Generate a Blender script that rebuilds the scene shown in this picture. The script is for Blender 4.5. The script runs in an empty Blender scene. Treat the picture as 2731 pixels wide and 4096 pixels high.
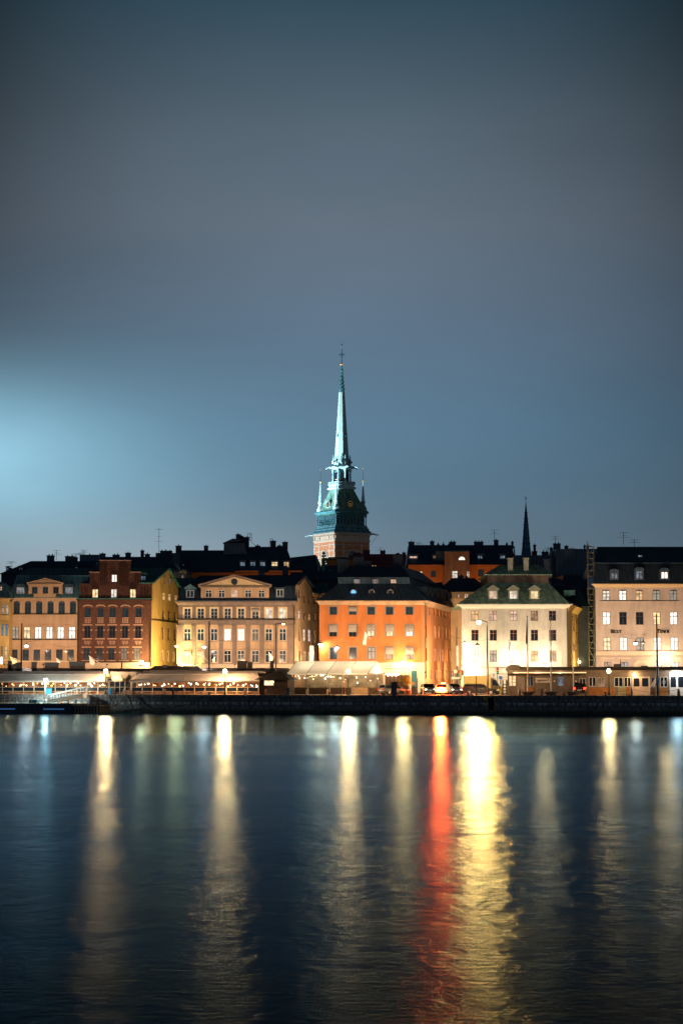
import bpy, math, random
from mathutils import Vector, Matrix
random.seed(7)
R=math.radians
S=bpy.context.scene
COL=S.collection
# ------------------------------------------------ camera
CH=4.33; FPX=7800.0; TH=R(4.94)
cam=bpy.data.cameras.new("camera"); cam_o=bpy.data.objects.new("camera",cam); COL.objects.link(cam_o)
cam.sensor_fit='VERTICAL'; cam.sensor_height=36; cam.lens=FPX*36/4096
cam.clip_end=6000; cam.clip_start=.5
cam_o.location=(0,0,CH); cam_o.rotation_euler=(R(90)+TH,0,0)
S.camera=cam_o
S.view_settings.view_transform='Standard'; S.view_settings.look='None'; S.view_settings.exposure=0; S.view_settings.gamma=1
S.render.film_transparent=False
# ------------------------------------------------ world: overcast night sky with a pale glow low on the left
W=bpy.data.worlds.new("World"); S.world=W; W.use_nodes=True
nt=W.node_tree; nt.nodes.clear()
def N(t,**k):
    n=nt.nodes.new(t)
    for a,b in k.items(): setattr(n,a,b)
    return n
def L(a,b): nt.links.new(a,b)
def M(op,a,b=None,c=None):
    n=N('ShaderNodeMath',operation=op)
    for i,v in enumerate((a,b,c)):
        if v is None: continue
        if isinstance(v,(int,float)): n.inputs[i].default_value=v
        else: L(v,n.inputs[i])
    return n.outputs[0]
def s2l(r,g,b):
    def f(c):
        c/=255
        return c/12.92 if c<=.04045 else ((c+.055)/1.055)**2.4
    return (f(r),f(g),f(b),1)
tc=N('ShaderNodeTexCoord'); sp=N('ShaderNodeSeparateXYZ'); L(tc.outputs['Generated'],sp.inputs[0])
mp=N('ShaderNodeMapRange'); L(sp.outputs[2],mp.inputs[0]); mp.inputs[1].default_value=0; mp.inputs[2].default_value=.6
rp=N('ShaderNodeValToRGB'); L(mp.outputs[0],rp.inputs[0]); e=rp.color_ramp.elements
stops=[(0,(104,116,126)),(.073,(93,118,136)),(.10,(86,116,138)),(.13,(84,116,140)),(.18,(91,113,134)),(.23,(97,111,125)),(.277,(85,101,114)),(.336,(50,76,91)),(.43,(20,34,44)),(.6,(5,10,15))]
e[0].position=0; e[0].color=s2l(*stops[0][1]); e[1].position=1; e[1].color=s2l(*stops[-1][1])
for z,c in stops[1:-1]:
    k=e.new(z/.6); k.color=s2l(*c)
# azimuth term a = x/y in front of the viewer, gentle fall-off to the sides
az=M('ARCTAN2',sp.outputs[0],sp.outputs[1])
def gauss(a0,z0,sa,sz):
    da=M('DIVIDE',M('SUBTRACT',az,a0),sa); dz=M('DIVIDE',M('SUBTRACT',sp.outputs[2],z0),sz)
    return M('EXPONENT',M('MULTIPLY',M('ADD',M('MULTIPLY',da,da),M('MULTIPLY',dz,dz)),-1.0))
def scaled(fac,col):
    v=N('ShaderNodeVectorMath',operation='SCALE'); v.inputs[0].default_value=col[:3]; L(fac,v.inputs['Scale']); return v.outputs[0]
def vadd(a,b):
    v=N('ShaderNodeVectorMath',operation='ADD'); L(a,v.inputs[0]); L(b,v.inputs[1]); return v.outputs[0]
nz=N('ShaderNodeTexNoise'); nz.inputs['Scale'].default_value=4.2; nz.inputs['Detail'].default_value=4; nz.inputs['Roughness'].default_value=.55
mpp=N('ShaderNodeMapping'); mpp.inputs['Scale'].default_value=(1,1,2.6); L(tc.outputs['Generated'],mpp.inputs[0]); L(mpp.outputs[0],nz.inputs['Vector'])
cl=M('ADD',M('MULTIPLY',M('SUBTRACT',nz.outputs[0],.5),.36),1.0)
side=M('MAXIMUM',M('SUBTRACT',1.0,M('MULTIPLY',M('MULTIPLY',az,az),M('MULTIPLY_ADD',sp.outputs[2],42.0,7.0))),.3)
base=N('ShaderNodeVectorMath',operation='SCALE'); L(rp.outputs[0],base.inputs[0]); L(M('MULTIPLY',cl,side),base.inputs['Scale'])
n2=N('ShaderNodeTexNoise'); n2.inputs['Scale'].default_value=7; n2.inputs['Detail'].default_value=5; L(mpp.outputs[0],n2.inputs['Vector']); cl2=M('MULTIPLY_ADD',n2.outputs[0],.9,.55)
tot=vadd(base.outputs[0],scaled(M('MULTIPLY',gauss(-.205,.118,.082,.031),cl2),(.20,.38,.47)))
tot=vadd(tot,scaled(gauss(-.19,.112,.17,.052),(.055,.12,.15)))
tot=vadd(tot,scaled(gauss(-.13,.055,.12,.03),(.16,.16,.155)))
tot=vadd(tot,scaled(M('MULTIPLY',gauss(-.21,.085,.11,.028),cl2),(.05,.10,.12)))
# city glow behind the viewer, raised as fill for roofs and quay wall
beh=M('MAXIMUM',M('MULTIPLY',sp.outputs[1],-1.0),0.0)
low=M('EXPONENT',M('MULTIPLY',M('ABSOLUTE',sp.outputs[2]),-5.0))
tot=vadd(tot,scaled(M('MULTIPLY',beh,low),(.20,.26,.34)))
sky=N('ShaderNodeTexSky'); sky.sky_type='NISHITA'; sky.sun_disc=False; sky.sun_elevation=R(-3); sky.sun_rotation=R(-60)
bg1=N('ShaderNodeBackground'); L(tot,bg1.inputs[0]); bg1.inputs[1].default_value=1.0
bg2=N('ShaderNodeBackground'); L(sky.outputs[0],bg2.inputs[0]); bg2.inputs[1].default_value=.05
ad=N('ShaderNodeAddShader'); L(bg1.outputs[0],ad.inputs[0]); L(bg2.outputs[0],ad.inputs[1])
wo=N('ShaderNodeOutputWorld'); L(ad.outputs[0],wo.inputs[0])

# ------------------------------------------------ pixel <-> place helpers
def KX(px,py=2600):
    a=(px-1365.5)/FPX; b=(2048-py)/FPX
    return a/(math.cos(TH)-b*math.sin(TH))
def KZ(py):
    b=(2048-py)/FPX
    return (math.sin(TH)+b*math.cos(TH))/(math.cos(TH)-b*math.sin(TH))
class Fr:
    """a vertical frame: u along a wall, d into it, z up"""
    def __init__(s,ox,oy,dx=1.0,dy=0.0):
        l=math.hypot(dx,dy); s.ox,s.oy,s.dx,s.dy=ox,oy,dx/l,dy/l
    def pt(s,u,d,z): return (s.ox+s.dx*u-s.dy*d, s.oy+s.dy*u+s.dx*d, z)
    def U(s,px,d=0,py=2600):
        k=KX(px,py)
        return (k*(s.oy+s.dx*d)-(s.ox-s.dy*d))/(s.dx-k*s.dy)
    def Z(s,py,u=0,d=0): return CH+KZ(py)*s.pt(u,d,0)[1]
    def sub(s,u,d,dx,dy):
        x,y,_=s.pt(u,d,0); return Fr(x,y,s.dx*dx-s.dy*dy,s.dy*dx+s.dx*dy)
def wall_frame(px0,D0,px1,D1):
    x0=KX(px0)*D0; x1=KX(px1)*D1
    f=Fr(x0,D0,x1-x0,D1-D0); f.len=math.hypot(x1-x0,D1-D0); return f
ZG=2.43
QF=Fr(0,257,1,-.245)          # quay edge frame
# ------------------------------------------------ mesh builder
class MB:
    def __init__(s,F=None,X=None):
        s.v=[];s.f=[];s.F=F;s.X=X
    def p(s,pts):
        o=len(s.v)
        for q in pts:
            if s.X is not None: q=tuple(s.X@Vector(q))
            if s.F is not None: q=s.F.pt(*q)
            s.v.append(q)
        return o
    def face(s,*pts):
        o=s.p(pts); s.f.append(tuple(range(o,o+len(pts))))
    def box(s,x0,x1,y0,y1,z0,z1):
        o=s.p([(x0,y0,z0),(x1,y0,z0),(x1,y1,z0),(x0,y1,z0),(x0,y0,z1),(x1,y0,z1),(x1,y1,z1),(x0,y1,z1)])
        for q in ((3,2,1,0),(4,5,6,7),(0,1,5,4),(1,2,6,5),(2,3,7,6),(3,0,4,7)): s.f.append(tuple(o+i for i in q))
    def loft(s,rings,cap=True,close=True):
        n=len(rings[0]); o=[s.p(r) for r in rings]
        for a,b in zip(o,o[1:]):
            for i in range(n if close else n-1):
                j=(i+1)%n; s.f.append((a+i,a+j,b+j,b+i))
        if cap: s.f.append(tuple(reversed(range(o[0],o[0]+n)))); s.f.append(tuple(range(o[-1],o[-1]+n)))
    def rects(s,rs):  # (x0,x1,y0,y1,z)
        s.loft([[(a,c,z),(b,c,z),(b,d,z),(a,d,z)] for a,b,c,d,z in rs])
    def lathe(s,cx,cy,prof,n=10,ph=0):
        s.loft([[(cx+r*math.cos(ph+2*math.pi*i/n),cy+r*math.sin(ph+2*math.pi*i/n),z) for i in range(n)] for r,z in prof])
    def sphere(s,cx,cy,cz,r,n=8,m=6,sz=1):
        s.lathe(cx,cy,[(max(r*math.sin(math.pi*k/m),.0005),cz-sz*r*math.cos(math.pi*k/m)) for k in range(m+1)],n)
    def tube(s,pts,r,n=6,r2=None):
        pts=[Vector(p) for p in pts]; rings=[]
        for i,p in enumerate(pts):
            t=(pts[min(i+1,len(pts)-1)]-pts[max(i-1,0)]).normalized()
            a=t.orthogonal().normalized() if abs(t.z)<.999 else Vector((1,0,0)); b=t.cross(a)
            rr=r if r2 is None else r+(r2-r)*i/(len(pts)-1)
            rings.append([tuple(p+a*rr*math.cos(2*math.pi*k/n)+b*rr*math.sin(2*math.pi*k/n)) for k in range(n)])
        s.loft(rings)
    def prism(s,poly,y0,y1):  # polygon in (x,z) extruded along y
        s.loft([[(x,y0,z) for x,z in poly],[(x,y1,z) for x,z in poly]])
    def disc(s,cx,cy,cz,r,t=.05,n=16):   # round plate facing -d
        s.loft([[(cx+r*math.cos(2*math.pi*i/n),cy,cz+r*math.sin(2*math.pi*i/n)) for i in range(n)],[(cx+r*math.cos(2*math.pi*i/n),cy+t,cz+r*math.sin(2*math.pi*i/n)) for i in range(n)]])
    def ring(s,cx,cy,cz,r,t,n=16,w=.05):
        s.tube([(cx+r*math.cos(2*math.pi*i/n),cy,cz+r*math.sin(2*math.pi*i/n)) for i in range(n+1)],t,5)
OFF={}
def obj(name,mb,m,parent=None,label=None,smooth=False):
    o_=OFF.get(parent,(0,0,0)) if parent else (0,0,0)
    me=bpy.data.meshes.new(name)
    me.from_pydata([(x-o_[0],y-o_[1],z-o_[2]) for x,y,z in mb.v],[],mb.f); me.materials.append(m)
    if smooth:
        for p in me.polygons: p.use_smooth=True
    o=bpy.data.objects.new(name,me); COL.objects.link(o)
    if parent: o.parent=parent; OFF[o]=o_
    if label: o['label']=label
    return o
def thing(name,label,cat,loc=(0,0,0),group=None):
    o=bpy.data.objects.new(name,None); COL.objects.link(o); o.location=loc; OFF[o]=tuple(loc)
    o.empty_display_size=.3
    o['label']=label; o['category']=cat
    if group: o['group']=group
    return o
def tag(o,label,cat,group=None):
    o['label']=label; o['category']=cat
    if group: o['group']=group
    return o
def structure(o): o['kind']='structure'; return o
def dup(root,loc,rz=0,label=None,sc=None):
    r=root.copy(); COL.objects.link(r); r.location=loc; r.rotation_euler=(0,0,rz)
    if label: r['label']=label
    if sc: r.scale=sc
    for ch in list(root.children):
        c=ch.copy(); COL.objects.link(c); c.parent=r
        for g in ch.children:
            d=g.copy(); COL.objects.link(d); d.parent=c
    return r
def lamp(kind,name,loc,col,energy,parent,radius=.15,aim=None,cone=120,blend=.6):
    l=bpy.data.lights.new(name,kind); l.color=col; l.energy=energy; l.shadow_soft_size=radius
    if kind=='SPOT': l.spot_size=R(cone); l.spot_blend=blend
    o=bpy.data.objects.new(name,l); COL.objects.link(o)
    of=OFF.get(parent,(0,0,0)); o.parent=parent
    o.location=(loc[0]-of[0],loc[1]-of[1],loc[2]-of[2])
    if aim is not None:
        d=Vector(aim)-Vector(loc); o.rotation_euler=d.to_track_quat('-Z','Y').to_euler()
    return o
# ------------------------------------------------ materials
def glow(name,col,es):   # thin glowing glass: shines and lets the lamp inside through
    m=bpy.data.materials.new(name); m.use_nodes=True; n=m.node_tree; n.nodes.clear(); e=n.nodes.new('ShaderNodeEmission'); e.inputs[0].default_value=tuple(col)+(1,); e.inputs[1].default_value=es; t=n.nodes.new('ShaderNodeBsdfTransparent'); a=n.nodes.new('ShaderNodeAddShader'); o=n.nodes.new('ShaderNodeOutputMaterial'); n.links.new(e.outputs[0],a.inputs[0]); n.links.new(t.outputs[0],a.inputs[1]); n.links.new(a.outputs[0],o.inputs[0]); return m
def canvas(name,col,tr=.5):
    m=mat(name,col,.9,.08,.7,bump=.1); n=m.node_tree; b=n.nodes['Principled BSDF']; t=n.nodes.new('ShaderNodeBsdfTranslucent'); t.inputs[0].default_value=tuple(col)+(1,); x=n.nodes.new('ShaderNodeMixShader'); x.inputs[0].default_value=tr
    o=[q for q in n.nodes if q.type=='OUTPUT_MATERIAL'][0]; n.links.new(b.outputs[0],x.inputs[1]); n.links.new(t.outputs[0],x.inputs[2]); n.links.new(x.outputs[0],o.inputs[0]); return m
def mat(name,col,rough=.85,var=.15,sc=1.5,bump=0,bsc=20,metal=0,spec=.3,em=None,es=0,stain=0,seam=None,alpha=None,col2=None):
    m=bpy.data.materials.new(name); m.use_nodes=True; n=m.node_tree; b=n.nodes['Principled BSDF']
    c=tuple(col)+(1,); b.inputs['Roughness'].default_value=rough; b.inputs['Metallic'].default_value=metal
    b.inputs['Specular IOR Level'].default_value=spec; b.inputs['Base Color'].default_value=c
    def nn(t): return n.nodes.new(t)
    geo=nn('ShaderNodeNewGeometry'); cur=None
    if var:
        t=nn('ShaderNodeTexNoise'); t.inputs['Scale'].default_value=sc; t.inputs['Detail'].default_value=6; t.inputs['Roughness'].default_value=.65
        n.links.new(geo.outputs['Position'],t.inputs['Vector'])
        r=nn('ShaderNodeValToRGB'); r.color_ramp.elements[0].position=.3; r.color_ramp.elements[1].position=.72
        c2=col2 or tuple(min(1,x*(1+var)) for x in col)
        r.color_ramp.elements[0].color=tuple(x*(1-var) for x in col)+(1,); r.color_ramp.elements[1].color=tuple(c2)+(1,)
        n.links.new(t.outputs[0],r.inputs[0]); cur=r.outputs[0]
    if stain:
        mp=nn('ShaderNodeMapping'); mp.inputs['Scale'].default_value=(1.1,1.1,.18); n.links.new(geo.outputs['Position'],mp.inputs[0])
        t=nn('ShaderNodeTexNoise'); t.inputs['Scale'].default_value=1.3; t.inputs['Detail'].default_value=5; n.links.new(mp.outputs[0],t.inputs['Vector'])
        r=nn('ShaderNodeValToRGB'); r.color_ramp.elements[0].position=.42; r.color_ramp.elements[0].color=(1-stain,)*3+(1,); r.color_ramp.elements[1].position=.6; r.color_ramp.elements[1].color=(1,1,1,1)
        n.links.new(t.outputs[0],r.inputs[0])
        mx=nn('ShaderNodeMix'); mx.data_type='RGBA'; mx.blend_type='MULTIPLY'; mx.inputs[0].default_value=1
        if cur: n.links.new(cur,mx.inputs[6])
        else: mx.inputs[6].default_value=c
        n.links.new(r.outputs[0],mx.inputs[7]); cur=mx.outputs[2]
    h=None
    if seam:   # standing seams, one every `seam` metres
        sx=nn('ShaderNodeSeparateXYZ'); n.links.new(geo.outputs['Position'],sx.inputs[0])
        a=nn('ShaderNodeMath'); a.operation='ADD'; n.links.new(sx.outputs[0],a.inputs[0])
        k=nn('ShaderNodeMath'); k.operation='MULTIPLY'; n.links.new(sx.outputs[1],k.inputs[0]); k.inputs[1].default_value=.22; n.links.new(k.outputs[0],a.inputs[1])
        w=nn('ShaderNodeMath'); w.operation='PINGPONG'; n.links.new(a.outputs[0],w.inputs[0]); w.inputs[1].default_value=seam/2
        lt=nn('ShaderNodeMath'); lt.operation='LESS_THAN'; n.links.new(w.outputs[0],lt.inputs[0]); lt.inputs[1].default_value=.055
        mx=nn('ShaderNodeMix'); mx.data_type='RGBA'; mx.blend_type='MULTIPLY'; n.links.new(lt.outputs[0],mx.inputs[0])
        if cur: n.links.new(cur,mx.inputs[6])
        else: mx.inputs[6].default_value=c
        mx.inputs[7].default_value=(.45,.45,.45,1); cur=mx.outputs[2]; h=lt.outputs[0]
    if cur: n.links.new(cur,b.inputs['Base Color'])
    if bump:
        t=nn('ShaderNodeTexNoise'); t.inputs['Scale'].default_value=bsc; t.inputs['Detail'].default_value=4
        n.links.new(geo.outputs['Position'],t.inputs['Vector'])
        bp=nn('ShaderNodeBump'); bp.inputs['Strength'].default_value=bump; bp.inputs['Distance'].default_value=.05
        n.links.new(t.outputs[0],bp.inputs['Height']); n.links.new(bp.outputs[0],b.inputs['Normal'])
    if em: b.inputs['Emission Color'].default_value=tuple(em)+(1,); b.inputs['Emission Strength'].default_value=es
    if alpha is not None: b.inputs['Alpha'].default_value=alpha
    return m
def lit_pane(name,c1,c2,strength,fold=9,dark=.35):
    """glowing room behind a pane: curtain folds and darker furniture low down"""
    m=bpy.data.materials.new(name); m.use_nodes=True; n=m.node_tree; b=n.nodes['Principled BSDF']
    b.inputs['Base Color'].default_value=(.05,.045,.04,1); b.inputs['Roughness'].default_value=.4
    nn=n.nodes.new; tc=nn('ShaderNodeTexCoord'); oi=nn('ShaderNodeObjectInfo')
    av=nn('ShaderNodeVectorMath'); av.operation='ADD'; n.links.new(tc.outputs['Object'],av.inputs[0])
    ms=nn('ShaderNodeMath'); ms.operation='MULTIPLY'; n.links.new(oi.outputs['Random'],ms.inputs[0]); ms.inputs[1].default_value=50; n.links.new(ms.outputs[0],av.inputs[1])
    t=nn('ShaderNodeTexNoise'); t.inputs['Scale'].default_value=1.7; t.inputs['Detail'].default_value=3; n.links.new(av.outputs[0],t.inputs['Vector'])
    mp=nn('ShaderNodeMapping'); mp.inputs['Scale'].default_value=(fold,fold,.7); n.links.new(av.outputs[0],mp.inputs[0])
    w=nn('ShaderNodeTexNoise'); w.inputs['Scale'].default_value=1; w.inputs['Detail'].default_value=2; n.links.new(mp.outputs[0],w.inputs['Vector'])
    r=nn('ShaderNodeValToRGB'); r.color_ramp.elements[0].position=.3; r.color_ramp.elements[0].color=tuple(c2)+(1,); r.color_ramp.elements[1].position=.62; r.color_ramp.elements[1].color=tuple(c1)+(1,)
    n.links.new(w.outputs[0],r.inputs[0]); n.links.new(r.outputs[0],b.inputs['Emission Color'])
    mr=nn('ShaderNodeMapRange'); n.links.new(t.outputs[0],mr.inputs[0]); mr.inputs[1].default_value=.35; mr.inputs[2].default_value=.6; mr.inputs[3].default_value=dark; mr.inputs[4].default_value=1
    s=nn('ShaderNodeMath'); s.operation='MULTIPLY'; n.links.new(mr.outputs[0],s.inputs[0]); s.inputs[1].default_value=strength
    n.links.new(s.outputs[0],b.inputs['Emission Strength'])
    return m
m=mat
PANE={
 'd':m('pane_dark',(.014,.04,.07),.12,.6,.9,spec=.6),
 'k':m('pane_black',(.006,.009,.014),.12,.3,spec=.6),
 'c':m('pane_curtain',(.08,.085,.09),.3,.5,1.2,spec=.5,em=(.4,.42,.45),es=.06),
 'w':lit_pane('pane_lit_white',(1,.97,.88),(.9,.72,.5),1.05),
 'W':lit_pane('pane_lit_bright',(1,.97,.9),(1,.88,.7),1.6,dark=.6),
 'o':lit_pane('pane_lit_amber',(1,.74,.38),(.9,.42,.14),.9),
 'O':lit_pane('pane_lit_gold',(1,.85,.52),(1,.6,.24),1.25,dark=.5),
 'y':lit_pane('pane_lit_dim',(.75,.5,.3),(.35,.2,.1),.55,dark=.15),
 'p':lit_pane('pane_lit_peach',(1,.72,.52),(.85,.5,.34),.85,dark=.5),
 'b':lit_pane('pane_lit_blue',(.02,.45,.85),(.01,.28,.6),1.0,dark=.7),
 'B':lit_pane('pane_lit_sky',(.1,.55,1),(.05,.42,.95),1.3,dark=.9),
 'g':lit_pane('pane_lit_cool',(.45,.6,.75),(.15,.25,.4),.5,dark=.2),
 'h':lit_pane('pane_lit_curtained',(.72,.66,.55),(.4,.36,.3),.6,dark=.6),
}
FR_D=m('frame_dark',(.035,.025,.022),.6,.2); FR_W=m('frame_white',(.55,.53,.48),.6,.1); FR_B=m('frame_brown',(.16,.07,.035),.6,.2); FR_G=m('frame_grey',(.3,.27,.25),.6,.1)
ROOF=m('roof_black_sheet',(.03,.062,.105),.5,.35,.6,spec=.4,seam=.75)
ROOFB=m('roof_blue_sheet',(.06,.15,.19),.5,.3,.8,spec=.4,seam=.9)
COPPER=m('roof_green_copper',(.27,.50,.40),.6,.3,.7,spec=.35,seam=1.05,stain=.4,col2=(.36,.56,.42))
COPB=m('roof_teal_copper',(.05,.19,.19),.55,.3,.9,spec=.35,seam=.8)
REDROOF=m('roof_red_sheet',(.20,.05,.07),.6,.3,.6,spec=.2,seam=.8)
CHIM=m('chimney_dark',(.035,.055,.08),.9,.3,2); CHIMR=m('chimney_brick_red',(.10,.03,.03),.9,.3,3); CHIMW=m('chimney_pale',(.26,.29,.25),.9,.25,2)
IRON=m('black_iron',(.012,.012,.013),.5,.1); STEEL=m('galvanised_steel',(.35,.36,.37),.45,.15,metal=.6)
GUTTER=m('gutter_dark',(.03,.025,.02),.5,.2)
GLOBE=glow('lamp_glow_warm',(1,.72,.36),22); GLOBEW=glow('lamp_glow_white',(1,.86,.9),12)
GLOBEC=glow('lamp_glow_cyan',(.8,.96,1),14)
STONE=m('pale_stone',(.45,.38,.32),.85,.15,2,bump=.2)
GRANITE=m('bollard_granite',(.30,.21,.16),.9,.25,8,bump=.4)
# ------------------------------------------------ building tools
def wall_grid(mb,u0,u1,z0,z1,ops,depth=.2):
    us=sorted(set([u0,u1]+[min(max(q,u0),u1) for o in ops for q in o[:2]])); zs=sorted(set([z0,z1]+[min(max(q,z0),z1) for o in ops for q in o[2:4]]))
    for i in range(len(us)-1):
        for j in range(len(zs)-1):
            a,b,c,d=us[i],us[i+1],zs[j],zs[j+1]
            if b-a<1e-4 or d-c<1e-4: continue
            cu,cz=(a+b)/2,(c+d)/2
            if any(o[0]<cu<o[1] and o[2]<cz<o[3] for o in ops): continue
            mb.face((a,0,c),(b,0,c),(b,0,d),(a,0,d))
    for a,b,c,d in [o[:4] for o in ops]:
        mb.face((a,0,c),(a,depth,c),(a,depth,d),(a,0,d)); mb.face((b,0,c),(b,0,d),(b,depth,d),(b,depth,c))
        mb.face((a,0,c),(b,0,c),(b,depth,c),(a,depth,c)); mb.face((a,0,d),(a,depth,d),(b,depth,d),(b,0,d))
def add_window(root,F,a,b,c,d,state='d',fm=None,style='cross',dep=.14,sill=None,hood=None,surr=None,awn=None,label=None,parent=None):
    fm=fm or FR_D; w=.065 if b-a>.5 else .05
    mb=MB(F); D0,D1=dep-.04,dep+.03
    mb.box(a,a+w,D0,D1,c,d); mb.box(b-w,b,D0,D1,c,d); mb.box(a+w,b-w,D0,D1,c,c+w); mb.box(a+w,b-w,D0,D1,d-w,d)
    mid=(a+b)/2; tz=c+(d-c)*.66; t=w*.62
    if style!='plain': mb.box(mid-t,mid+t,D0+.01,D1,c+w,d-w)
    if style in('cross','multi'):
        mb.box(a+w,mid-t,D0+.01,D1,tz-t,tz+t); mb.box(mid+t,b-w,D0+.01,D1,tz-t,tz+t)
    if style=='three' or style=='multi':
        for q in ((.34,.66) if style=='three' else (.33,)):
            z=c+(d-c)*q; mb.box(a+w,mid-t,D0+.02,D1,z-.02,z+.02); mb.box(mid+t,b-w,D0+.02,D1,z-.02,z+.02)
    if style=='T': mb.box(a+w,mid-t,D0+.01,D1,tz-t,tz+t); mb.box(mid+t,b-w,D0+.01,D1,tz-t,tz+t)
    win=obj('window' if parent is None else 'window_frame',mb,fm,parent or root,label)
    par=win if parent is None else parent
    mb=MB(F); mb.box(a+.01,b-.01,dep+.032,dep+.05,c+.01,d-.01); obj('pane',mb,PANE[state],par)
    if sill: mb=MB(F); mb.box(a-.1,b+.1,-.10,.0,c-.1,c-.003); obj('sill',mb,sill,win)
    if surr:
        mb=MB(F); s=.2
        mb.box(a-s,a,-.05,.0,c,d+s); mb.box(b,b+s,-.05,.0,c,d+s); mb.box(a,b,-.05,.0,d,d+s); obj('surround',mb,surr,win)
    if hood: mb=MB(F); mb.box(a-.28,b+.28,-.16,0,d+.28,d+.4); obj('hood',mb,hood,win)
    if awn:
        mb=MB(F); h=(d-c)*awn[1]
        mb.loft([[(a-.05,-.02,d+.05),(b+.05,-.02,d+.05)],[(a-.05,-.3,d-.03),(b+.05,-.3,d-.03)],[(a-.05,-.5,d-h*.5),(b+.05,-.5,d-h*.5)],[(a-.05,-.55,d-h),(b+.05,-.55,d-h)]],cap=False,close=False)
        for u in (a-.05,b+.05): mb.face((u,-.02,d+.05),(u,-.3,d-.03),(u,-.5,d-h*.5),(u,-.55,d-h),(u,-.02,d-h))
        obj('awning',mb,awn[0],win)
    return win
def rows_ops(F,rows,py_mid=2580):
    out=[]
    for r in rows:
        y0,y1,wpx,items=r[:4]
        for it in items:
            px=it[0]; st=it[1]; yy0=it[2] if len(it)>2 else y0; yy1=it[3] if len(it)>3 else y1
            u0=F.U(px-wpx/2,py=py_mid); u1=F.U(px+wpx/2,py=py_mid); z0=F.Z(yy1,(u0+u1)/2); z1=F.Z(yy0,(u0+u1)/2)
            out.append((u0,u1,z0,z1,st,r[4] if len(r)>4 else {}))
    return out
def chimney(par,x,y,z0,z1,w,dp=1.0,m_=None,pots=True,F=None):
    mb=MB(F); mb.box(x-w/2,x+w/2,y,y+dp,z0,z1); mb.box(x-w/2-.08,x+w/2+.08,y-.08,y+dp+.08,z1+.002,z1+.16)
    if pots:
        for k in range(max(1,int(w/.55))):
            xx=x-w/2+(k+.5)*w/max(1,int(w/.55)); mb.lathe(xx,y+dp/2,[(.1,z1+.162),(.1,z1+.36+.12*random.random())],6)
    return obj('chimney',mb,m_ or CHIM,par)
def antenna(par,x,y,z0,h):
    mb=MB(); mb.tube([(x,y,z0),(x,y,z0+h)],.035,4)
    for k,(q,l) in enumerate(((.95,.7),(.7,.45),(.55,.9))): mb.tube([(x-l,y,z0+h*q),(x+l,y,z0+h*q+.05)],.025,4)
    for s in (-.5,-.2,.2,.5): mb.tube([(x+s,y-.3,z0+h*.95),(x+s,y+.3,z0+h*.95)],.018,4)
    return obj('antenna',mb,IRON,par)
def dormer(root,F,px,y0,y1,wpx,d,state,kind='flat',wm=None,rm=None,fm=None,dp=2.2,cut=.18):
    """box dormer standing d metres behind the wall plane"""
    u=F.U(px,d,2380); hw=wpx/2/FPX*F.oy; z0=F.Z(y1,u,d); z1=F.Z(y0,u,d)
    f2=F.sub(u,d,1,0); mb=MB(f2); o=(-hw,hw,z0,z1)
    wall_grid(mb,-hw-cut,hw+cut,z0-.25,z1+.2,[o],.12)
    for s in (-1,1): mb.box(*(sorted((s*(hw+cut),s*(hw+cut-.06)))),.003,dp,z0-.25,z1+.2)
    t=z1+.2; e=hw+cut
    dm=obj('dormer',mb,wm or ROOF,root)
    mb=MB(f2)
    if kind=='flat': mb.loft([[(-e-.12,-.18,t+.003),(e+.12,-.18,t+.003),(e+.12,dp,t+.25),(-e-.12,dp,t+.25)],[(-e-.12,-.18,t+.1),(e+.12,-.18,t+.1),(e+.12,dp,t+.35),(-e-.12,dp,t+.35)]])
    elif kind=='ped': mb.prism([(-e-.22,t+.003),(e+.22,t+.003),(e+.22,t+.12),(0,t+.12+e*.85),(-e-.22,t+.12)],-.2,dp)
    elif kind=='arc': mb.prism([(-e-.05,t+.003),(e+.05,t+.003)]+[((e+.05)*math.cos(a),t+.003+.38*math.sin(a)) for a in [math.pi*k/8 for k in range(1,8)]],-.1,dp)
    obj('dormer_roof',mb,rm or wm or ROOF,dm)
    add_window(root,f2,*o,state=state,fm=fm or FR_D,style='cross' if z1-z0>1.1 else 'bar',dep=.07,parent=dm)
    return dm
def drainpipe(root,F,px,y0,y1=2770,out=-.12):
    u=F.U(px); mb=MB(F); z0=F.Z(y1,u); z1=F.Z(y0,u)
    mb.tube([(u,out,max(z0,ZG)),(u,out,z1-.5),(u-.25,out-.35,z1)],.07,6); return obj('drainpipe',mb,GUTTER,root)
# ================================================ front row of houses
P_PEACH=m('plaster_peach',(.47,.32,.22),.9,.10,.5,stain=.12,bump=.1)
P_YEL=m('plaster_yellow',(.60,.40,.14),.9,.12,.5,stain=.18,bump=.1)
P_OCHRE=m('plaster_ochre',(.50,.34,.14),.9,.12,.6,stain=.15)
P_BEIGE=m('plaster_beige',(.50,.35,.22),.9,.12,.6,stain=.2,bump=.1)
P_TAUPE=m('plaster_taupe',(.22,.17,.145),.9,.15,.8,stain=.2,bump=.1)
P_CREAMW=m('plaster_cream_trim',(.62,.47,.27),.9,.08,1)
P_ORANGE=m('plaster_orange',(.55,.19,.06),.9,.14,.35,stain=.16,bump=.1)
P_ORANGE2=m('plaster_faded_orange',(.58,.25,.11),.9,.14,.5,stain=.22)
P_WHITE=m('plaster_offwhite',(.50,.47,.42),.9,.16,.5,bump=1.6,bsc=2.2,stain=.12)
P_PINK=m('plaster_pale_peach',(.48,.39,.33),.9,.10,.5,stain=.14,bump=.1)
P_PINKB=m('plaster_base_cream',(.58,.46,.34),.9,.08,1)
TRIM_G=m('trim_greybrown',(.28,.21,.17),.85,.1,2)
BRICK=m('brick_dark_red',(.085,.035,.026),.9,.45,4,bump=.5,bsc=9,col2=(.15,.065,.048))
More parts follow.
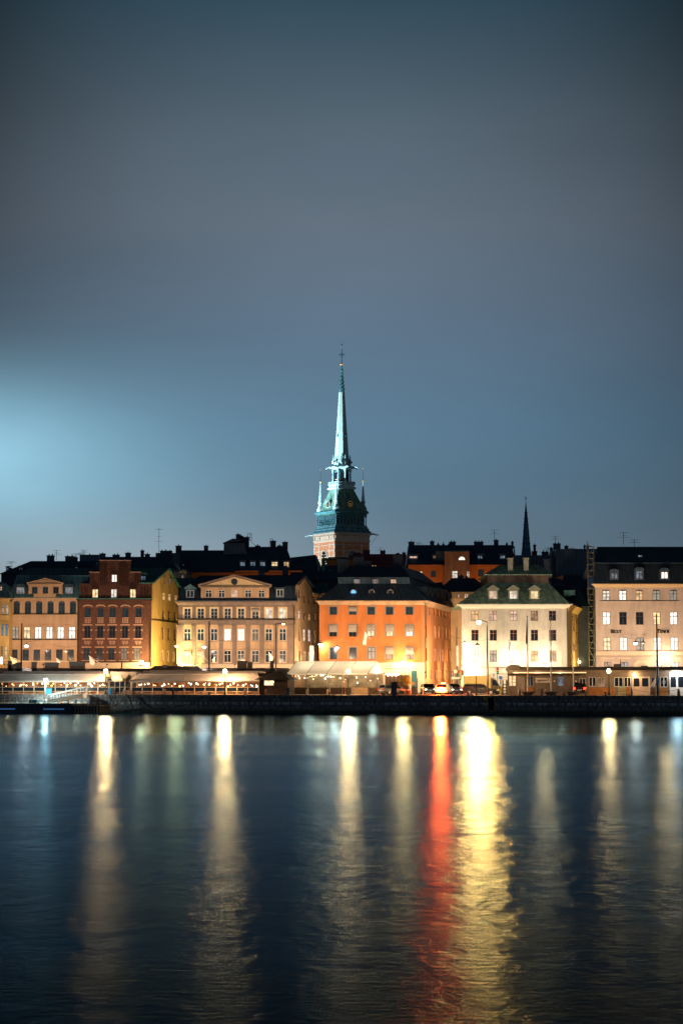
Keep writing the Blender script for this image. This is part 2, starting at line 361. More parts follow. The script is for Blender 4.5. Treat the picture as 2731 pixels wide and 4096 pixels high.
BRICK_T=m('brick_trim_pink',(.42,.26,.20),.9,.15,3)
AWN=m('awning_striped_canvas',(.40,.36,.32),.9,.25,4)
BAND=m('ledge_dark',(.05,.038,.03),.85,.2)
def body(root,F,u0,u1,z0,z1,ops,wm,dp=10,label=None,gable=None,name='wall',back=True):
    mb=MB(F); wall_grid(mb,u0,u1,z0,z1,ops)
    if back: mb.face((u0,0,z0),(u0,dp,z0),(u0,dp,z1),(u0,0,z1)); mb.face((u1,0,z0),(u1,0,z1),(u1,dp,z1),(u1,dp,z0)); mb.face((u1,dp,z0),(u1,dp,z1),(u0,dp,z1),(u0,dp,z0))
    if gable: mb.face((u0,0,z1),(u1,0,z1),*gable)
    return obj(name,mb,wm,root,label)
def wins(root,F,ops,fm=None,style='cross',**k):
    for a,b,c,d,st,kk in ops:
        q=dict(fm=fm,style=style); q.update(k); q.update(kk); add_window(root,F,a,b,c,d,st,**q)
def ledge(root,F,y,px0,px1,h=.18,out=.2,mm=None,name='ledge'):
    u0,u1=F.U(px0),F.U(px1); z=F.Z(y,(u0+u1)/2); mb=MB(F); mb.box(u0,u1,-out,-.002,z-h/2,z+h/2); return obj(name,mb,mm or BAND,root)
def cornice(root,F,y0,y1,px0,px1,mm,out=.5):
    u0,u1=F.U(px0,py=2400),F.U(px1,py=2400); a=F.Z(y1,(u0+u1)/2); b=F.Z(y0,(u0+u1)/2); mb=MB(F)
    mb.loft([[(u0,-.004,a),(u1,-.004,a),(u1,.3,a),(u0,.3,a)],[(u0-.05,-.15,a+.1),(u1+.05,-.15,a+.1),(u1+.05,.3,a+.1),(u0-.05,.3,a+.1)],
             [(u0-out*.6,-out*.6,b-.22),(u1+out*.6,-out*.6,b-.22),(u1+out*.6,.3,b-.22),(u0-out*.6,.3,b-.22)],[(u0-out*.6,-out*.6,b-.15),(u1+out*.6,-out*.6,b-.15),(u1+out*.6,.3,b-.15),(u0-out*.6,.3,b-.15)],
             [(u0-out,-out,b-.13),(u1+out,-out,b-.13),(u1+out,.3,b-.13),(u0-out,.3,b-.13)],[(u0-out,-out,b),(u1+out,-out,b),(u1+out,.3,b),(u0-out,.3,b)]])
    return obj('cornice',mb,mm,root)
def head(F,y,u,d): return F.Z(y,u,d)
def base_of(F,px): u=F.U(px); x,y,_=F.pt(u,0,0); return (x,y,ZG)

# ---- ochre corner house on the far left
F=Fr(0,292); t=thing('corner_house','narrow ochre house at the left edge with slim paired windows, two glowing blue','house',base_of(F,15)); 
ops=rows_ops(F,[(2416,2458,8.5,[(-8,'w'),(11.5,'w'),(28,'w')]),(2497,2543,9,[(-8,'b'),(10.5,'b'),(28,'b')]),(2585,2632,9,[(-8,'y'),(9,'y'),(26,'O')])])
u0,u1=F.U(-60),F.U(36.5)
body(t,F,u0,u1,ZG,F.Z(2404,0),ops,P_OCHRE,9); wins(t,F,ops,FR_D,'T',dep=.1)
cornice(t,F,2392,2405,-60,36,P_OCHRE,.35); ledge(t,F,2462,-60,37,.15,.15,P_OCHRE); ledge(t,F,2487,-60,37,.12,.12,P_OCHRE); ledge(t,F,2640,-60,37,.2,.2,P_CREAMW)
mb=MB(F); z=F.Z(2392,0); mb.rects([(u0-.5,u1+.3,-.4,9,z+.003),(u0-.5,u1-.8,1.2,8,z+1.9),(u0-.5,u1-2.0,3,6,z+2.6)]); obj('roof',mb,ROOFB,t)
dormer(t,F,2,2345,2375,16,.5,'p','flat')
# ---- peach house with pediment gable
F=Fr(0,295); t=thing('pediment_house','peach plaster house with a small pediment gable on the roof and arched dark top windows','house',base_of(F,172))
R1=[(2411,2454,25,[(x,'d') for x in(66,111,156,201.5,246,291)],{'style':'T','hood':None})]
R2=[(2507,2555,27,[(62,'h'),(108,'O'),(153,'W'),(198,'W'),(243,'W'),(288,'W')],{'style':'T'})]
R3=[(2598,2642,26,[(59,'d'),(104.5,'d'),(149,'d'),(194,'d'),(239,'d'),(284,'d')],{'style':'T'})]
ops=rows_ops(F,R1+R2+R3)
body(t,F,F.U(36.6),F.U(309),ZG,F.Z(2398,0),ops,P_PEACH,12); wins(t,F,ops,FR_D,'T')
# shallow arched heads over the top row
mb=MB(F); mb2=MB(F)
for a,b,c,d,st,k in ops[:6]:
    mid=(a+b)/2; n=8; pts=[(mid+(b-a)/2*math.cos(math.pi-math.pi*i/n),d+.02+.22*math.sin(math.pi*i/n)) for i in range(n+1)]
    mb.prism([(x,z) for x,z in pts],-.004,.12)
    out=[(mid+((b-a)/2+.22)*math.cos(math.pi-math.pi*i/n),d+.05+.42*math.sin(math.pi*i/n)) for i in range(n+1)]
    for (x0,z0),(x1,z1) in zip(out,out[1:]): mb2.loft([[(x0,-.12,z0),(x1,-.12,z1),(x1,-.002,z1),(x0,-.002,z0)],[(x0,-.12,z0+.12),(x1,-.12,z1+.12),(x1,-.002,z1+.12),(x0,-.002,z0+.12)]])
obj('arched_head',mb,PANE['d'],t); obj('arched_hood',mb2,P_PEACH,t)
cornice(t,F,2392,2399,38,308,P_PEACH,.3); ledge(t,F,2456,38,309,.14,.15); ledge(t,F,2558,38,309,.16,.2); ledge(t,F,2646,38,309,.2,.16,P_PINKB)
for r in (ops[6:12]):
    mb=MB(F); mb.box(r[0]-.25,r[1]+.25,-.1,-.002,r[3]+.16,r[3]+.26); mb.box(r[0]-.25,r[0]-.12,-.06,-.002,r[2],r[3]+.16); mb.box(r[1]+.12,r[1]+.25,-.06,-.002,r[2],r[3]+.16); obj('surround',mb,P_PEACH,t)
for i,px in enumerate((149,194)):
    u=F.U(px); z=F.Z(2589,u); mb=MB(F); w=.95
    mb.prism([(u-w,z),(u+w,z),(u+w,z+.1),(u,z+.42),(u-w,z+.1)],-.25,-.002); obj('pediment',mb,P_PEACH,t)
z=F.Z(2392,0)
zr1=F.Z(2305,0,1.6); zr2=F.Z(2272,0,5.5)
mb=MB(F); mb.rects([(F.U(40)-.3,F.U(315),-.35,12,z+.003),(F.U(40)-.3,F.U(315),-.35,12,z+.12),(F.U(58),F.U(352),1.6,11,zr1)]); mb.rects([(F.U(56),F.U(354),1.4,11.2,zr1+.003),(F.U(56),F.U(354),1.4,11.2,zr1+.12),(F.U(88),F.U(366),5.5,8,zr2)]); rf=obj('roof',mb,ROOFB,t)
# gable storey
u0,u1=F.U(114),F.U(249); a0,a1=F.U(135),F.U(224); G=rows_ops(F,[(2348,2375,22,[(139,'d'),(182,'d'),(224,'k')])])
mb=MB(Fr(0,294.55)); mb.face((a0,0,z+.1),(a1,0,z+.1),(a1,0,F.Z(2376,0)),(a0,0,F.Z(2376,0)))
wall_grid(mb,u0,u1,F.Z(2376,0),F.Z(2336,0),[tuple(o[:4]) for o in G],.12)
mb.face((u0,0,F.Z(2376,0)),(u0,4,F.Z(2376,0)),(u0,4,F.Z(2336,0)),(u0,0,F.Z(2336,0))); mb.face((u1,0,F.Z(2376,0)),(u1,0,F.Z(2336,0)),(u1,4,F.Z(2336,0)),(u1,4,F.Z(2376,0)))
mb.face((u0,0,F.Z(2376,0)),(a0,0,z+.1),(a0,4,z+.1),(u0,4,F.Z(2376,0))); mb.face((u1,0,F.Z(2376,0)),(u1,4,F.Z(2376,0)),(a1,4,z+.1),(a1,0,z+.1))
g=obj('gable',mb,P_PEACH,t)
F9=Fr(0,294.55)
for o in G: add_window(t,F9,*o[:4],state=o[4],style='bar',dep=.08)
mb=MB(F9); zc=F.Z(2336,0); za=F.Z(2312,0); e0,e1=F.U(108),F.U(254); um=F.U(181); mb.prism([(u0,zc+.003),(u1,zc+.003),(um,za-.22)],-.02,4); obj('tympanum',mb,P_PEACH,g)
mb=MB(F9)
for s,(x0,x1) in enumerate(((e0,um),(e1,um))): mb.loft([[(x0,-.3,zc),(x0,4,zc),(x0,4,zc+.16),(x0,-.3,zc+.16)],[(x1,-.3,za-.16),(x1,4,za-.16),(x1,4,za),(x1,-.3,za)]])
mb.box(e0,e1,-.25,-.024,zc-.1,zc+.0); obj('raking_cornice',mb,P_PEACH,g)
dormer(t,F,83,2350,2374,30,-.1,'g','arc',fm=FR_W); dormer(t,F,277,2350,2374,28,-.1,'g','arc',fm=FR_W)
chimney(rf,F.U(203),7,zr2-1,F.Z(2224,0,7),1.0,1.4)
drainpipe(t,F,312.5,2394)
# ---- dark red brick house, stepped gable, yellow end wall
F=Fr(0,295); t=thing('brick_house','dark red brick house with a stepped gable and a bright yellow gable end','house',base_of(F,460))
X5=(351,402,450,501,553.6)
ops=rows_ops(F,[(2432,2470,24,[(x,'d') for x in X5],{'style':'bar'}),(2503,2552,24.5,[(x-1,'k') for x in X5],{'style':'cross'}),(2592,2640,24.5,[(347.5,'d'),(399,'d'),(446.5,'d'),(497,'c'),(549,'c')],{'style':'cross'})])
zt=F.Z(2397,0); body(t,F,F.U(314.5),F.U(606),ZG,zt,ops,BRICK,12,back=False); wins(t,F,ops,FR_D)
att=rows_ops(F,[(2356,2391,24.5,[(379,'O'),(454,'w'),(530,'O')],{'style':'bar'})]); top=rows_ops(F,[(2298,2328,22,[(455,'W')],{'style':'bar'})])
B2=Fr(0,295.12)
z1=F.Z(2334,0); mb=MB(B2); 
wall_grid(mb,F.U(352),F.U(560),zt+.1,z1,[tuple(o[:4]) for o in att],.15); wall_grid(mb,F.U(316),F.U(352),zt+.1,z1,[]); wall_grid(mb,F.U(560),F.U(608),zt+.1,z1,[])
wall_grid(mb,F.U(356),F.U(560),z1,F.Z(2290,0),[tuple(o[:4]) for o in top],.15); wall_grid(mb,F.U(395),F.U(519),F.Z(2290,0),F.Z(2243,0),[])
mb.box(F.U(395),F.U(519),.01,1.0,F.Z(2290,0),F.Z(2243,0)); mb.box(F.U(356),F.U(560),.2,1.0,z1,F.Z(2290,0)-.003)
g=obj('stepped_gable',mb,BRICK,t)
for o in att+top: add_window(t,B2,*o[:4],state=o[4],style='bar',dep=.1,fm=FR_B)
mb=MB(B2)   # brick ribs and pointed hoods
for px in (400,408,416,424,478,486,494,502,510): mb.box(F.U(px)-.07,F.U(px)+.07,-.12,-.002,F.Z(2340,0),F.Z(2252,0))
for px in (362,371,541,550): mb.box(F.U(px)-.07,F.U(px)+.07,-.12,-.002,F.Z(2340,0),F.Z(2296,0))
for px in (326,338,346,566,578,590): mb.box(F.U(px)-.07,F.U(px)+.07,-.12,-.002,F.Z(2385,0),F.Z(2345,0))
for px,yb,yt in ((379,2356,2325),(530,2356,2325),(455,2298,2280)):
    u=F.U(px); w=.62; mb.prism([(u-w,F.Z(yb,0)+.05),(u+w,F.Z(yb,0)+.05),(u+w*.8,F.Z((yb+yt)/2,0)),(u,F.Z(yt,0)),(u-w*.8,F.Z((yb+yt)/2,0))],-.14,-.002)
obj('brick_rib',mb,m('brick_rib_shade',(.045,.018,.014),.9,.3,4),t)  # dark colour paints the shade of sunken vertical slots
mb=MB(B2)
for a,b,y in ((395,519,2243),(355.5,395,2290),(519,561,2290)): mb.box(F.U(a)-.05,F.U(b)+.05,-.1,1.05,F.Z(y,0)+.003,F.Z(y,0)+.12)
obj('coping',mb,BRICK_T,t)
mb=MB(F); a,b=F.U(313),F.U(611); mb.box(a,b,-.55,.1,zt+.003,zt+.12); obj('copper_gutter',mb,COPB,t)
mb=MB(F); mb.box(a+.1,b-.1,-.3,-.002,zt-.22,zt)
for k in range(56): u=a+.3+k*(b-a-.6)/55; mb.box(u-.045,u+.045,-.42,-.302,zt-.3,zt-.02)
obj('corbel_table',mb,BRICK,t)
mb=MB(F)
for o in ops[:5]:
    u=(o[0]+o[1])/2; n=6; zz=o[3]+.1
    for i in range(n):
        x0=u-.72+1.44*i/n; x1=x0+1.44/n; q0=.22*math.sin(math.pi*i/n)**.5 if i else 0; q1=.22*math.sin(math.pi*(i+1)/n)**.5 if i<n-1 else 0
        mb.loft([[(x0,-.12,zz+q0),(x1,-.12,zz+q1),(x1,-.002,zz+q1),(x0,-.002,zz+q0)],[(x0,-.12,zz+q0+.2),(x1,-.12,zz+q1+.2),(x1,-.002,zz+q1+.2),(x0,-.002,zz+q0+.2)]])
    mb.box(u-.5,u+.5,-.1,-.002,o[2]-.12,o[2]-.003)
    for k in range(4): mb.box(u-.42+k*.24,u-.3+k*.24,-.07,-.002,o[2]-.85,o[2]-.2)
for o in ops[5:]:
    u=(o[0]+o[1])/2; mb.box(u-.72,u+.72,-.1,-.002,o[3]+.05,o[3]+.22); mb.box(u-.72,u+.72,-.1,-.002,o[2]-.2,o[2]-.03)
    for s in(-1,1): mb.box(*sorted((u+s*.5,u+s*.7)),-.08,-.002,o[3]-.75,o[3]-.56)
for o in ops[5:10]:
    u=(o[0]+o[1])/2
    for k in range(5): mb.box(u-.42+k*.2,u-.33+k*.2,-.06,-.002,o[2]-.85-.2*(k%2),o[2]-.42)
obj('stone_trim',mb,BRICK_T,t)
ledge(t,F,2646,316,604,.16,.2); 
mb=MB(F); mb.box(F.U(316),F.U(604),-.06,-.002,F.Z(2674,0),F.Z(2648,0)-.1); obj('plinth',mb,P_PINKB,t)
S2=wall_frame(605.5,295,712,310)
ops2=rows_ops(S2,[(0,0,9.5,[(655,'O',2371,2401),(678,'O',2375,2404),(704,'p',2380,2403),(654,'k',2441,2478),(677,'k',2444,2481),(701,'k',2448,2483),(653,'k',2510,2558),(676,'k',2513,2561),(700,'k',2517,2563),(650,'o',2598,2645),(673,'o',2600,2647),(696,'o',2603,2649)],{})],2480)
zE=S2.Z(2339,0); zA=S2.Z(2275,S2.U(671))
body(t,S2,0,S2.len,ZG,zE,ops2,P_YEL,9,back=False,gable=[(S2.U(671),0,zA)],name='end_wall'); wins(t,S2,ops2,FR_B,'cross',dep=.12)
for px,y0,y1,st in ((657,2308,2336,'y'),(681,2313,2340,'g')):
    u=S2.U(px,py=2320); add_window(t,S2,u-.45,u+.45,S2.Z(y1,u),S2.Z(y0,u),st,dep=-.06,style='bar',fm=FR_B)
mb=MB(S2); mb.box(0,S2.len,-.12,-.002,S2.Z(2482,2),S2.Z(2480,2)+.02); obj('ledge',mb,BAND,t)
# roof: ridge parallel to the street, ending on the gable
mb=MB(); xr,yr,_=S2.pt(S2.U(671),0,0); xl=F.U(330); ex,ey,_=S2.pt(S2.len,0,0); zb=S2.Z(2351,S2.len)
mb.face((xl,295.1,z1),(F.U(608),295.1,z1),(xr+.15,yr,zA+.12),(xl,yr,zA+.12)); mb.face((xl,yr,zA+.12),(xr+.15,yr,zA+.12),(ex+.3,ey,zb+.05),(xl,ey,zb+.05))
mb.face((F.U(608)+.1,294.9,z1-.1),(F.U(608)+.1,294.9,z1+.12),(xr+.25,yr-.1,zA+.2),(xr+.25,yr-.1,zA-.1)); mb.face((xr+.25,yr-.1,zA+.2),(ex+.4,ey,zb+.1),(ex+.4,ey,zb-.12),(xr+.25,yr-.1,zA-.1))
rf=obj('roof',mb,COPB,t)
mb=MB(F); mb.box(F.U(555),F.U(612),-.3,.3,z1+.003,z1+.14); obj('copper_gutter',mb,COPB,t)
dormer(t,F,573,2304,2321,20,2.2,'g','arc',rm=COPB)
drainpipe(t,F,603,2480)
# ---- classical taupe house with pilasters and wide pediment
F=Fr(0,295); t=thing('classical_house','taupe house with cream window surrounds, pilasters and a wide pediment with a round window','house',base_of(F,940))
X8=(749.7,803,856.5,910.5,964,1021.3,1075,1130.5)
st1='ddddddww'; st2='dddWWcdd'
ops=rows_ops(F,[(2433,2475,27,[(x,s) for x,s in zip(X8,st1)],{'style':'three'}),(2515,2563,27,[(x,s) for x,s in zip(X8,st2)],{'style':'cross'}),(2602,2650,27,[(x,s) for x,s in zip(X8,'codkdddd')],{'style':'cross'})])
ops[14]=ops[14]
zt=F.Z(2419,0); zm=F.Z(2479,0)
body(t,F,F.U(713),F.U(1180),ZG,zm,ops[8:],P_BEIGE,12,back=False); body(t,F,F.U(713),F.U(1180),zm,zt,ops[:8],P_TAUPE,12,back=False,name='upper_wall')
for i,o in enumerate(ops):
    kk=dict(o[5]); kk['surr']=P_CREAMW if i<8 else None
    if i==5: kk['awn']=(AWN,.32)
    if i in(16,17): kk['awn']=(AWN,.38)
    add_window(t,F,*o[:4],state=o[4],fm=FR_W,**kk)
cornice(t,F,2406,2420,712,1181,P_TAUPE,.5)
mb=MB(F); mb.box(F.U(712),F.U(1181),-.3,-.002,zm-.05,zm+.12); obj('ledge',mb,BAND,t)
mb=MB(F); mb.box(F.U(713),F.U(1180),-.1,-.002,F.Z(2499,0),zm-.052); obj('entablature',mb,P_TAUPE,t)
mb=MB(F)
for px in (720,775,830.5,884.5,938,992,1048,1103,1162):
    u=F.U(px); w=.32 if px not in(720,1162) else .5; zb,zq=F.Z(2655,0),F.Z(2499,0); mb.box(u-w,u+w,-.14,-.002,zb,zq-.25); mb.box(u-w-.08,u+w+.08,-.22,-.002,zq-.248,zq-.02)
    pm=obj('pilaster',mb,P_TAUPE,t); mb=MB(F)
mb=MB(F)
for o in ops[16:]: mb.box(o[0]-.2,o[1]+.2,-.16,-.002,o[3]+.12,o[3]+.22)
for o in ops[8:16]: mb.box(o[0]-.12,o[1]+.12,-.12,-.002,o[2]-.12,o[2]-.02)
obj('hood',mb,TRIM_G,t)
ledge(t,F,2655,713,1180,.14,.16,TRIM_G)
mb=MB(F); mb.box(F.U(713),F.U(1180),-.07,-.002,F.Z(2675,0),F.Z(2657,0)); obj('plinth',mb,P_PINKB,t)
# pediment storey
P9=Fr(0,294.9); ops3=rows_ops(P9,[(2361,2390,25,[(834.7,'d'),(887,'d'),(938,'p'),(993,'d'),(1046,'d')],{})],2380)
u0,u1=P9.U(804,py=2380),P9.U(1076,py=2380); zc=P9.Z(2345,0); mb=MB(P9); wall_grid(mb,u0,u1,P9.Z(2398,0),zc,[tuple(o[:4]) for o in ops3],.12)
for u in(u0,u1): mb.face((u,0,P9.Z(2398,0)),(u,5,P9.Z(2398,0)),(u,5,zc),(u,0,zc))
g=obj('attic_wall',mb,P_BEIGE,t)
for i,o in enumerate(ops3): add_window(t,P9,*o[:4],state=o[4],style='cross',dep=.08,fm=FR_W,awn=(AWN,.0) if 0 else None)
mb=MB(P9); um=P9.U(938,py=2300); za=P9.Z(2298,0); mb.prism([(u0,zc+.003),(u1,zc+.003),(um,za-.35)],-.01,6); obj('tympanum',mb,P_CREAMW,t)
mb=MB(P9)
for x0,x1 in ((u0-.4,um),(u1+.4,um)): mb.loft([[(x0,-.4,zc-.02),(x0,6,zc-.02),(x0,6,zc+.28),(x0,-.4,zc+.28)],[(x1,-.4,za-.3),(x1,6,za-.3),(x1,6,za),(x1,-.4,za)]])
mb.box(u0-.3,u1+.3,-.3,-.012,zc-.2,zc-.022); obj('raking_cornice',mb,P_TAUPE,t)
mb=MB(P9); zz=P9.Z(2327,0); mb.disc(um,-.05,zz,.42,.03,20); oc=obj('oculus',mb,PANE['d'],t)
mb=MB(P9); mb.ring(um,-.06,zz,.44,.05,20)
for a in range(4): mb.tube([(um-.42*math.cos(a*math.pi/4),-.07,zz-.42*math.sin(a*math.pi/4)),(um+.42*math.cos(a*math.pi/4),-.07,zz+.42*math.sin(a*math.pi/4))],.02,4)
obj('frame',mb,FR_D,oc)
S3=wall_frame(1180.5,295,1252,308)
zE=S3.Z(2400,0); uA=S3.U(1217,py=2310); zA=S3.Z(2304,uA); zL=S3.Z(2341,.6); zR=S3.Z(2352,S3.len)
ops2=rows_ops(S3,[(0,0,8.5,[(1196.5,'d',2360,2392),(1217,'d',2383,2411),(1237,'d',2386,2414),(1197,'W',2443,2476),(1217,'d',2452,2480),(1237,'o',2455,2483),(1197,'y',2514,2564),(1217,'W',2516,2565),(1237,'W',2518,2567),(1199,'y',2605,2645),(1219,'O',2603,2645),(1236,'O',2605,2645)],{})],2500)
mb=MB(S3); hi=S3.Z(2352,2)
o_hi=[o[:4] for o in ops2]; wall_grid(mb,0,S3.len,ZG,hi,o_hi,.15); mb.face((0,0,hi),(S3.len,0,hi),(uA,0,zA),(.5,0,zL))
obj('end_wall',mb,P_BEIGE,t); wins(t,S3,ops2,FR_B,'cross',dep=.1)
u=S3.U(1217,py=2330); add_window(t,S3,u-.4,u+.4,S3.Z(2350,u),S3.Z(2323,u),'y',dep=-.05,style='bar',fm=FR_B)
# mansard roof
zc0=F.Z(2405,0); mb=MB(); xl=F.U(722); xl2=F.U(727); x1_,y1_,_=S3.pt(.5,0,0); xa,ya,_=S3.pt(uA,0,0); xe,ye,_=S3.pt(S3.len,0,0)
mb.face((xl-.5,294.5,zc0),(F.U(1182)+.3,294.5,zc0),(x1_+.1,y1_+.9,zL),(xl2,296.6,zL)); mb.face((xl2,296.6,zL),(x1_+.1,y1_+.9,zL),(xa+.1,ya,zA+.1),(F.U(790),ya,zA+.1)); mb.face((F.U(790),ya,zA+.1),(xa+.1,ya,zA+.1),(xe+.4,ye,zR),(xl,ye,zR))
mb.face((xl-.5,294.5,zc0),(xl2,296.6,zL),(F.U(790),ya,zA+.1),(xl-.5,ye,zR)); mb.face((x1_+.3,y1_+.7,zL+.15),(xa+.25,ya,zA+.2),(xa+.25,ya,zA-.12),(x1_+.3,y1_+.7,zL-.12)); mb.face((xa+.25,ya,zA+.2),(xe+.4,ye,zR+.1),(xe+.4,ye,zR-.2),(xa+.25,ya,zA-.12))
mb.box(xl-.5,F.U(1186),294.3,294.6,zc0+.003,zc0+.1)
rf=obj('roof',mb,ROOF,t)
dormer(t,F,761,2361,2390,29,-.12,'d','ped',fm=FR_W,rm=ROOFB); dormer(t,F,1120,2358,2386,27,-.12,'d','flat',fm=FR_W)
for px,y0,y1,w in((722,2312,2330,1.0),(870,2302,2315,.5),(985,2318,2330,.7)): chimney(rf,F.U(px),5,F.Z(y1+20,0),F.Z(y0,0),w,.8)
drainpipe(t,F,1176,2420)
# ---- low beige annex between the taupe and the orange house
F=wall_frame(1250,308,1277,312); t=thing('annex_house','slim beige house squeezed between the taupe house and the orange house','house',base_of(F,1262))
ops=rows_ops(F,[(0,0,8,[(1258,'d',2388,2417),(1257,'d',2455,2485),(1258,'y',2519,2570),(1259,'y',2607,2648)],{})]); u0=F.U(1246)
body(t,F,u0,F.len+1,ZG,F.Z(2384,1),ops,P_BEIGE,8); wins(t,F,ops,FR_B); cornice(t,F,2374,2386,1249,1292,P_BEIGE,.3)
mb=MB(F); z=F.Z(2374,0); mb.rects([(u0-.5,F.len+2,-.5,8,z+.003),(u0-3.0,F.len-.2,4,5,F.Z(2335,0))]); obj('roof',mb,ROOFB,t); drainpipe(t,F,1268,2376)
# ---- orange house
F=Fr(0,293); t=thing('orange_house','big orange plaster house with a black mansard roof, striped awnings and three round roof windows','house',base_of(F,1480))
X5=(1333,1410.5,1484,1558,1637); X5=(1333,1410.5,1484,1558,1637)
ops=rows_ops(F,[(2427,2459,29,[(x,'d') for x in X5],{'style':'bar'}),(2500,2546,29,[(1332.5,'k'),(1410,'k'),(1483,'O'),(1558,'O'),(1637,'W')],{'style':'bar'}),(2590,2638,28,[(1333.5,'d'),(1411,'d'),(1485,'h'),(1557,'y'),(1638,'y')],{'style':'cross'})])
zt=F.Z(2419,0); zb=F.Z(2649,0); body(t,F,F.U(1277),F.U(1700),ZG,zt,ops,P_ORANGE,12,back=False)
aw={1:.6,5:.62,6:.62,7:.55,8:.6,9:.6,13:.55,14:.55}
for i,o in enumerate(ops):
    kk=dict(o[5])
    if i in aw: kk['awn']=(AWN,aw[i])
    add_window(t,F,*o[:4],state=o[4],fm=FR_D,surr=TRIM_G,**kk)
cornice(t,F,2403,2420,1277,1701,P_BEIGE,.55); ledge(t,F,2649,1277,1700,.14,.15,TRIM_G)
mb=MB(F); mb.box(F.U(1278),F.U(1699.5),-.06,-.002,ZG,zb-.08); obj('plinth',mb,P_PINKB,t)
mb=MB(F); mb.box(F.U(1686),F.U(1700),-.05,-.002,zb,zt-.1); obj('corner_strip',mb,P_ORANGE2,t)
for px,y0,y1,w in((1655,2685,2726,18),):
    u=F.U(px); mb=MB(F); mb.box(u-.4,u+.4,-.12,-.062,ZG,F.Z(2683,u)); obj('door',mb,m('door_teal',(.02,.10,.12),.6),t)
S4=wall_frame(1700.5,293,1812,325)
rr=[]
for pxs,yl,yr,yl2,yr2,sts in (((1718.5,1739,1753,1766,1780,1792),2430,2443,2460,2474,'kkdkdk'),((1704,1739,1753.5,1767.5,1781.5,1793.5),2500,2514,2551,2558,'kOokdk'),((1706,1739,1756,1769,1784.5,1796),2592,2600,2645,2648,'kOkwyk'),((1725,1741,1758,1771,1786,1798),2679,2683,2716,2719,'kkdkdk')):
    for i,p in enumerate(pxs): rr.append((p,sts[i],yl+(yr-yl)*i/5,yl2+(yr2-yl2)*i/5))
ops2=rows_ops(S4,[(0,0,6,rr,{})],2560); body(t,S4,0,S4.len,ZG,S4.Z(2425,2),ops2,P_ORANGE2,12,back=False,name='end_wall'); wins(t,S4,ops2,FR_B,'cross',dep=.12)
mb=MB(S4); ze=S4.Z(2404,0); zt_=S4.Z(2425,2); mb.loft([[(0,-.01,zt_),(S4.len,-.01,zt_),(S4.len,.3,zt_),(0,.3,zt_)],[(-.4,-.55,ze),(S4.len,-.55,ze),(S4.len,.3,ze),(-.4,.3,ze)]]); obj('cornice',mb,P_BEIGE,t)
mb=MB(); xa,ya,_=S4.pt(0,0,0); xb,yb_,_=S4.pt(S4.len,0,0); z0=F.Z(2403,0)
def ring(y,px0,px1,dfront,dback,sx):
    z=F.Z(y,0,dfront); a=KX(px0,y)*(293+dfront); b=KX(px1,y)*(293+dfront); return [(a,293+dfront,z),(b,293+dfront,z),(b+sx,293+dback,z),(a+sx*.4,293+dback,z)]
r0=[(KX(1264,2403)*292.4,292.4,z0),(xa+.55,292.4,z0),(xb+.55,325,z0),(xa-15,325,z0)]
r1=ring(2335,1352,1640,3.2,30,5.6); r2=ring(2309,1352,1634,3.4,29,5.4); r3=ring(2265,1398,1607,8,24,3.5)
mb.loft([r0,r1]); rf=obj('roof',mb,ROOF,t)
mb=MB(); mb.loft([r1,r2]); mb.loft([[(x+(-.3 if i in(0,3) else .3),y-.25*(i<2),z+.003) for i,(x,y,z) in enumerate(r2)],r3]); rf2=obj('upper_roof',mb,ROOF,t)
for px,st in((1377+50,'g'),(1500,'g'),(1573,'p')):
    u=F.U(px,3.1,2325); z=F.Z(2333,u,3.1); z2=F.Z(2317,u,3.1); mb=MB(F); mb.box(u-.42,u+.42,3.03,3.19,z,z2); w=obj('roof_window',mb,FR_G,t); mb=MB(F)
    for a,b in((u-.36,u-.05),(u+.05,u+.36)): mb.box(a,b,3.0,3.028,z+.06,z2-.06)
    obj('pane',mb,PANE[st],w)
for px,st in((1413,'B'),(1486,'k'),(1560,'k')):
    u=F.U(px,1.3,2370); z=F.Z(2370,u,1.3); mb=MB(F); mb.loft([[(u+.5*math.cos(a),y,z+.5*math.sin(a)) for a in [2*math.pi*k/20 for k in range(20)]] for y in(1.1,3)]); w=obj('round_dormer',mb,ROOF,t)
    mb=MB(F); mb.ring(u,1.07,z,.42,.06,20); obj('frame',mb,FR_G,w); mb=MB(F); mb.disc(u,1.05,z,.36,.03,20); obj('pane',mb,PANE[st],w)
for px,y0,y1,w,d in((1434,2231,2275,1.6,9),(1372,2241,2290,1.8,10),(1591,2225,2275,1.4,10),(1472,2248,2268,1.0,9)): chimney(rf2,KX(px,2260)*(293+d),293+d,F.Z(y1,0,d),F.Z(y0,0,d),w,1.4)
# end-wall dormers
for k,px in enumerate((1707,1724,1747,1760,1773,1785)):
    u=S4.U(px,.6,2370); z0_=S4.Z(2392+k*2.5,u,.6); mb=MB(S4); mb.box(u-.55,u+.55,.5,3.5,z0_,z0_+1.75); w=obj('dormer',mb,ROOF,t); mb=MB(S4); mb.box(u-.4,u+.4,.44,.498,z0_+.3,z0_+1.6); obj('pane',mb,PANE['k'],w); mb=MB(S4); mb.box(u-.62,u-.5,.36,.5,z0_,z0_+1.8); obj('cheek_trim',mb,GUTTER,w)
drainpipe(t,F,1702,2405,2715)
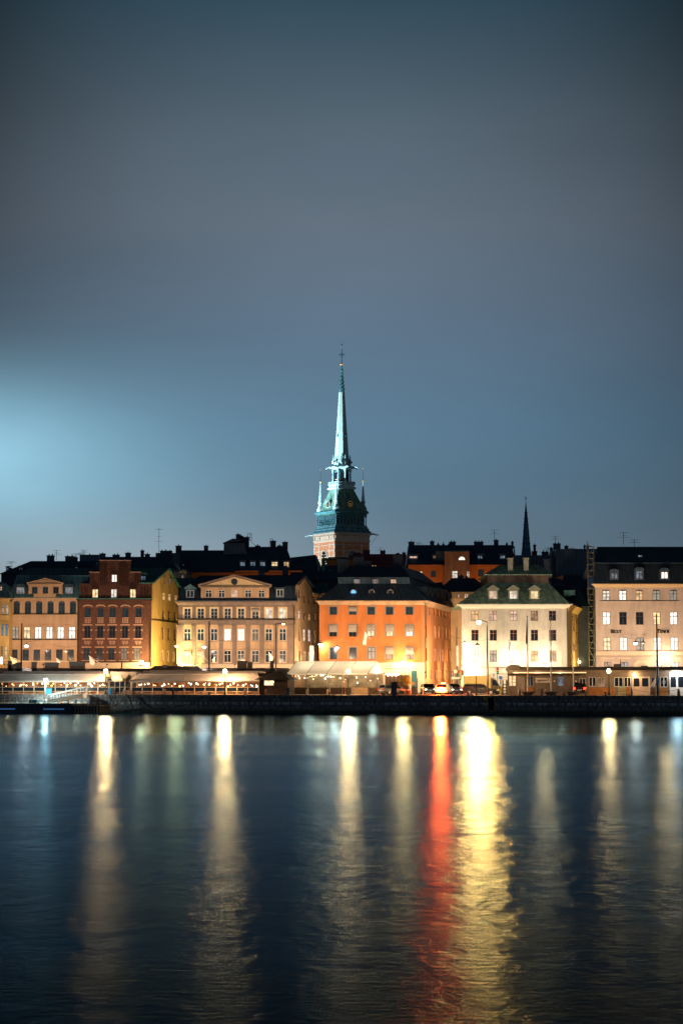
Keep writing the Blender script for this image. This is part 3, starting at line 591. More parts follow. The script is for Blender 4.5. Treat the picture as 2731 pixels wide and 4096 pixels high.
# ---- ochre house closing the lane
F=Fr(0,331); t=thing('lane_house','narrow ochre house at the back of the lane between the orange and the white house','house',base_of(F,1828))
ops=rows_ops(F,[(0,0,6.5,[(1808,'o',2449,2475),(1826,'y',2449,2477),(1842,'y',2449,2477),(1808,'y',2515,2563),(1819,'y',2515,2563),(1833,'y',2516,2564),(1845,'y',2516,2564),(1811,'W',2600,2646),(1838,'o',2600,2646),(1828,'y',2640,2648)][:9],{})])
body(t,F,F.U(1795),F.U(1862),ZG,F.Z(2432,0),ops,P_OCHRE,9); wins(t,F,ops,FR_B)
for y in(2478,2502,2566,2586,2660): ledge(t,F,y,1796,1860,.16,.15,m('ledge_ochre',(.22,.12,.05),.9))
cornice(t,F,2425,2433,1797,1860,P_OCHRE,.3)
mb=MB(F); z=F.Z(2425,0); mb.rects([(F.U(1790),F.U(1866),-.5,9,z+.003),(F.U(1790),F.U(1866),3.5,5,z+3)]); obj('roof',mb,ROOF,t)
# ---- off-white house, green hipped roof
F=Fr(0,293); t=thing('green_roof_house','off white house under a green copper hipped roof with three lit dormers','house',base_of(F,2056))
X5=(1898.7,1972,2053,2136.5,2209.5)
ops=rows_ops(F,[(2443,2483,29,[(x,s) for x,s in zip(X5,'oppyk')],{}),(2519,2563,29,[(x,'k') for x in X5],{}),(2602,2647,29,[(x,s) for x,s in zip(X5,'WhWoy')],{})])
zt=F.Z(2432,0); body(t,F,F.U(1846),F.U(2268),ZG,zt,ops,P_WHITE,12,back=False); wins(t,F,ops,FR_B,'cross')
cornice(t,F,2417,2434,1847,2267,m('cornice_white',(.62,.60,.52),.8,.05),.75)
mb=MB(F); mb.box(F.U(1861),F.U(1867),-.05,-.002,F.Z(2668,0),zt); mb.box(F.U(2242),F.U(2248),-.05,-.002,F.Z(2668,0),F.Z(2460,0)); obj('corner_strip',mb,P_WHITE,t); ledge(t,F,2669,1846,2268,.12,.14,TRIM_G)
S6=wall_frame(2268.5,293,2322,317)
ops2=rows_ops(S6,[(0,0,5.5,[(2304.5,'d',2456,2493),(2310,'d',2470,2495),(2290.5,'d',2489,2522),(2297,'d',2490,2526),(2305.5,'d',2527,2572),(2311,'d',2527,2573),(2293,'d',2574,2604),(2298.5,'d',2575,2606),],{})],2530)
body(t,S6,0,S6.len,ZG,S6.Z(2450,6),ops2,P_YEL,9,back=False,name='end_wall'); wins(t,S6,ops2,FR_B,dep=.08)
mb=MB(S6); ze=F.Z(2417,0); q=S6.Z(2446,3); mb.loft([[(0,-.01,q),(S6.len,-.01,q),(S6.len,.3,q),(0,.3,q)],[(-.3,-.7,ze),(S6.len,-.7,ze),(S6.len,.3,ze),(-.3,.3,ze)]]); obj('cornice',mb,P_YEL,t)
xb,yb_,_=S6.pt(S6.len,0,0)
def ring(y,px0,px1,df,db,sx): z=F.Z(y,0,df); a=KX(px0,y)*(293+df); b=KX(px1,y)*(293+df); return [(a,293+df,z),(b,293+df,z),(b+sx,293+db,z),(a,293+db,z)]
z0=F.Z(2417,0)+.004
r0=[(KX(1832,2415)*292.1,292.1,z0),(KX(2277,2415)*292.1,292.1,z0),(xb+.7,317,z0),(KX(1832,2415)*292.1,317,z0)]
r1=ring(2331,1949,2192,4.5,20,1.5); mb=MB(); mb.loft([r0,r1]); rf=obj('roof',mb,COPPER,t)
r2=ring(2301,1949,2192,4.5,20,1.5); r1b=[(x,y,z+.003) for x,y,z in r1]; mb=MB(); mb.loft([r1b,r2]); obj('attic_wall',mb,m('weathered_brick',(.13,.10,.085),.95,.5,1.5,bump=.5,stain=.4),t)
r2b=[(x+(-.5 if i in(0,3) else .5),y-.4*(i<2),z+.004) for i,(x,y,z) in enumerate(r2)]; r3=ring(2259,1998,2156,8,14,.5); mb=MB(); mb.loft([r2b,[(x,y,z+.12) for x,y,z in r2b],r3]); rf=obj('upper_roof',mb,COPPER,t)
for px in(2040,2103): chimney(rf,KX(px,2260)*298.5,298.5,F.Z(2297,0,5),F.Z(2236,0,5.5),.75,1.2,CHIMW,False)
chimney(rf,KX(2186,2270)*306,306,F.Z(2300,0,13),F.Z(2240,0,13),1.0,1.2,m('chimney_blue_grey',(.05,.08,.12),.9,.3))
PDW=m('dormer_greygreen',(.20,.23,.18),.8,.15)
for px,st in((1971,'p'),(2052,'w'),(2136,'O')): dormer(t,F,px,2364,2399,30,.35,st,'ped',wm=PDW,rm=PDW,fm=FR_W,dp=3.6)
drainpipe(t,F,2268,2417,2668)
mb=MB(); mb.box(KX(2255)*300,KX(2300)*300,300,306,F.Z(2372,0),F.Z(2352,0)); obj('roof_box',mb,COPB,t)
# ---- houses up the lane on the right
F=wall_frame(2323,319,2349,336); t=thing('ochre_lane_house','ochre house in the lane with rounded oriel, directly behind the green roofed house','house',base_of(F,2335))
ops=rows_ops(F,[(0,0,4,[(2330,'d',2452,2493),(2335,'d',2452,2492),(2332,'W',2528,2565)],{})]); body(t,F,0,F.len,ZG,F.Z(2448,4),ops,P_OCHRE,8); wins(t,F,ops,FR_B,dep=.08)
for px in (2325.5,2338): drainpipe(t,F,px,2440,2668)
mb=MB(F); z=F.Z(2446,4); mb.rects([(-.3,F.len+.3,-.6,8,z),(-.3,F.len+.3,3,4,z+4.5)]); obj('roof',mb,ROOF,t)
F=wall_frame(2345,337,2383,352); t=thing('relief_house','beige lane house with shallow relief panels beside the scaffold','house',base_of(F,2362))
ops=rows_ops(F,[(0,0,6,[(2350.5,'y',2499,2527),(2353,'y',2566,2602)],{})]); mb=MB(F); body(t,F,0,F.len+2,ZG,F.Z(2470,4),ops,P_BEIGE,8); wins(t,F,ops,FR_B,dep=.08)
mb=MB(F); z=F.Z(2440,0); z2=F.Z(2475,8); mb.face((0,.05,F.Z(2470,4)),(F.len+2,.05,F.Z(2470,4)),(0,.05,z+1)); obj('gable',mb,P_BEIGE,t)
mb=MB(F)
for k in range(9):
    z=F.Z(2490+k*22,5); mb.box(F.len*.5+.2*(k%2),F.len,-.04,-.002,z,z+.06)
for u in(.5,.68,.85): mb.box(F.len*u,F.len*u+.08,-.04,-.002,F.Z(2668,5),F.Z(2480,5))
obj('relief_line',mb,TRIM_G,t)
mb=MB(F); z=F.Z(2470,4); mb.rects([(-.5,F.len+2.5,.3,8,z+.01),(-.5,F.len+2.5,3,4,z+3)]); obj('roof',mb,ROOF,t)
# ---- hotel
F=Fr(0,290); t=thing('hotel','pale peach hotel with black serif letters on the wall and a tall black mansard roof','hotel',base_of(F,2560))
X5=(2425.5,2491.5,2558,2626.5,2694.5)
ops=rows_ops(F,[(2362,2401,29.5,[(x,s) for x,s in zip(X5,'wWohh')],{'style':'multi'}),(2448,2499,30,[(x,s) for x,s in zip(X5,'WkkOW')],{}),(2549,2602,30,[(x+1,s) for x,s in zip(X5,'OWhWW')],{'style':'multi'}),(2648,2690,29,[(2428,'y'),(2495,'g'),(2630,'W'),(2697,'W')],{'style':'bar'})])
ops+=rows_ops(F,[(2362,2401,29.5,[(2762,'d')],{}),(2448,2499,30,[(2762,'k')],{}),(2549,2602,30,[(2762,'w')],{})])
zt=F.Z(2348,0); body(t,F,F.U(2378.5),F.U(2800),ZG,zt,ops,P_PINK,14,back=False); wins(t,F,ops,FR_D,'cross')
mb=MB(F)
for a,b,c,d,st,k in ops[:5]:
    n=8; mb.prism([((a+b)/2+(b-a)/2*math.cos(math.pi-math.pi*i/n),d+.01+.13*math.sin(math.pi*i/n)) for i in range(n+1)],-.004,.1)
obj('arched_head',mb,FR_D,t)
cornice(t,F,2336,2350,2379,2800,m('cornice_gold_cream',(.60,.44,.24),.85,.05),.5)
ledge(t,F,2402.5,2400,2718,.1,.12); ledge(t,F,2603.5,2380,2800,.1,.14,TRIM_G); ledge(t,F,2624,2380,2800,.12,.2,TRIM_G)
mb=MB(F); mb.box(F.U(2380),F.U(2800),-.06,-.002,F.Z(2623,0)+.02,F.Z(2605,0)-.02); mb.box(F.U(2380),F.U(2800),-.045,-.002,ZG,F.Z(2626,0)-.02)if 0 else None; obj('string_course',mb,P_PINKB,t)
mb=MB(F)
for px in(2427,2494,2630,2697): u=F.U(px); mb.box(u-1,u+1,-.2,-.002,F.Z(2635,0),F.Z(2632,0)+.03); 
obj('hood',mb,P_PINKB,t)
u=F.U(2563); mb=MB(F); zz=F.Z(2669,u)
for k in range(11):
    a=math.pi*k/11; b_=math.pi*(k+1)/11; r0_,r1_=.66,1.2+.25*(k==5)
    mb.loft([[(u+r0_*math.cos(a),-.14,zz+r0_*math.sin(a)),(u+r1_*math.cos(a),-.14,zz+r1_*math.sin(a)),(u+r1_*math.cos(b_),-.14,zz+r1_*math.sin(b_)),(u+r0_*math.cos(b_),-.14,zz+r0_*math.sin(b_))],[(u+r0_*math.cos(a),-.002,zz+r0_*math.sin(a)),(u+r1_*math.cos(a),-.002,zz+r1_*math.sin(a)),(u+r1_*math.cos(b_),-.002,zz+r1_*math.sin(b_)),(u+r0_*math.cos(b_),-.002,zz+r0_*math.sin(b_))]])
obj('door_arch',mb,P_PINKB,t)
def text(body_,F,u,z,d,h,mm,par,name='lettering',serif=False,wid=1.0,depth=.05):
    cu=bpy.data.curves.new('text','FONT'); cu.body=body_; cu.size=h*1.37; cu.extrude=.012; cu.offset=.012*h
    o=bpy.data.objects.new('t',cu); COL.objects.link(o); bpy.context.view_layer.update()
    me=bpy.data.meshes.new_from_object(o.evaluated_get(bpy.context.evaluated_depsgraph_get())); bpy.data.objects.remove(o)
    xs=[v.co.x for v in me.vertices]; w=max(xs)*wid; mb=MB(F); mb.p([(u-w/2+v.co.x*wid,d-.02-v.co.z*1.5,z+v.co.y) for v in me.vertices]); mb.f=[tuple(p.vertices) for p in me.polygons]
    if serif:
        pass
    return obj(name,mb,mm,par),w
LET=m('letter_black',(.01,.01,.012),.6,0)
def serif_word(par,F,px0,px1,y0,y1,first,rest):
    """small capitals with slab serifs: strokes as solid bars"""
    G={'B':[(0,0,0,1),(0,1,.6,1),(0,.52,.65,.52),(0,0,.65,0),(.62,.55,.62,.98),(.68,.02,.68,.5)],'E':[(0,0,0,1),(0,1,.7,1),(0,.5,.5,.5),(0,0,.75,0),(.7,.8,.7,1),(.75,0,.75,.22)],
       'S':[(.65,.82,.65,1),(.05,1,.65,1),(.05,.55,.05,1),(.05,.55,.65,.45),(.65,0,.65,.45),(.05,0,.65,0),(.05,0,.05,.2)],'T':[(.4,0,.4,1),(0,1,.8,1),(0,.8,0,1),(.8,.8,.8,1),(.22,0,.58,0)],
       'O':[(.05,.15,.05,.85),(.75,.15,.75,.85),(.05,.85,.25,1),(.25,1,.55,1),(.55,1,.75,.85),(.05,.15,.25,0),(.25,0,.55,0),(.55,0,.75,.15)],'W':[(0,1,.25,0),(.25,0,.5,.85),(.5,.85,.75,0),(.75,0,1,1),(-.1,1,.15,1),(.85,1,1.1,1)],
       'N':[(.05,0,.05,1),(.05,1,.75,0),(.75,0,.75,1),(-.08,0,.2,0),(.6,1,.9,1),(-.08,1,.1,1)]}
    u0,u1=F.U(px0),F.U(px1); z0=F.Z(y1,u0); H=F.Z(y0,u0)-z0; hs=H*.8
    wd={'W':1.25}; tot=H*.95+sum(hs*(wd.get(c,1)+.12) for c in rest); k=(u1-u0)/tot; u=u0
    for i,c in enumerate(first+rest):
        h=H if i==0 else hs; mb=MB(F)
        for a,b,c2,d2 in G[c]:
            p=Vector((u+a*h*k*.85,z0+b*h)); q=Vector((u+c2*h*k*.85,z0+d2*h)); d=(q-p).normalized(); vert=abs(d.y)>.4; n=Vector((-d.y,d.x))*(.075 if vert else .035); p=p-d*.03; q=q+d*.03
            mb.loft([[((p+n).x,-.12,(p+n).y),((q+n).x,-.12,(q+n).y),((q-n).x,-.12,(q-n).y),((p-n).x,-.12,(p-n).y)],[((p+n).x,-.06,(p+n).y),((q+n).x,-.06,(q+n).y),((q-n).x,-.06,(q-n).y),((p-n).x,-.06,(p-n).y)]])
        obj('letter',mb,LET,par); u+=(h*.95 if i==0 else hs*(wd.get(c,1)+.12))*k
serif_word(t,F,2443,2487,2519,2531.5,'B','EST'); serif_word(t,F,2628,2678,2518,2531,'T','OWN')
text('22',F,F.U(2562),F.Z(2642,0),-.15,.26,TRIM_G,t,'house_number')
z0=F.Z(2336,0)+.004; xL=F.U(2372); xR=F.U(2800)
L2=lambda px,d,z:(F.U(px,d,2300),d,z)
def rg(pf,df,db,z): return [L2(pf,df,z),(xR,df,z),(xR,db,z),L2(pf+2,db,z)]
mb=MB(F); mb.loft([rg(2371,-.5,14,z0),rg(2378,1.3,13,F.Z(2254,0,1.3))]); rf=obj('roof',mb,m('roof_hotel_black',(.012,.022,.036),.6,.4,.6,spec=.3,seam=.7),t)
mb=MB(F); zz=F.Z(2254,0,1.3)+.003; mb.loft([rg(2376,1.1,13.2,zz),rg(2376,1.1,13.2,zz+.1),rg(2388,5.5,8.5,F.Z(2187,0,5.5))]); rf=obj('upper_roof',mb,ROOF,t)
dormer(t,F,2456,2291,2315,27,-.15,'g','arc'); dormer(t,F,2556,2284,2315,27,-.15,'g','arc'); dormer(t,F,2657,2287,2315,28,-.15,'W','arc',fm=FR_B)
u=F.U(2558,3.2,2227); mb=MB(F); zz=F.Z(2231,u,3.0); mb.loft([[(u-.35,2.6,zz),(u+.35,2.6,zz),(u+.35,2.75,zz),(u-.35,2.75,zz)],[(u-.3,2.9,zz+.35),(u+.3,2.9,zz+.35),(u+.3,3.05,zz+.35),(u-.3,3.05,zz+.35)]]); obj('skylight',mb,PANE['g'],t)
for px,y0,y1,w in((2417,2182,2190,.35),(2463,2180,2190,.3),(2499,2176,2195,2.2),(2560,2176,2190,.5),(2610,2175,2192,1.2),(2650,2180,2190,.25),(2681,2172,2190,.6),(2694,2177,2190,.2),(2704,2178,2190,.2)): chimney(rf,F.U(px,6,2190),6,F.Z(y1+14,0,6),F.Z(y0+2,0,6),w,.9,pots=w>.8)
antenna(rf,F.U(2492,6.4,2180),296.4,F.Z(2178,0,6),1.9); antenna(rf,F.U(2535,6.4,2180),296.4,F.Z(2188,0,6),1.2)
drainpipe(t,F,2379.5,2345,2668)
# wall flags, house name plates
# ================================================ roofs and houses behind
WALLD=m('wall_night_dark',(.03,.038,.05),.9,.3,.6); P_BROWN=m('plaster_brown',(.22,.12,.08),.9,.25,.5,stain=.2); P_ORNG=m('plaster_burnt_orange',(.42,.13,.03),.9,.2,.5)
def bx(px,D,py=2300): return KX(px,py)*D
def bz(py,D): return CH+KZ(py)*D
def back_house(label,D,px0,px1,yridge,yeave,wall=WALLD,roof=ROOF,dp=12,chs=(),ants=(),wins_=(),hip=(0,0),flat=False,group='roofs of the houses behind',name='house',group_on=False,rin=3):
    F=Fr(0,D); u0,u1=bx(px0,D,yeave),bx(px1,D,yeave); t=thing(name,label,'house',((u0+u1)/2,D,ZG))
    ops=[]
    for w in wins_:
        if len(w)<7: px,y0,y1,wp,st=w[:5]; ops.append((bx(px-wp/2,D,y0),bx(px+wp/2,D,y0),bz(y1,D),bz(y0,D),st,{}))
    body(t,F,u0,u1,ZG,bz(yeave,D),ops,wall,dp); wins(t,F,ops,FR_D,'cross',dep=.08)
    z=bz(yeave,D)+.004; zr=bz(yridge,D+rin)
    h0,h1=hip[0]*D/FPX,hip[1]*D/FPX
    mb=MB(F); mb.rects([(u0-.3,u1+.3,-.4,dp,z),(u0+h0,u1-h1,rin,dp-2,zr)] if not flat else [(u0-.1,u1+.1,-.2,dp,z),(u0-.1,u1+.1,-.2,dp,zr)])
    rf=obj('roof',mb,roof,t)
    for c in chs:
        px,yt,yb,w=c[:4]; mm=c[4] if len(c)>4 else CHIM; dd=rin+.2; D2=D+dd; chimney(rf,KX(px,yt)*D2,D2,CH+KZ(yb+10)*D2,CH+KZ(yt+3)*D2,w*D/FPX,1.2,mm)
    for px,yt,yb in ants: D2=D+rin+.6; z0=CH+KZ(yb)*D2; antenna(rf,KX(px,yt)*D2,D2,z0,CH+KZ(yt)*D2-z0)
    return t,F,rf
def skyw(t,F,D,px,y0,y1,w,st,d=0,fm=None):   # window box set on a roof slope
    dormer(t,F,px,y0,y1,w,d,st,'flat',fm=fm,dp=3)
# left skyline
t,F,rf=back_house('dark house at the far left skyline with low attic windows',338,6,372,2244,2296,hip=(100,0),wins_=[],chs=[(202,2222,2250,27),(279,2225,2250,35)],ants=[(46,2246,2262),(227,2200,2240)],rin=5)
for px,a,b,w in((30,2272,2281,9),(80,2270,2280,6),(86,2270,2280,6),(305,2268,2274,7)): dormer(t,F,px,a,b,w,1,'g','flat',dp=3,cut=.08)
back_house('low dark block with a lit attic strip on the left skyline',352,322,398,2223,2262,flat=True,wins_=[(345,2235,2246,28,'g'),(388,2235,2246,18,'g')],chs=[(358,2219,2225,22),(303,2229,2245,12)],ants=[(336,2200,2222),(326,2213,2224),(306,2214,2230)])
back_house('long dark roof with seven chimneys behind the brick house',362,392,668,2227,2290,chs=[(410,2214,2235,21),(464,2219,2230,26),(512,2211,2230,20),(569,2202,2230,12),(589,2216,2230,18),(655,2203,2230,28),(680,2203,2230,12)],ants=[(637,2112,2230)],hip=(0,0))
back_house('dark roof of a house rising right of the tall aerial mast',366,625,716,2216,2300,flat=True,chs=[(674,2205,2218,26)])
t,F,rf=back_house('small beige house between the brick gable and the taupe house',322,668,745,2282,2286,wall=P_BEIGE,wins_=[(731,2300,2313,6,'p')],flat=True)
t,F,rf=back_house('big black roofed house with a row of attic windows and an orange lit cornice',372,700,1162,2201,2290,wall=P_ORNG,chs=[(714,2183,2215,22),(824,2183,2206,16),(1250,2000,2001,0)][:2],rin=4,hip=(6,60))
z0=bz(2283,372); mb=MB(F)
for a,b in((941,1036),(1076,1135),(1153,1208)): mb.box(bx(a,372),bx(b,372),-.5,-.402,bz(2289,372),z0)
obj('cornice',mb,P_ORANGE,t)  # orange light on the cornice is put into its plaster colour
for px,st in((970,'g'),(1011,'g'),(1050,'g'),(1098,'O'),(1145,'o')): dormer(t,F,px,2247,2269 if px!=1098 else 2271,21 if px!=1098 else 25,.8,st,'flat',dp=4)
mb=MB(F); mb.rects([(bx(891,372),bx(985,372),2,9,bz(2215,372)),(bx(893,372),bx(975,372),2,9,bz(2175,376))]); u=bx(930,374,2160); mb.prism([(bx(890,374),bz(2175,376)),(bx(975,374),bz(2165,376)),(bx(945,374),bz(2158,376)),(bx(930,374),bz(2157,376))],2,9); obj('attic_block',mb,ROOF,t)
chimney(rf,bx(952,376,2140),376,bz(2175,376),bz(2140,376),.75,1); chimney(rf,bx(963,377,2140),377,bz(2175,377),bz(2146,377),.5,1); chimney(rf,bx(980,377,2150),377,bz(2200,377),bz(2151,377),1.5,1.5)
t2,F2,rf2=back_house('black roof between the tall chimney and the church nave',376,975,1165,2187,2260,chs=[(1030,2182,2190,18),(1092,2163,2200,22),(1140,2168,2225,21),(1118,2182,2215,18)],hip=(20,22))
mb=MB()
for px in (941,): mb.tube([(bx(px,376),376,bz(2163,376)),(bx(px,376),376,bz(2140,376)),(bx(px+12,376),376,bz(2139,376))],.03,4)
for a,b,c,d in ((1000,2135,1000,2163),(1006,2135,1006,2163),(990,2134,1006,2134),(990,2134,990,2162),(994,2155,1022,2184)): mb.tube([(bx(a,376),375.8,bz(b,376)),(bx(c,376),375.8,bz(d,376))],.045,4)
obj('roof_ladder',mb,IRON,rf2)
mb=MB(); mb.tube([(bx(1076,376),376,bz(2186,376)),(bx(1082,376),376,bz(2155,376)),(bx(1088,376),376,bz(2152,376)),(bx(1085,376),376,bz(2160,376))],.05,4); obj('vent_hook',mb,IRON,rf2)
dormer(t,F,707,2261,2267,12,.9,'g','flat',dp=3,cut=.06); dormer(t,F,731,2258,2265,11,.9,'g','flat',dp=3,cut=.06)
# nave roof left of the tower
t=thing('church_nave','steep dark nave roof leaning up to the left side of the church tower','church nave',(bx(1230,420),420,ZG))
mb=MB(); D=420
mb.loft([[(bx(1150,D),D,ZG),(bx(1290,D),D,ZG),(bx(1290,D)+2,D+25,ZG),(bx(1150,D),D+25,ZG)],[(bx(1150,D),D,bz(2310,D)),(bx(1276,D),D,bz(2315,D)),(bx(1276,D)+2,D+25,bz(2315,D)),(bx(1150,D),D+25,bz(2310,D))]]); obj('wall',mb,WALLD,t)
mb=MB(); mb.loft([[(bx(1130,D),D-.4,bz(2310,D)+.01),(bx(1276,D),D-.4,bz(2315,D)+.01),(bx(1276,D)+2,D+25,bz(2315,D)),(bx(1130,D),D+25,bz(2310,D))],[(bx(1163,D+8),D+8,bz(2230,D+8)),(bx(1262,D+8),D+8,bz(2219,D+8)),(bx(1266,D+8),D+12,bz(2219,D+8)),(bx(1163,D+8),D+12,bz(2230,D+8))]]); obj('roof',mb,ROOF,t)
# red roofs right of the tower
back_house('red hip roofed house at the foot of the church tower',470,1362,1486,2211,2250,wall=P_ORNG,roof=REDROOF,hip=(60,45),chs=[(1465,2201,2240,28,CHIMR)],rin=6)
t,F,rf=back_house('small house with orange wall and red eaves beside the tower foot',455,1306,1420,2228,2238,wall=P_ORNG,roof=REDROOF,flat=False,hip=(10,20),rin=4)
back_house('long red roof with three chimneys on the skyline',480,1480,1625,2216,2262,wall=P_ORNG,roof=REDROOF,chs=[(1531,2202,2220,20,CHIMR),(1591,2212,2220,12,CHIMR),(1615,2209,2225,12,CHIMR)],ants=[(1520,2190,2215)],wins_=[(1490,2259,2265,8,'o'),(1501,2259,2265,7,'o')])
t,F,rf=back_house('dark roof in front of the tower foot with a spiked ridge finial',345,1262,1440,2262,2320,hip=(25,15),chs=[(1372,2242,2290,40)],rin=3)
u=bx(1294,347,2240); mb=MB(); mb.lathe(u,347,[(.34,bz(2330,347)),(.34,bz(2250,347))],6); mb.lathe(u,347,[(.42,bz(2250,347)),(.22,bz(2244,347)),(.14,bz(2230,347)),(.05,bz(2203,347))],6); obj('turret_spike',mb,COPB,rf)
dormer(t,F,1322,2284,2292,12,1.5,'p','flat',dp=2,cut=.08)
mb=MB(F); mb.face(*[(bx(x,345),-.5,bz(y,345)) for x,y in((1266,2320),(1330,2300),(1380,2340),(1290,2400))]); 
back_house('low roof stepping down left of the orange house roof',318,1246,1330,2336,2372,wall=P_OCHRE,roof=ROOFB,hip=(4,20),rin=3,dp=8)
# burnt orange house right of centre
t,F,rf=back_house('burnt orange house behind with black roof and a lit half round gable window',362,1632,2056,2180,2259,wall=P_ORNG,roof=ROOF,rin=5,hip=(6,0),
  chs=[(1645,2167,2200,23),(1728,2165,2190,16),(1810,2167,2184,24),(1914,2167,2184,36),(1984,2160,2184,17),(2027,2174,2184,5),(2049,2168,2184,7),(1752,2176,2186,5),(1773,2176,2186,5),(1795,2177,2186,6)],ants=[(1976,2118,2160),(1673,2170,2186)],
  wins_=[(1678,2285,2308,22,'w'),(1732,2282,2308,20,'d'),(1922,2277,2304,23,'d'),(1972,2277,2304,22,'k')])
for px,st,w in((1653,'p',32),(1737,'y',11),(1920,'g',20),(2010,'g',20)): dormer(t,F,px,2224 if px<1700 else 2222,2250 if px<1700 else 2240,w,1.2,st,'flat',fm=FR_W if px<1700 else FR_D,dp=4,cut=.25)
G=Fr(0,360.5); mb=MB(G); D=360.5; op=[(bx(px-w/2,D,2290),bx(px+w/2,D,2290),bz(y1,D),bz(y0,D)) for px,y0,y1,w in((1818,2283,2313,23),(1871,2283,2311,12))]
zg=bz(2207,D); wall_grid(mb,bx(1778,D),bx(1876,D),ZG,zg,op,.12); mb.face((bx(1778,D),0,bz(2260,D)),(bx(1778,D),0,zg),(bx(1778,D)-0.01,4,zg),(bx(1778,D),4,bz(2260,D)))
u0,u1=bx(1760,D),bx(1778,D); mb.face((bx(1776,D,2260)-0.6,0,bz(2255,D)),(bx(1778,D),0,bz(2330,D)),(bx(1778,D),0,zg),(bx(1795,D),0,zg)) if 0 else None
g=obj('projecting_gable',mb,P_BROWN,t)
add_window(t,G,*op[0],state='w',dep=.08); add_window(t,G,*op[1],state='p',dep=.08)
mb=MB(G); u=bx(1846,D,2235); zz=bz(2240,D); r_=.58; pts=[(u+r_*math.cos(a*math.pi/10),zz+.62*math.sin(a*math.pi/10)) for a in range(11)]; mb.prism(pts,-.05,-.003); w=obj('half_round_window',mb,PANE['W'],t)
mb=MB(G); mb.box(u-.7,u+.7,-.12,-.003,zz-.12,zz-.003); mb.box(u-.03,u+.03,-.09,-.052,zz,zz+.6); mb.box(u-.28,u-.24,-.09,-.052,zz,zz+.5); mb.box(u+.24,u+.28,-.09,-.052,zz,zz+.5); obj('frame',mb,FR_D,w)
mb=MB(G); mb.rects([(bx(1776,D)-.1,bx(1878,D),-.3,5,zg+.003),(bx(1776,D)-.1,bx(1878,D),-.3,5,zg+.15),(bx(1790,D),bx(1876,D),3,6,bz(2183,D+3))]); obj('gable_roof',mb,ROOF,t)
mb=MB(F); mb.box(bx(1742,362),bx(1776,362),.6,2.5,bz(2258,362),bz(2203,362)); obj('roof_box',mb,ROOF,t)
mb=MB(); D=367; xx=bx(2057,362); mb.loft([[(xx,362,bz(2262,362)),(xx+.9,372,bz(2262,372)),(xx+.25,367,bz(2184,367))],[(xx+.25,362,bz(2262,362)),(xx+1.1,372,bz(2262,372)),(xx+.5,367,bz(2184,367))]]); obj('gable_end',mb,P_BEIGE,t)
# middle low roofs
t,F,rf=back_house('small dark roofed house with two amber windows in the gap left of the green roof',322,1752,1962,2312,2368,wall=P_BEIGE,roof=ROOF,hip=(60,60),wins_=[(1833,2374,2392,8,'p'),(1864,2374,2394,17,'p')],chs=[(1843,2303,2320,18),(1866,2306,2320,6)],rin=4)
t,F,rf=back_house('low dark shed roof over the lane beside the orange house roof',327,1765,1880,2370,2420,roof=ROOF,hip=(0,0),rin=5)
# skyline behind the green roof
t,F,rf=back_house('dark house with a row of four amber office windows behind the green roof',352,2060,2262,2225,2300,flat=True,chs=[(2137,2205,2230,19,CHIMR),(2138,2180,2208,8,CHIMR),(2180,2207,2226,25),(2205,2192,2226,10)],ants=[(2190,2190,2208)],wins_=[(2238,2250,2274,12,'y'),(2251,2250,2274,12,'y'),(2264,2250,2274,12,'y'),(2277-1,2250,2274,12,'y')][:2])
t,F,rf=back_house('black roof with a glazed office band and a round topped vent on the skyline',346,2225,2420,2200,2300,flat=True,chs=[(2227,2174,2205,27),(2265,2184,2202,12),(2338,2183,2200,4),(2350,2182,2200,8)],ants=[(2220,2144,2175),(2281,2192,2200)],wins_=[(2238,2250,2274,12,'y'),(2251,2250,2274,12,'o'),(2264,2250,2274,12,'o'),(2277,2250,2274,12,'y')])
t,F,rf=back_house('dark steep roof right behind the green roofed house',312,2188,2352,2345,2425,roof=ROOF,hip=(10,30),rin=5)
t,F,rf=back_house('dark roof behind the lane with a tan gable',330,2210,2380,2310,2360,roof=ROOF,hip=(0,0),rin=4)
mb=MB(); D=329.5; mb.loft([[(bx(x,d_),d_,bz(y,d_)) for x,y in((2220,2310),(2251,2301),(2251,2322))] for d_ in(D,D+.3)]); obj('gable',mb,P_BROWN,t)
mb=MB(); D=331; mb.loft([[(bx(x,d_),d_,bz(y,d_)) for x,y in((2352,2258),(2326,2308),(2330,2318),(2340,2320),(2353,2300))] for d_ in(D-2.0,D-1.7)]); obj('dust_sheet',mb,m('pale_sheeting',(.22,.19,.18),.9,.2),t)
# filler roof masses so that no street level shows between the houses
for k,(a,b,D,yr,ye,l) in enumerate(((380,720,330,2250,2300,'dark roof lying behind the brick stepped gable'),(640,1000,318,2312,2345,'blue black roof behind the wide pediment'),(960,1250,318,2300,2345,'black roof behind the taupe house end wall'),(1560,1800,335,2330,2390,'dark roof between the orange house and the burnt orange house'))):
    back_house(l,D,a,b,yr,ye,roof=ROOFB if k==1 else ROOF,hip=(30,30),chs=[(1046,2282,2320,24),(1141,2270,2320,24)] if k==2 else [],wins_=[],rin=3)
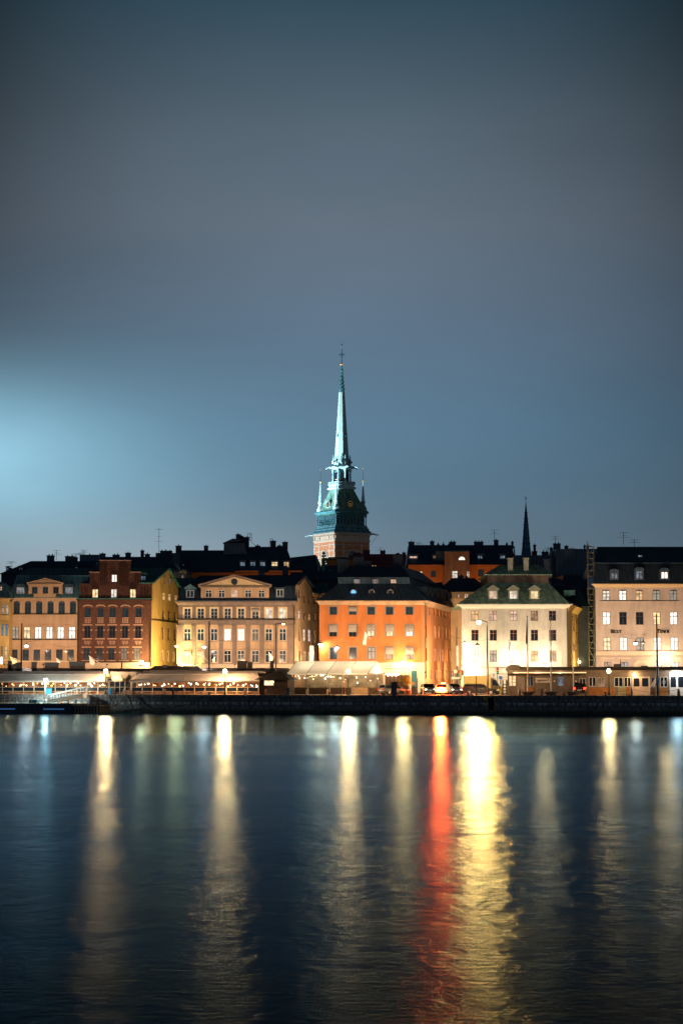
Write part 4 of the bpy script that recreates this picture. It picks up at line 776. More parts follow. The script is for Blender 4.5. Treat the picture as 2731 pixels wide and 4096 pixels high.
# ================================================ scaffold tower
t=thing('scaffold','narrow pale scaffold tower with blue sheeting standing beside the hotel','scaffold',(bx(2363,312),312,ZG))
mb=MB(); D=312; xa,xb=bx(2351,D),bx(2374,D)
for x in(xa,xb):
    for y in(D,D+1.2): mb.tube([(x,y,ZG),(x,y,bz(2165 if x==xa else 2185,D))],.045,5)
for py in range(2185,2760,24):
    z=bz(py,D); mb.tube([(xa,D,z),(xb,D,z)],.05,5); mb.tube([(xa,D+1.2,z),(xb,D+1.2,z)],.05,5); mb.tube([(xa,D,z),(xa,D+1.2,z)],.04,4)
for k,py in enumerate(range(2212,2740,48)): mb.tube([(xa,D-.02,bz(py+48,D)),(xb,D-.02,bz(py,D))] if k%2 else [(xb,D-.02,bz(py+48,D)),(xa,D-.02,bz(py,D))],.04,4)
obj('frame',mb,m('scaffold_tube',(.2,.2,.2),.5,.2,metal=.3),t)
mb=MB()
for py in range(2210,2760,48): mb.box(xa-.1,xb+.1,D+.1,D+1.1,bz(py,D)+.06,bz(py,D)+.14)
obj('deck_board',mb,m('scaffold_board',(.35,.28,.22),.9,.2),t)
mb=MB(); mb.box(xa+.05,xb-.1,D-.1,D-.06,bz(2352,D),bz(2310,D)); obj('blue_sheet',mb,m('sheeting_blue',(.01,.05,.2),.6,.2),t)
# ================================================ riddarholm style lattice spire far behind
D=900; xs=bx(2102.5,D,2100); t=thing('lattice_spire','slim dark blue openwork church spire with a thin red cross, far behind the roofs','church spire',(xs,D,ZG))
SPB=m('spire_iron_blue',(.02,.075,.14),.6,.3,.4); prof=[(2256,19.5),(2215,19.5),(2200,17.5),(2150,13.3),(2100,9.5),(2050,5),(2010,1.0)]
def octo(cx,cy,r,z,ph=math.pi/8,n=8): return [(cx+r*math.cos(ph+2*math.pi*i/n),cy+r*math.sin(ph+2*math.pi*i/n),z) for i in range(n)]
mb=MB(); mb.loft([octo(xs,D,7,ZG),octo(xs,D,7,bz(2262,D))]+[octo(xs,D,w*D/FPX*1.04,bz(y,D)) for y,w in prof]); obj('spire',mb,SPB,t)
mb=MB()
for y,w in((2188,16.2),(2165,14.2),(2147,12.8),(2131,11.6),(2117,10.6),(2104,9.6),(2094,8.6)):
    for s in(-.28,.28): q=s*w*D/FPX*1.05; h=.018*w*D/FPX*4; mb.loft([[(xs+q-h*.45,D-w*D/FPX-.1,bz(y,D)-h),(xs+q+h*.1,D-w*D/FPX-.1,bz(y,D)-h),(xs+q+h*.5,D-w*D/FPX-.1,bz(y,D)+h),(xs+q-h*.1,D-w*D/FPX-.1,bz(y,D)+h)],[(xs+q-h*.45,D-w*D/FPX,bz(y,D)-h),(xs+q+h*.1,D-w*D/FPX,bz(y,D)-h),(xs+q+h*.5,D-w*D/FPX,bz(y,D)+h),(xs+q-h*.1,D-w*D/FPX,bz(y,D)+h)]])
obj('lattice_sky_panel',mb,m('painted_lattice_sky',(.2,.4,.5),.6,0,em=(.10,.30,.42),es=.9),t)  # glowing panels on the solid spire imitate sky seen through it
mb=MB()
for y,w in prof[1:6]+[(2175,15.3),(2125,11.4),(2075,7.2)]:
    for i in range(8):
        a=math.pi/8+2*math.pi*i/8; r=w*D/FPX*1.04; mb.sphere(xs+r*math.cos(a),D+r*math.sin(a),bz(y,D),.22,5,4)
obj('crocket',mb,SPB,t)
mb=MB(); z=bz(2010,D); zt_=bz(1985,D); mb.box(xs-.1,xs+.1,D-.1,D+.1,z-.5,zt_); mb.box(xs-.6,xs+.6,D-.1,D+.1,zt_-1,zt_-.75); obj('cross',mb,m('cross_red_gilt',(.25,.06,.07),.5,.1),t)
# ================================================ the church tower
D=560; cx=bx(1366.5,D,2150); CY=D+5; tz=lambda y: bz(y,D)
t=thing('church_tower','tall floodlit church tower of brick and green copper with clocks, turrets and a needle spire','church tower',(cx,CY,ZG))
A=R(31); ca,sa=math.cos(A),math.sin(A)
# right (wide) face direction: normal turned towards the right of the viewer
def TF(side,half):   # frame of a tower face; side 0 = wide face on the right, 1 = narrow face on the left, 2,3 = hidden
    n={0:(sa,-ca),1:(-ca,-sa),2:(-sa,ca),3:(ca,sa)}[side]; d=(-n[1],n[0]); 
    return Fr(cx+n[0]*half-d[0]*half,CY+n[1]*half-d[1]*half,*d)
def sq(h,z): # square ring
    c=[(-h,-h),(h,-h),(h,h),(-h,h)]; return [(cx+x*ca-y*(-sa)*-1*-1 if 0 else cx+x*ca+y*(-sa),CY+x*sa+y*ca,z) for x,y in c]
S_=11.7; H=S_/2
TB=m('tower_brick',(.40,.15,.075),.9,.2,1.2,bump=.3); TBS=m('tower_stone',(.42,.31,.24),.85,.15,1); CG=m('tower_copper_pale',(.38,.50,.52),.6,.25,.6,stain=.25); CD=m('tower_copper_dark',(.05,.15,.16),.6,.4,.6); CL_=m('tower_copper_mid',(.07,.17,.21),.6,.4,.8,stain=.35); CM=m('tower_copper_green',(.13,.24,.19),.6,.3,.5,stain=.4,seam=1.0); GILT=m('gilt',(.9,.5,.12),.35,.1,metal=.8,em=(1,.55,.15),es=.25)
zb=tz(2168); w1=[(H-1.55,H+1.55,tz(2380),tz(2208)-1.2)]
mb=MB(); 
for s in range(4):
    f=TF(s,H); q=MB(f); wall_grid(q,0,S_,ZG,zb,w1 if s<2 else [],.5); o=len(mb.v); mb.v+=q.v; mb.f+=[tuple(i+o for i in g) for g in q.f]
obj('shaft',mb,TB,t)
for s in(0,1):
    f=TF(s,H); a,b,c,d=w1[0]; mb=MB(f)
    mb.prism([(H+1.55*math.cos(math.pi*k/10),d+1.55*math.sin(math.pi*k/10)) for k in range(11)],-.02,.3); mb.box(a,b,.4,.5,c,d); wn=obj('window',mb,PANE['k'],t)
    mb=MB(f); mb.box(H-.18,H+.18,-.1,.38,c,d+.2)
    for z in (tz(2245),tz(2275),tz(2300)): mb.box(a,H-.182,.05,.38,z-.15,z+.15); mb.box(H+.182,b,.05,.38,z-.15,z+.15)
    for u in(H-.78,H+.78):
        pts=[(u+.78*math.cos(math.pi*k/8),d-.1+.78*math.sin(math.pi*k/8)) for k in range(9)]
        for p,q in zip(pts,pts[1:]): mb.tube([(p[0],-.04,p[1]),(q[0],-.04,q[1])],.1,4)
    obj('tracery',mb,TBS,wn)
    mb=MB(f); pts=[(H+1.75*math.cos(math.pi*k/10),d+1.75*math.sin(math.pi*k/10)) for k in range(11)]
    for p,q in zip(pts,pts[1:]): mb.tube([(p[0],-.06,p[1]),(q[0],-.06,q[1])],.24,5)
    mb.box(a-.4,a-.02,-.12,-.003,c,d); mb.box(b+.02,b+.4,-.12,-.003,c,d)
    # quoins and string courses
    for k,u0 in enumerate((0.0,S_-.55,2.6,S_-3.05)):
        z=tz(2420); n=0
        while z<tz(2178): w=.75 if n%2 else .5; mb.box(max(u0-(.0 if k!=1 else .2*(n%2)),0),min(u0+w,S_),-.09,-.003,z,z+.62); z+=.66; n+=1
    for py in(2180,2203,2228,2253,2278,2303): z=tz(py); mb.box(0,S_,-.07,-.001,z-.11,z+.11)
    mb.box(-.1,S_+.1,-.3,.1,tz(2164),tz(2159)); obj('stone_trim',mb,TBS,t)
# frieze and cornice
mb=MB(); mb.loft([sq(H+.02,zb),sq(H+.02,tz(2146))]); obj('frieze',mb,TBS,t)
for s in(0,1):
    f=TF(s,H+.02); mb=MB(f)
    for u in(.2,3.0,S_-3.4,S_-.7): mb.loft([[(u,-.12,tz(2160)),(u+.5,-.12,tz(2160)),(u+.5,-.002,tz(2160)),(u,-.002,tz(2160))],[(u,-.3,tz(2146)),(u+.5,-.3,tz(2146)),(u+.5,-.002,tz(2146)),(u,-.002,tz(2146))]])
    for q in((1.1,2.6),(4.2,7.4),(9.0,10.6)): mb.disc((q[0]+q[1])/2,-.08,tz(2152),.42,.07,10)
    for k in range(26): u=.1+k*(S_-.2)/25; mb.box(u-.13,u+.13,-.36,-.13,tz(2144),tz(2139.5))
    obj('frieze_relief',mb,TBS,t)
mb=MB(); mb.loft([sq(H+.1,tz(2146)+.003),sq(H+.12,tz(2139)),sq(H+.42,tz(2136)),sq(H+.42,tz(2132))]); obj('cornice',mb,TBS,t)
mb=MB(); mb.loft([sq(H+.42,tz(2132)+.003),sq(H+.45,tz(2127)),sq(H-.1,tz(2119)),sq(H-.05,tz(2114)),sq(H-.4,tz(2109)),sq(H-.4,tz(2103))]); obj('copper_skirt',mb,CL_,t)
Hc=5.25; ze,zk=tz(2103)+.003,tz(2062)
mb=MB(); mb.loft([sq(Hc-.45,ze),sq(Hc-.45,zk)]); obj('arcade_core',mb,CD,t)
for s in(0,1):
    f=TF(s,Hc); L_=2*Hc; 
    for n,(lab) in enumerate((0,)):
        mb=MB(f)
        for k in range(10):
            u=.25+k*(L_-.5)/9; mb.lathe(u,.05,[(.24,ze),(.24,ze+.3),(.17,ze+.32),(.15,zk-.5),(.27,zk-.45),(.27,zk-.05)],8)
        obj('column',mb,CL_,t)
    mb=MB(f)
    for k in range(9):
        u=.25+(k+.5)*(L_-.5)/9; mb.prism([(u-.3,ze+.5),(u+.3,ze+.5),(u+.3,zk-1.0),(u+.15,zk-.75),(u,zk-.68),(u-.15,zk-.75),(u-.3,zk-1.0)],.36,.44)
    obj('louvre',mb,PANE['k'],t)
    mb=MB(f); mb.box(0,L_,-.02,.3,ze+.002,ze+.28)
    for k in range(30): u=.1+k*(L_-.2)/29; mb.box(u-.07,u+.07,-.35,-.02,zk+.02,zk+.3)
    obj('moulding',mb,CM,t)
mb=MB(); mb.loft([sq(Hc,zk+.003),sq(Hc,tz(2055)),sq(Hc+.45,tz(2050)),sq(Hc+.5,tz(2044)),sq(Hc+.1,tz(2040))]); obj('upper_cornice',mb,CD,t)
# mansard
mb=MB(); mb.loft([sq(Hc-.05,tz(2040)+.003),sq(Hc-.7,tz(2028)),sq(Hc-1.25,tz(2005)),sq(Hc-1.95,tz(1980)),sq(Hc-2.6,tz(1957)),sq(Hc-2.7,tz(1952))]); obj('mansard',mb,CM,t)
mb=MB(); h=Hc-2.6; mb.loft([sq(h+.35,tz(1952)+.003),sq(h+.4,tz(1945)),sq(h,tz(1941)),sq(h,tz(1936)),sq(h+.2,tz(1935)),sq(h+.2,tz(1932))]); obj('gallery_base',mb,CG,t)
mb=MB(); h2=h+.12; mb.loft([sq(h2,tz(1923)),sq(h2,tz(1921))])
for s in(0,1,2,3):
    f=TF(s,h2); q=MB(f); n=15
    for k in range(n+1): u=k*2*h2/n; w=.16 if k%5==0 else .07; q.box(u-w,u+w,0,.15,tz(1932),tz(1921))
    o=len(mb.v); mb.v+=q.v; mb.f+=[tuple(i+o for i in g) for g in q.f]
obj('balustrade',mb,CG,t)
# clocks
BLACKF=m('clock_face_black',(.01,.012,.014),.4,0)
for s in(0,1):
    f=TF(s,Hc-1.0); u=Hc-1.0; z=tz(2014); 
    mb=MB(f); mb.prism([(u-1.6,tz(2036)),(u+1.6,tz(2036)),(u+1.6,tz(2024)),(u+1.15,tz(2022)),(u+1.15,z)]+[(u+1.15*math.cos(math.pi*k/10),z+1.15*math.sin(math.pi*k/10)) for k in range(11)][1:10]+[(u-1.15,z),(u-1.15,tz(2022)),(u-1.6,tz(2024))],-.35,2.4); hs=obj('clock_house',mb,CM,t)
    mb=MB(f); mb.lathe(u,.6,[(.7,z+1.1),(.5,z+1.5),(.12,z+1.9),(.05,z+3.0)],8); obj('finial',mb,CD,t)
    mb=MB(f); mb.disc(u,-.42,z,.92,.06,28); ck=obj('clock',mb,BLACKF,t)
    mb=MB(f); mb.ring(u,-.4,z,1.0,.09,28); obj('rim',mb,CG if s else CD,ck)  # pale left rim, dark right rim: lit and shaded side painted in
    mb=MB(f)
    for k in range(12):
        a=math.pi*k/6; n=Vector((math.cos(a),math.sin(a))); p=Vector((-n.y,n.x))*.045; i_,o_=.66,.86
        mb.loft([[(u+n.x*i_+p.x,y,z+n.y*i_+p.y),(u+n.x*o_+p.x*1.6,y,z+n.y*o_+p.y*1.6),(u+n.x*o_-p.x*1.6,y,z+n.y*o_-p.y*1.6),(u+n.x*i_-p.x,y,z+n.y*i_-p.y)] for y in(-.47,-.43)])
    obj('hour_mark',mb,GILT,ck)
    mb=MB(f)   # about twenty past eight
    for a,l,w in((R(218),.5,.09),(R(302),.82,.06)):
        n=Vector((math.cos(a),math.sin(a))); p=Vector((-n.y,n.x))*w; mb.loft([[(u-n.x*.15+p.x,y,z-n.y*.15+p.y),(u+n.x*l,y,z+n.y*l),(u-n.x*.15-p.x,y,z-n.y*.15-p.y)] for y in(-.52,-.48)])
    obj('hand',mb,GILT,ck)
# corner turrets
for (x,y) in((-1,-1),(1,-1),(1,1),(-1,1)):
    q=Hc-.75; X=cx+x*q*ca-y*q*sa; Y=CY+x*q*sa+y*q*ca
    mb=MB(); mb.lathe(X,Y,[(1.15,tz(2040)),(1.1,tz(2030)),(.8,tz(2022)),(.62,tz(2018))],8,R(31)); mb.loft([octo(X,Y,.62,tz(2018)),octo(X,Y,.62,tz(2006)),octo(X,Y,.75,tz(2005)),octo(X,Y,.75,tz(2002)),octo(X,Y,.52,tz(2001))]); tr=obj('corner_turret',mb,CM if x>0 else CG,t)  # left turrets get paler copper, their lit side put into the colour
    mb=MB(); mb.loft([octo(X,Y,.56,tz(2001)+.003),octo(X,Y,.34,tz(1965)),octo(X,Y,.1,tz(1925))]); obj('turret_spire',mb,CG,tr)
    mb=MB(); mb.sphere(X,Y,tz(1919),.27,8,6,.7); mb.lathe(X,Y,[(.42,tz(1919)-.05),(.42,tz(1919)+.05)],6); mb.sphere(X,Y,tz(1870),.16,6,5); obj('gilt_ball',mb,GILT,tr)
    mb=MB(); mb.tube([(X,Y,tz(1917)),(X,Y,tz(1870))],.07,5,.04); obj('rod',mb,IRON,tr)
# lantern stage
rl=2.72
mb=MB(); mb.loft([octo(cx,CY,rl-.5,tz(1936)),octo(cx,CY,rl-.5,tz(1872))]); obj('lantern_core',mb,CD,t)
mb=MB()
for k in range(8):
    a=math.pi/8+math.pi*k/4; X,Y=cx+rl*math.cos(a),CY+rl*math.sin(a); mb.lathe(X,Y,[(.34,tz(1932)),(.34,tz(1920)),(.24,tz(1919)),(.22,tz(1882)),(.38,tz(1879)),(.38,tz(1873))],8)
obj('lantern_column',mb,CG,t)
mb=MB()
for k in range(8):
    a=math.pi*k/4; f=Fr(cx+(rl-.42)*math.cos(a)+.95*math.sin(a)*1,CY+(rl-.42)*math.sin(a)-.95*math.cos(a),-math.sin(a),math.cos(a)); q=MB(f)
    q.prism([(.95+.55*math.cos(math.pi*j/8),tz(1893)+.55*math.sin(math.pi*j/8)) for j in range(9)]+[(.4,tz(1920)),(1.5,tz(1920))],-.12,.05); o=len(mb.v); mb.v+=q.v; mb.f+=[tuple(i+o for i in g) for g in q.f]
obj('lantern_arch',mb,PANE['k'],t)
mb=MB(); mb.loft([octo(cx,CY,rl+.1,tz(1873)+.003),octo(cx,CY,rl+.15,tz(1869)),octo(cx,CY,rl+.75,tz(1864)),octo(cx,CY,rl+.7,tz(1861)),octo(cx,CY,rl-.1,tz(1855)),octo(cx,CY,rl-.3,tz(1847))]); obj('lantern_cornice',mb,CG,t)
for k in range(8):
    a=math.pi/8+math.pi*k/4; r0_=rl+.6; X=lambda r:cx+r*math.cos(a); Y=lambda r:CY+r*math.sin(a); z=tz(1864)
    mb=MB(); mb.tube([(X(r0_),Y(r0_),z-.1),(X(r0_+.7),Y(r0_+.7),z+.25),(X(r0_+1.3),Y(r0_+1.3),z),(X(r0_+1.75),Y(r0_+1.75),z-.25)],.26,6,.1); obj('gargoyle',mb,CG,t)
mb=MB()
for k in range(8):
    a=math.pi*k/4; X,Y=cx+(rl-.35)*math.cos(a),CY+(rl-.35)*math.sin(a); mb.sphere(X,Y,tz(1842),.62,8,6); mb.lathe(X,Y,[(.35,tz(1836)),(.1,tz(1826)),(.03,tz(1812))],6)
    b_=math.pi/8+math.pi*k/4; X,Y=cx+(rl-.05)*math.cos(b_),CY+(rl-.05)*math.sin(b_); mb.lathe(X,Y,[(.2,tz(1856)),(.16,tz(1838)),(.22,tz(1835)),(.12,tz(1832)),(.18,tz(1829)),(.03,tz(1814))],6)
obj('dormer_crown',mb,CG,t)
mb=MB()
for k in range(8): a=math.pi*k/4; X,Y=cx+(rl+.22)*math.cos(a),CY+(rl+.22)*math.sin(a); mb.sphere(X,Y,tz(1842),.24,6,5)
obj('crown_opening',mb,PANE['k'],t)
K=D/FPX
mb=MB(); PH=math.pi/8-R(12); mb.loft([octo(cx,CY,w_*K,tz(y_),PH) for w_,y_ in((33,1847),(28,1810),(20.5,1700),(12,1560))]); obj('needle_spire',mb,m('spire_copper_pale',(.40,.50,.47),.55,.12,.5),t)
for k in(5,6,7):
    a=math.pi*k/4; r=23*K*.93; X,Y=cx+r*math.cos(a),CY+r*math.sin(a); mb=MB(); mb.sphere(X,Y,tz(1738),.36,8,6); mb.lathe(X,Y,[(.3,tz(1734)),(.02,tz(1725))],6); obj('spire_hatch',mb,CD,t) if k!=6 else None
mb=MB(); mb.loft([octo(cx,CY,12.6*K,tz(1560)+.003),octo(cx,CY,12.6*K,tz(1557.5))]); mb.loft([octo(cx,CY,11.2*K,tz(1557.5)+.003),octo(cx,CY,4.6*K,tz(1478)),octo(cx,CY,5.2*K,tz(1474)),octo(cx,CY,2.6*K,tz(1455)),octo(cx,CY,1.8*K,tz(1450))])
for j in range(6):
    y=1545-j*15; r=(11-j*1.25)*K
    for k in range(8): a=math.pi/8+math.pi*k/4; mb.sphere(cx+(r+.08)*math.cos(a),CY+(r+.08)*math.sin(a),tz(y),.17,5,4)
obj('spire_tip',mb,CD,t)
mb=MB(); mb.sphere(cx,CY,tz(1447.5),.42,10,6,.6); mb.lathe(cx,CY,[(.7,tz(1448)),(.7,tz(1446.8))],8); mb.sphere(cx,CY,tz(1377),.12,6,5,2.2); obj('gilt_ball',mb,GILT,t)
mb=MB(); mb.tube([(cx,CY,tz(1447)),(cx,CY,tz(1362))],.13,5,.05); mb.sphere(cx,CY,tz(1366),.2,6,5,1.3)
z=tz(1407); f=Fr(cx,CY,1,0); q=MB(f); q.ring(0,0,z,.42,.075,16)
for s in(-1,1): q.tube([(s*.1,0,z),(s*1.0,0,z)],.07,5); q.sphere(s*.62,0,z,.17,6,4)
for s in(-1,1): q.sphere(0,0,z+s*.75,.17,6,4)
o=len(mb.v); mb.v+=q.v; mb.f+=[tuple(i+o for i in g) for g in q.f]; obj('cross',mb,m('cross_iron_teal',(.02,.05,.06),.5,.1),t)
for s,(x,y) in enumerate(((-1,1),(1,-1))):   # long water spouts at the left and right corner
    h=H+.3; X=cx+x*h*ca-y*h*sa; Y=CY+x*h*sa+y*h*ca; dx,dy=(X-cx),(Y-CY); l=math.hypot(dx,dy); dx,dy=dx/l,dy/l; z=tz(2135)
    mb=MB(); mb.tube([(X,Y,z),(X+dx*.8,Y+dy*.8,z+.15),(X+dx*1.4,Y+dy*1.4,z-.1),(X+dx*2.0,Y+dy*2.0,z-.1),(X+dx*2.3,Y+dy*2.3,z-.45)],.3,6,.12); obj('dragon_spout',mb,CG,t)
    mb=MB(); mb.tube([(X+dx*1.8,Y+dy*1.8,z-.3),(X,Y,z-3.0)],.05,4); obj('spout_stay',mb,CD,t)
# floodlights that light the tower (cool), standing on roofs round its foot
for k,(x,y,z,aim,e,c,cn,lab) in enumerate(((-78,530,26,(cx-1,CY,80),1500000,(.64,.90,1),34,'cool floodlight on a roof left of the church aimed at the needle spire'),(-50,540,30,(cx,CY,tz(2030)),260000,(.5,.85,1),46,'cool floodlight on a roof left of the church aimed at the clock stage'),(-42,546,22,(cx-4,CY,tz(2170)),80000,(1,.64,.42),34,'warm floodlight on a roof left of the church aimed at the brick shaft'),(26,505,26,(cx+3,CY,tz(2190)),4500,(1,.7,.5),40,'warm floodlight on a roof right of the church aimed at the brick shaft'),(30,480,30,(cx,CY,tz(1950)),8000,(.2,.6,.68),70,'dim floodlight on a roof right of the church aimed at the copper roof'))):
    g=thing('floodlight',lab,'floodlight',(x,y,z-1.2),'floodlights round the church'); mb=MB(); mb.tube([(x,y,ZG),(x,y,z-.3)],.12,6); mb.box(x-.35,x+.35,y-.15,y+.15,z-.35,z-.12); obj('housing',mb,IRON,g)
    lamp('SPOT','beam',(x,y,z+.3),c,e,g,.6,aim,cn,.7)

for k,(px,D,z,ax,ay,aD,e,lab) in enumerate(((1700,352,13,1700,2290,362,2600,'hidden street side floodlight below the burnt orange house, left'),(1850,350,13,1830,2270,360,1900,'added floodlight for unseen street lamps below the brown gable'),(1985,352,13,1975,2290,362,2600,'added floodlight for unseen street lamps below the burnt orange house, right'),(1060,362,15,1060,2290,372,1500,'added floodlight below the orange lit cornice'))):
    x=bx(px,D); g=thing('floodlight',lab.replace('hidden ',''),'floodlight',(x,D,z-.6),'added floodlights between the back roofs'); mb=MB(); mb.tube([(x,D,ZG),(x,D,z-.15)],.08,5); mb.box(x-.2,x+.2,D-.1,D+.1,z-.2,z-.05); obj('housing',mb,IRON,g); lamp('SPOT','beam',(x,D+.05,z+.05),(1,.5,.2),e,g,.2,(bx(ax,aD),aD,bz(ay,aD)),120,.8)  # added spots stand in for street lamps out of view below
# ================================================ ground, quay and water
g=MB(); g.face(*[QF.pt(-400,.9,ZG),QF.pt(400,.9,ZG)][0:2],(1600,700,ZG),(1600,3000,ZG),(-1600,3000,ZG),(-1600,700,ZG)); structure(obj('ground',g,m('ground_cobbles',(.16,.13,.11),.85,.3,2,bump=.3)))
g=MB(QF); g.face((-400,.0,ZG+.004),(400,.0,ZG+.004),(400,9,ZG+.004),(-400,9,ZG+.004)); structure(obj('quay_deck',g,m('quay_paving',(.28,.22,.16),.85,.25,1.5,bump=.3)))
g=MB(); g.face((-80,277,ZG+.008),(90,277,ZG+.008),(90,289,ZG+.008),(-80,289,ZG+.008)); structure(obj('road',g,m('asphalt',(.055,.05,.048),.75,.25,2)))
g=MB(); g.box(-80,90,289,292,ZG-.2,ZG+.13); structure(obj('pavement',g,m('pavement_slabs',(.22,.19,.17),.85,.2,1.5)))
def quay_mat():
    mm=bpy.data.materials.new('quay_granite'); mm.use_nodes=True; n=mm.node_tree; b=n.nodes['Principled BSDF']; nn=n.nodes.new; lk=n.links.new
    geo=nn('ShaderNodeNewGeometry'); sx=nn('ShaderNodeSeparateXYZ'); lk(geo.outputs['Position'],sx.inputs[0]); cb=nn('ShaderNodeCombineXYZ'); lk(sx.outputs[0],cb.inputs[0]); lk(sx.outputs[2],cb.inputs[1])
    br=nn('ShaderNodeTexBrick'); lk(cb.outputs[0],br.inputs['Vector']); br.inputs['Scale'].default_value=1; br.inputs['Brick Width'].default_value=1.35; br.inputs['Row Height'].default_value=.52; br.inputs['Mortar Size'].default_value=.02
    br.inputs['Color1'].default_value=(.16,.16,.17,1); br.inputs['Color2'].default_value=(.10,.105,.115,1); br.inputs['Mortar'].default_value=(.05,.05,.055,1); br.inputs['Bias'].default_value=-.2
    ns=nn('ShaderNodeTexNoise'); ns.inputs['Scale'].default_value=2.2; ns.inputs['Detail'].default_value=7; mp=nn('ShaderNodeMapping'); mp.inputs['Scale'].default_value=(1.6,1.6,.7); lk(geo.outputs['Position'],mp.inputs[0]); lk(mp.outputs[0],ns.inputs['Vector'])
    r=nn('ShaderNodeValToRGB'); r.color_ramp.elements[0].position=.3; r.color_ramp.elements[0].color=(.35,.35,.36,1); r.color_ramp.elements[1].position=.75; r.color_ramp.elements[1].color=(1.5,1.4,1.3,1); lk(ns.outputs[0],r.inputs[0])
    mx=nn('ShaderNodeMix'); mx.data_type='RGBA'; mx.blend_type='MULTIPLY'; mx.inputs[0].default_value=1; lk(br.outputs[0],mx.inputs[6]); lk(r.outputs[0],mx.inputs[7])
    # lime runs under the second course
    n2=nn('ShaderNodeTexNoise'); m2=nn('ShaderNodeMapping'); m2.inputs['Scale'].default_value=(2.6,2.6,.35); lk(geo.outputs['Position'],m2.inputs[0]); lk(m2.outputs[0],n2.inputs['Vector']); n2.inputs['Scale'].default_value=1.2; n2.inputs['Detail'].default_value=4
    zr=nn('ShaderNodeValToRGB'); e=zr.color_ramp.elements; e[0].position=.42; e[0].color=(0,0,0,1); e[1].position=.60; e[1].color=(1,1,1,1); k=e.new(.605); k.color=(0,0,0,1)
    mr=nn('ShaderNodeMapRange'); lk(sx.outputs[2],mr.inputs[0]); mr.inputs[1].default_value=0; mr.inputs[2].default_value=2.43; lk(mr.outputs[0],zr.inputs[0])
    tr=nn('ShaderNodeMath'); tr.operation='GREATER_THAN'; lk(n2.outputs[0],tr.inputs[0]); tr.inputs[1].default_value=.51; ml=nn('ShaderNodeMath'); ml.operation='MULTIPLY'; lk(tr.outputs[0],ml.inputs[0]); lk(zr.outputs[0],ml.inputs[1])
    m3=nn('ShaderNodeMix'); m3.data_type='RGBA'; lk(ml.outputs[0],m3.inputs[0]); lk(mx.outputs[2],m3.inputs[6]); m3.inputs[7].default_value=(.46,.52,.52,1)
    # wet dark weed line at the water
    wz=nn('ShaderNodeMapRange'); lk(sx.outputs[2],wz.inputs[0]); wz.inputs[1].default_value=.25; wz.inputs[2].default_value=.6; m4=nn('ShaderNodeMix'); m4.data_type='RGBA'; lk(wz.outputs[0],m4.inputs[0]); m4.inputs[6].default_value=(.025,.03,.025,1); lk(m3.outputs[2],m4.inputs[7])
    lk(m4.outputs[2],b.inputs['Base Color']); b.inputs['Roughness'].default_value=.8
    bp=nn('ShaderNodeBump'); bp.inputs['Distance'].default_value=.06; bp.inputs['Strength'].default_value=.7; lk(r.outputs[0],bp.inputs['Height']); lk(bp.outputs[0],b.inputs['Normal'])
    return mm
QM=quay_mat()
g=MB(QF); g.box(-400,400,.12,1.2,-2,ZG-.3); g.box(-400,400,.0,1.2,ZG-.298,ZG-.004); g.box(-400,400,-.25,.12,-2,.55)
qw=tag(obj('quay_wall',g,QM),'long granite quay wall with pale lime runs along the water','quay wall')
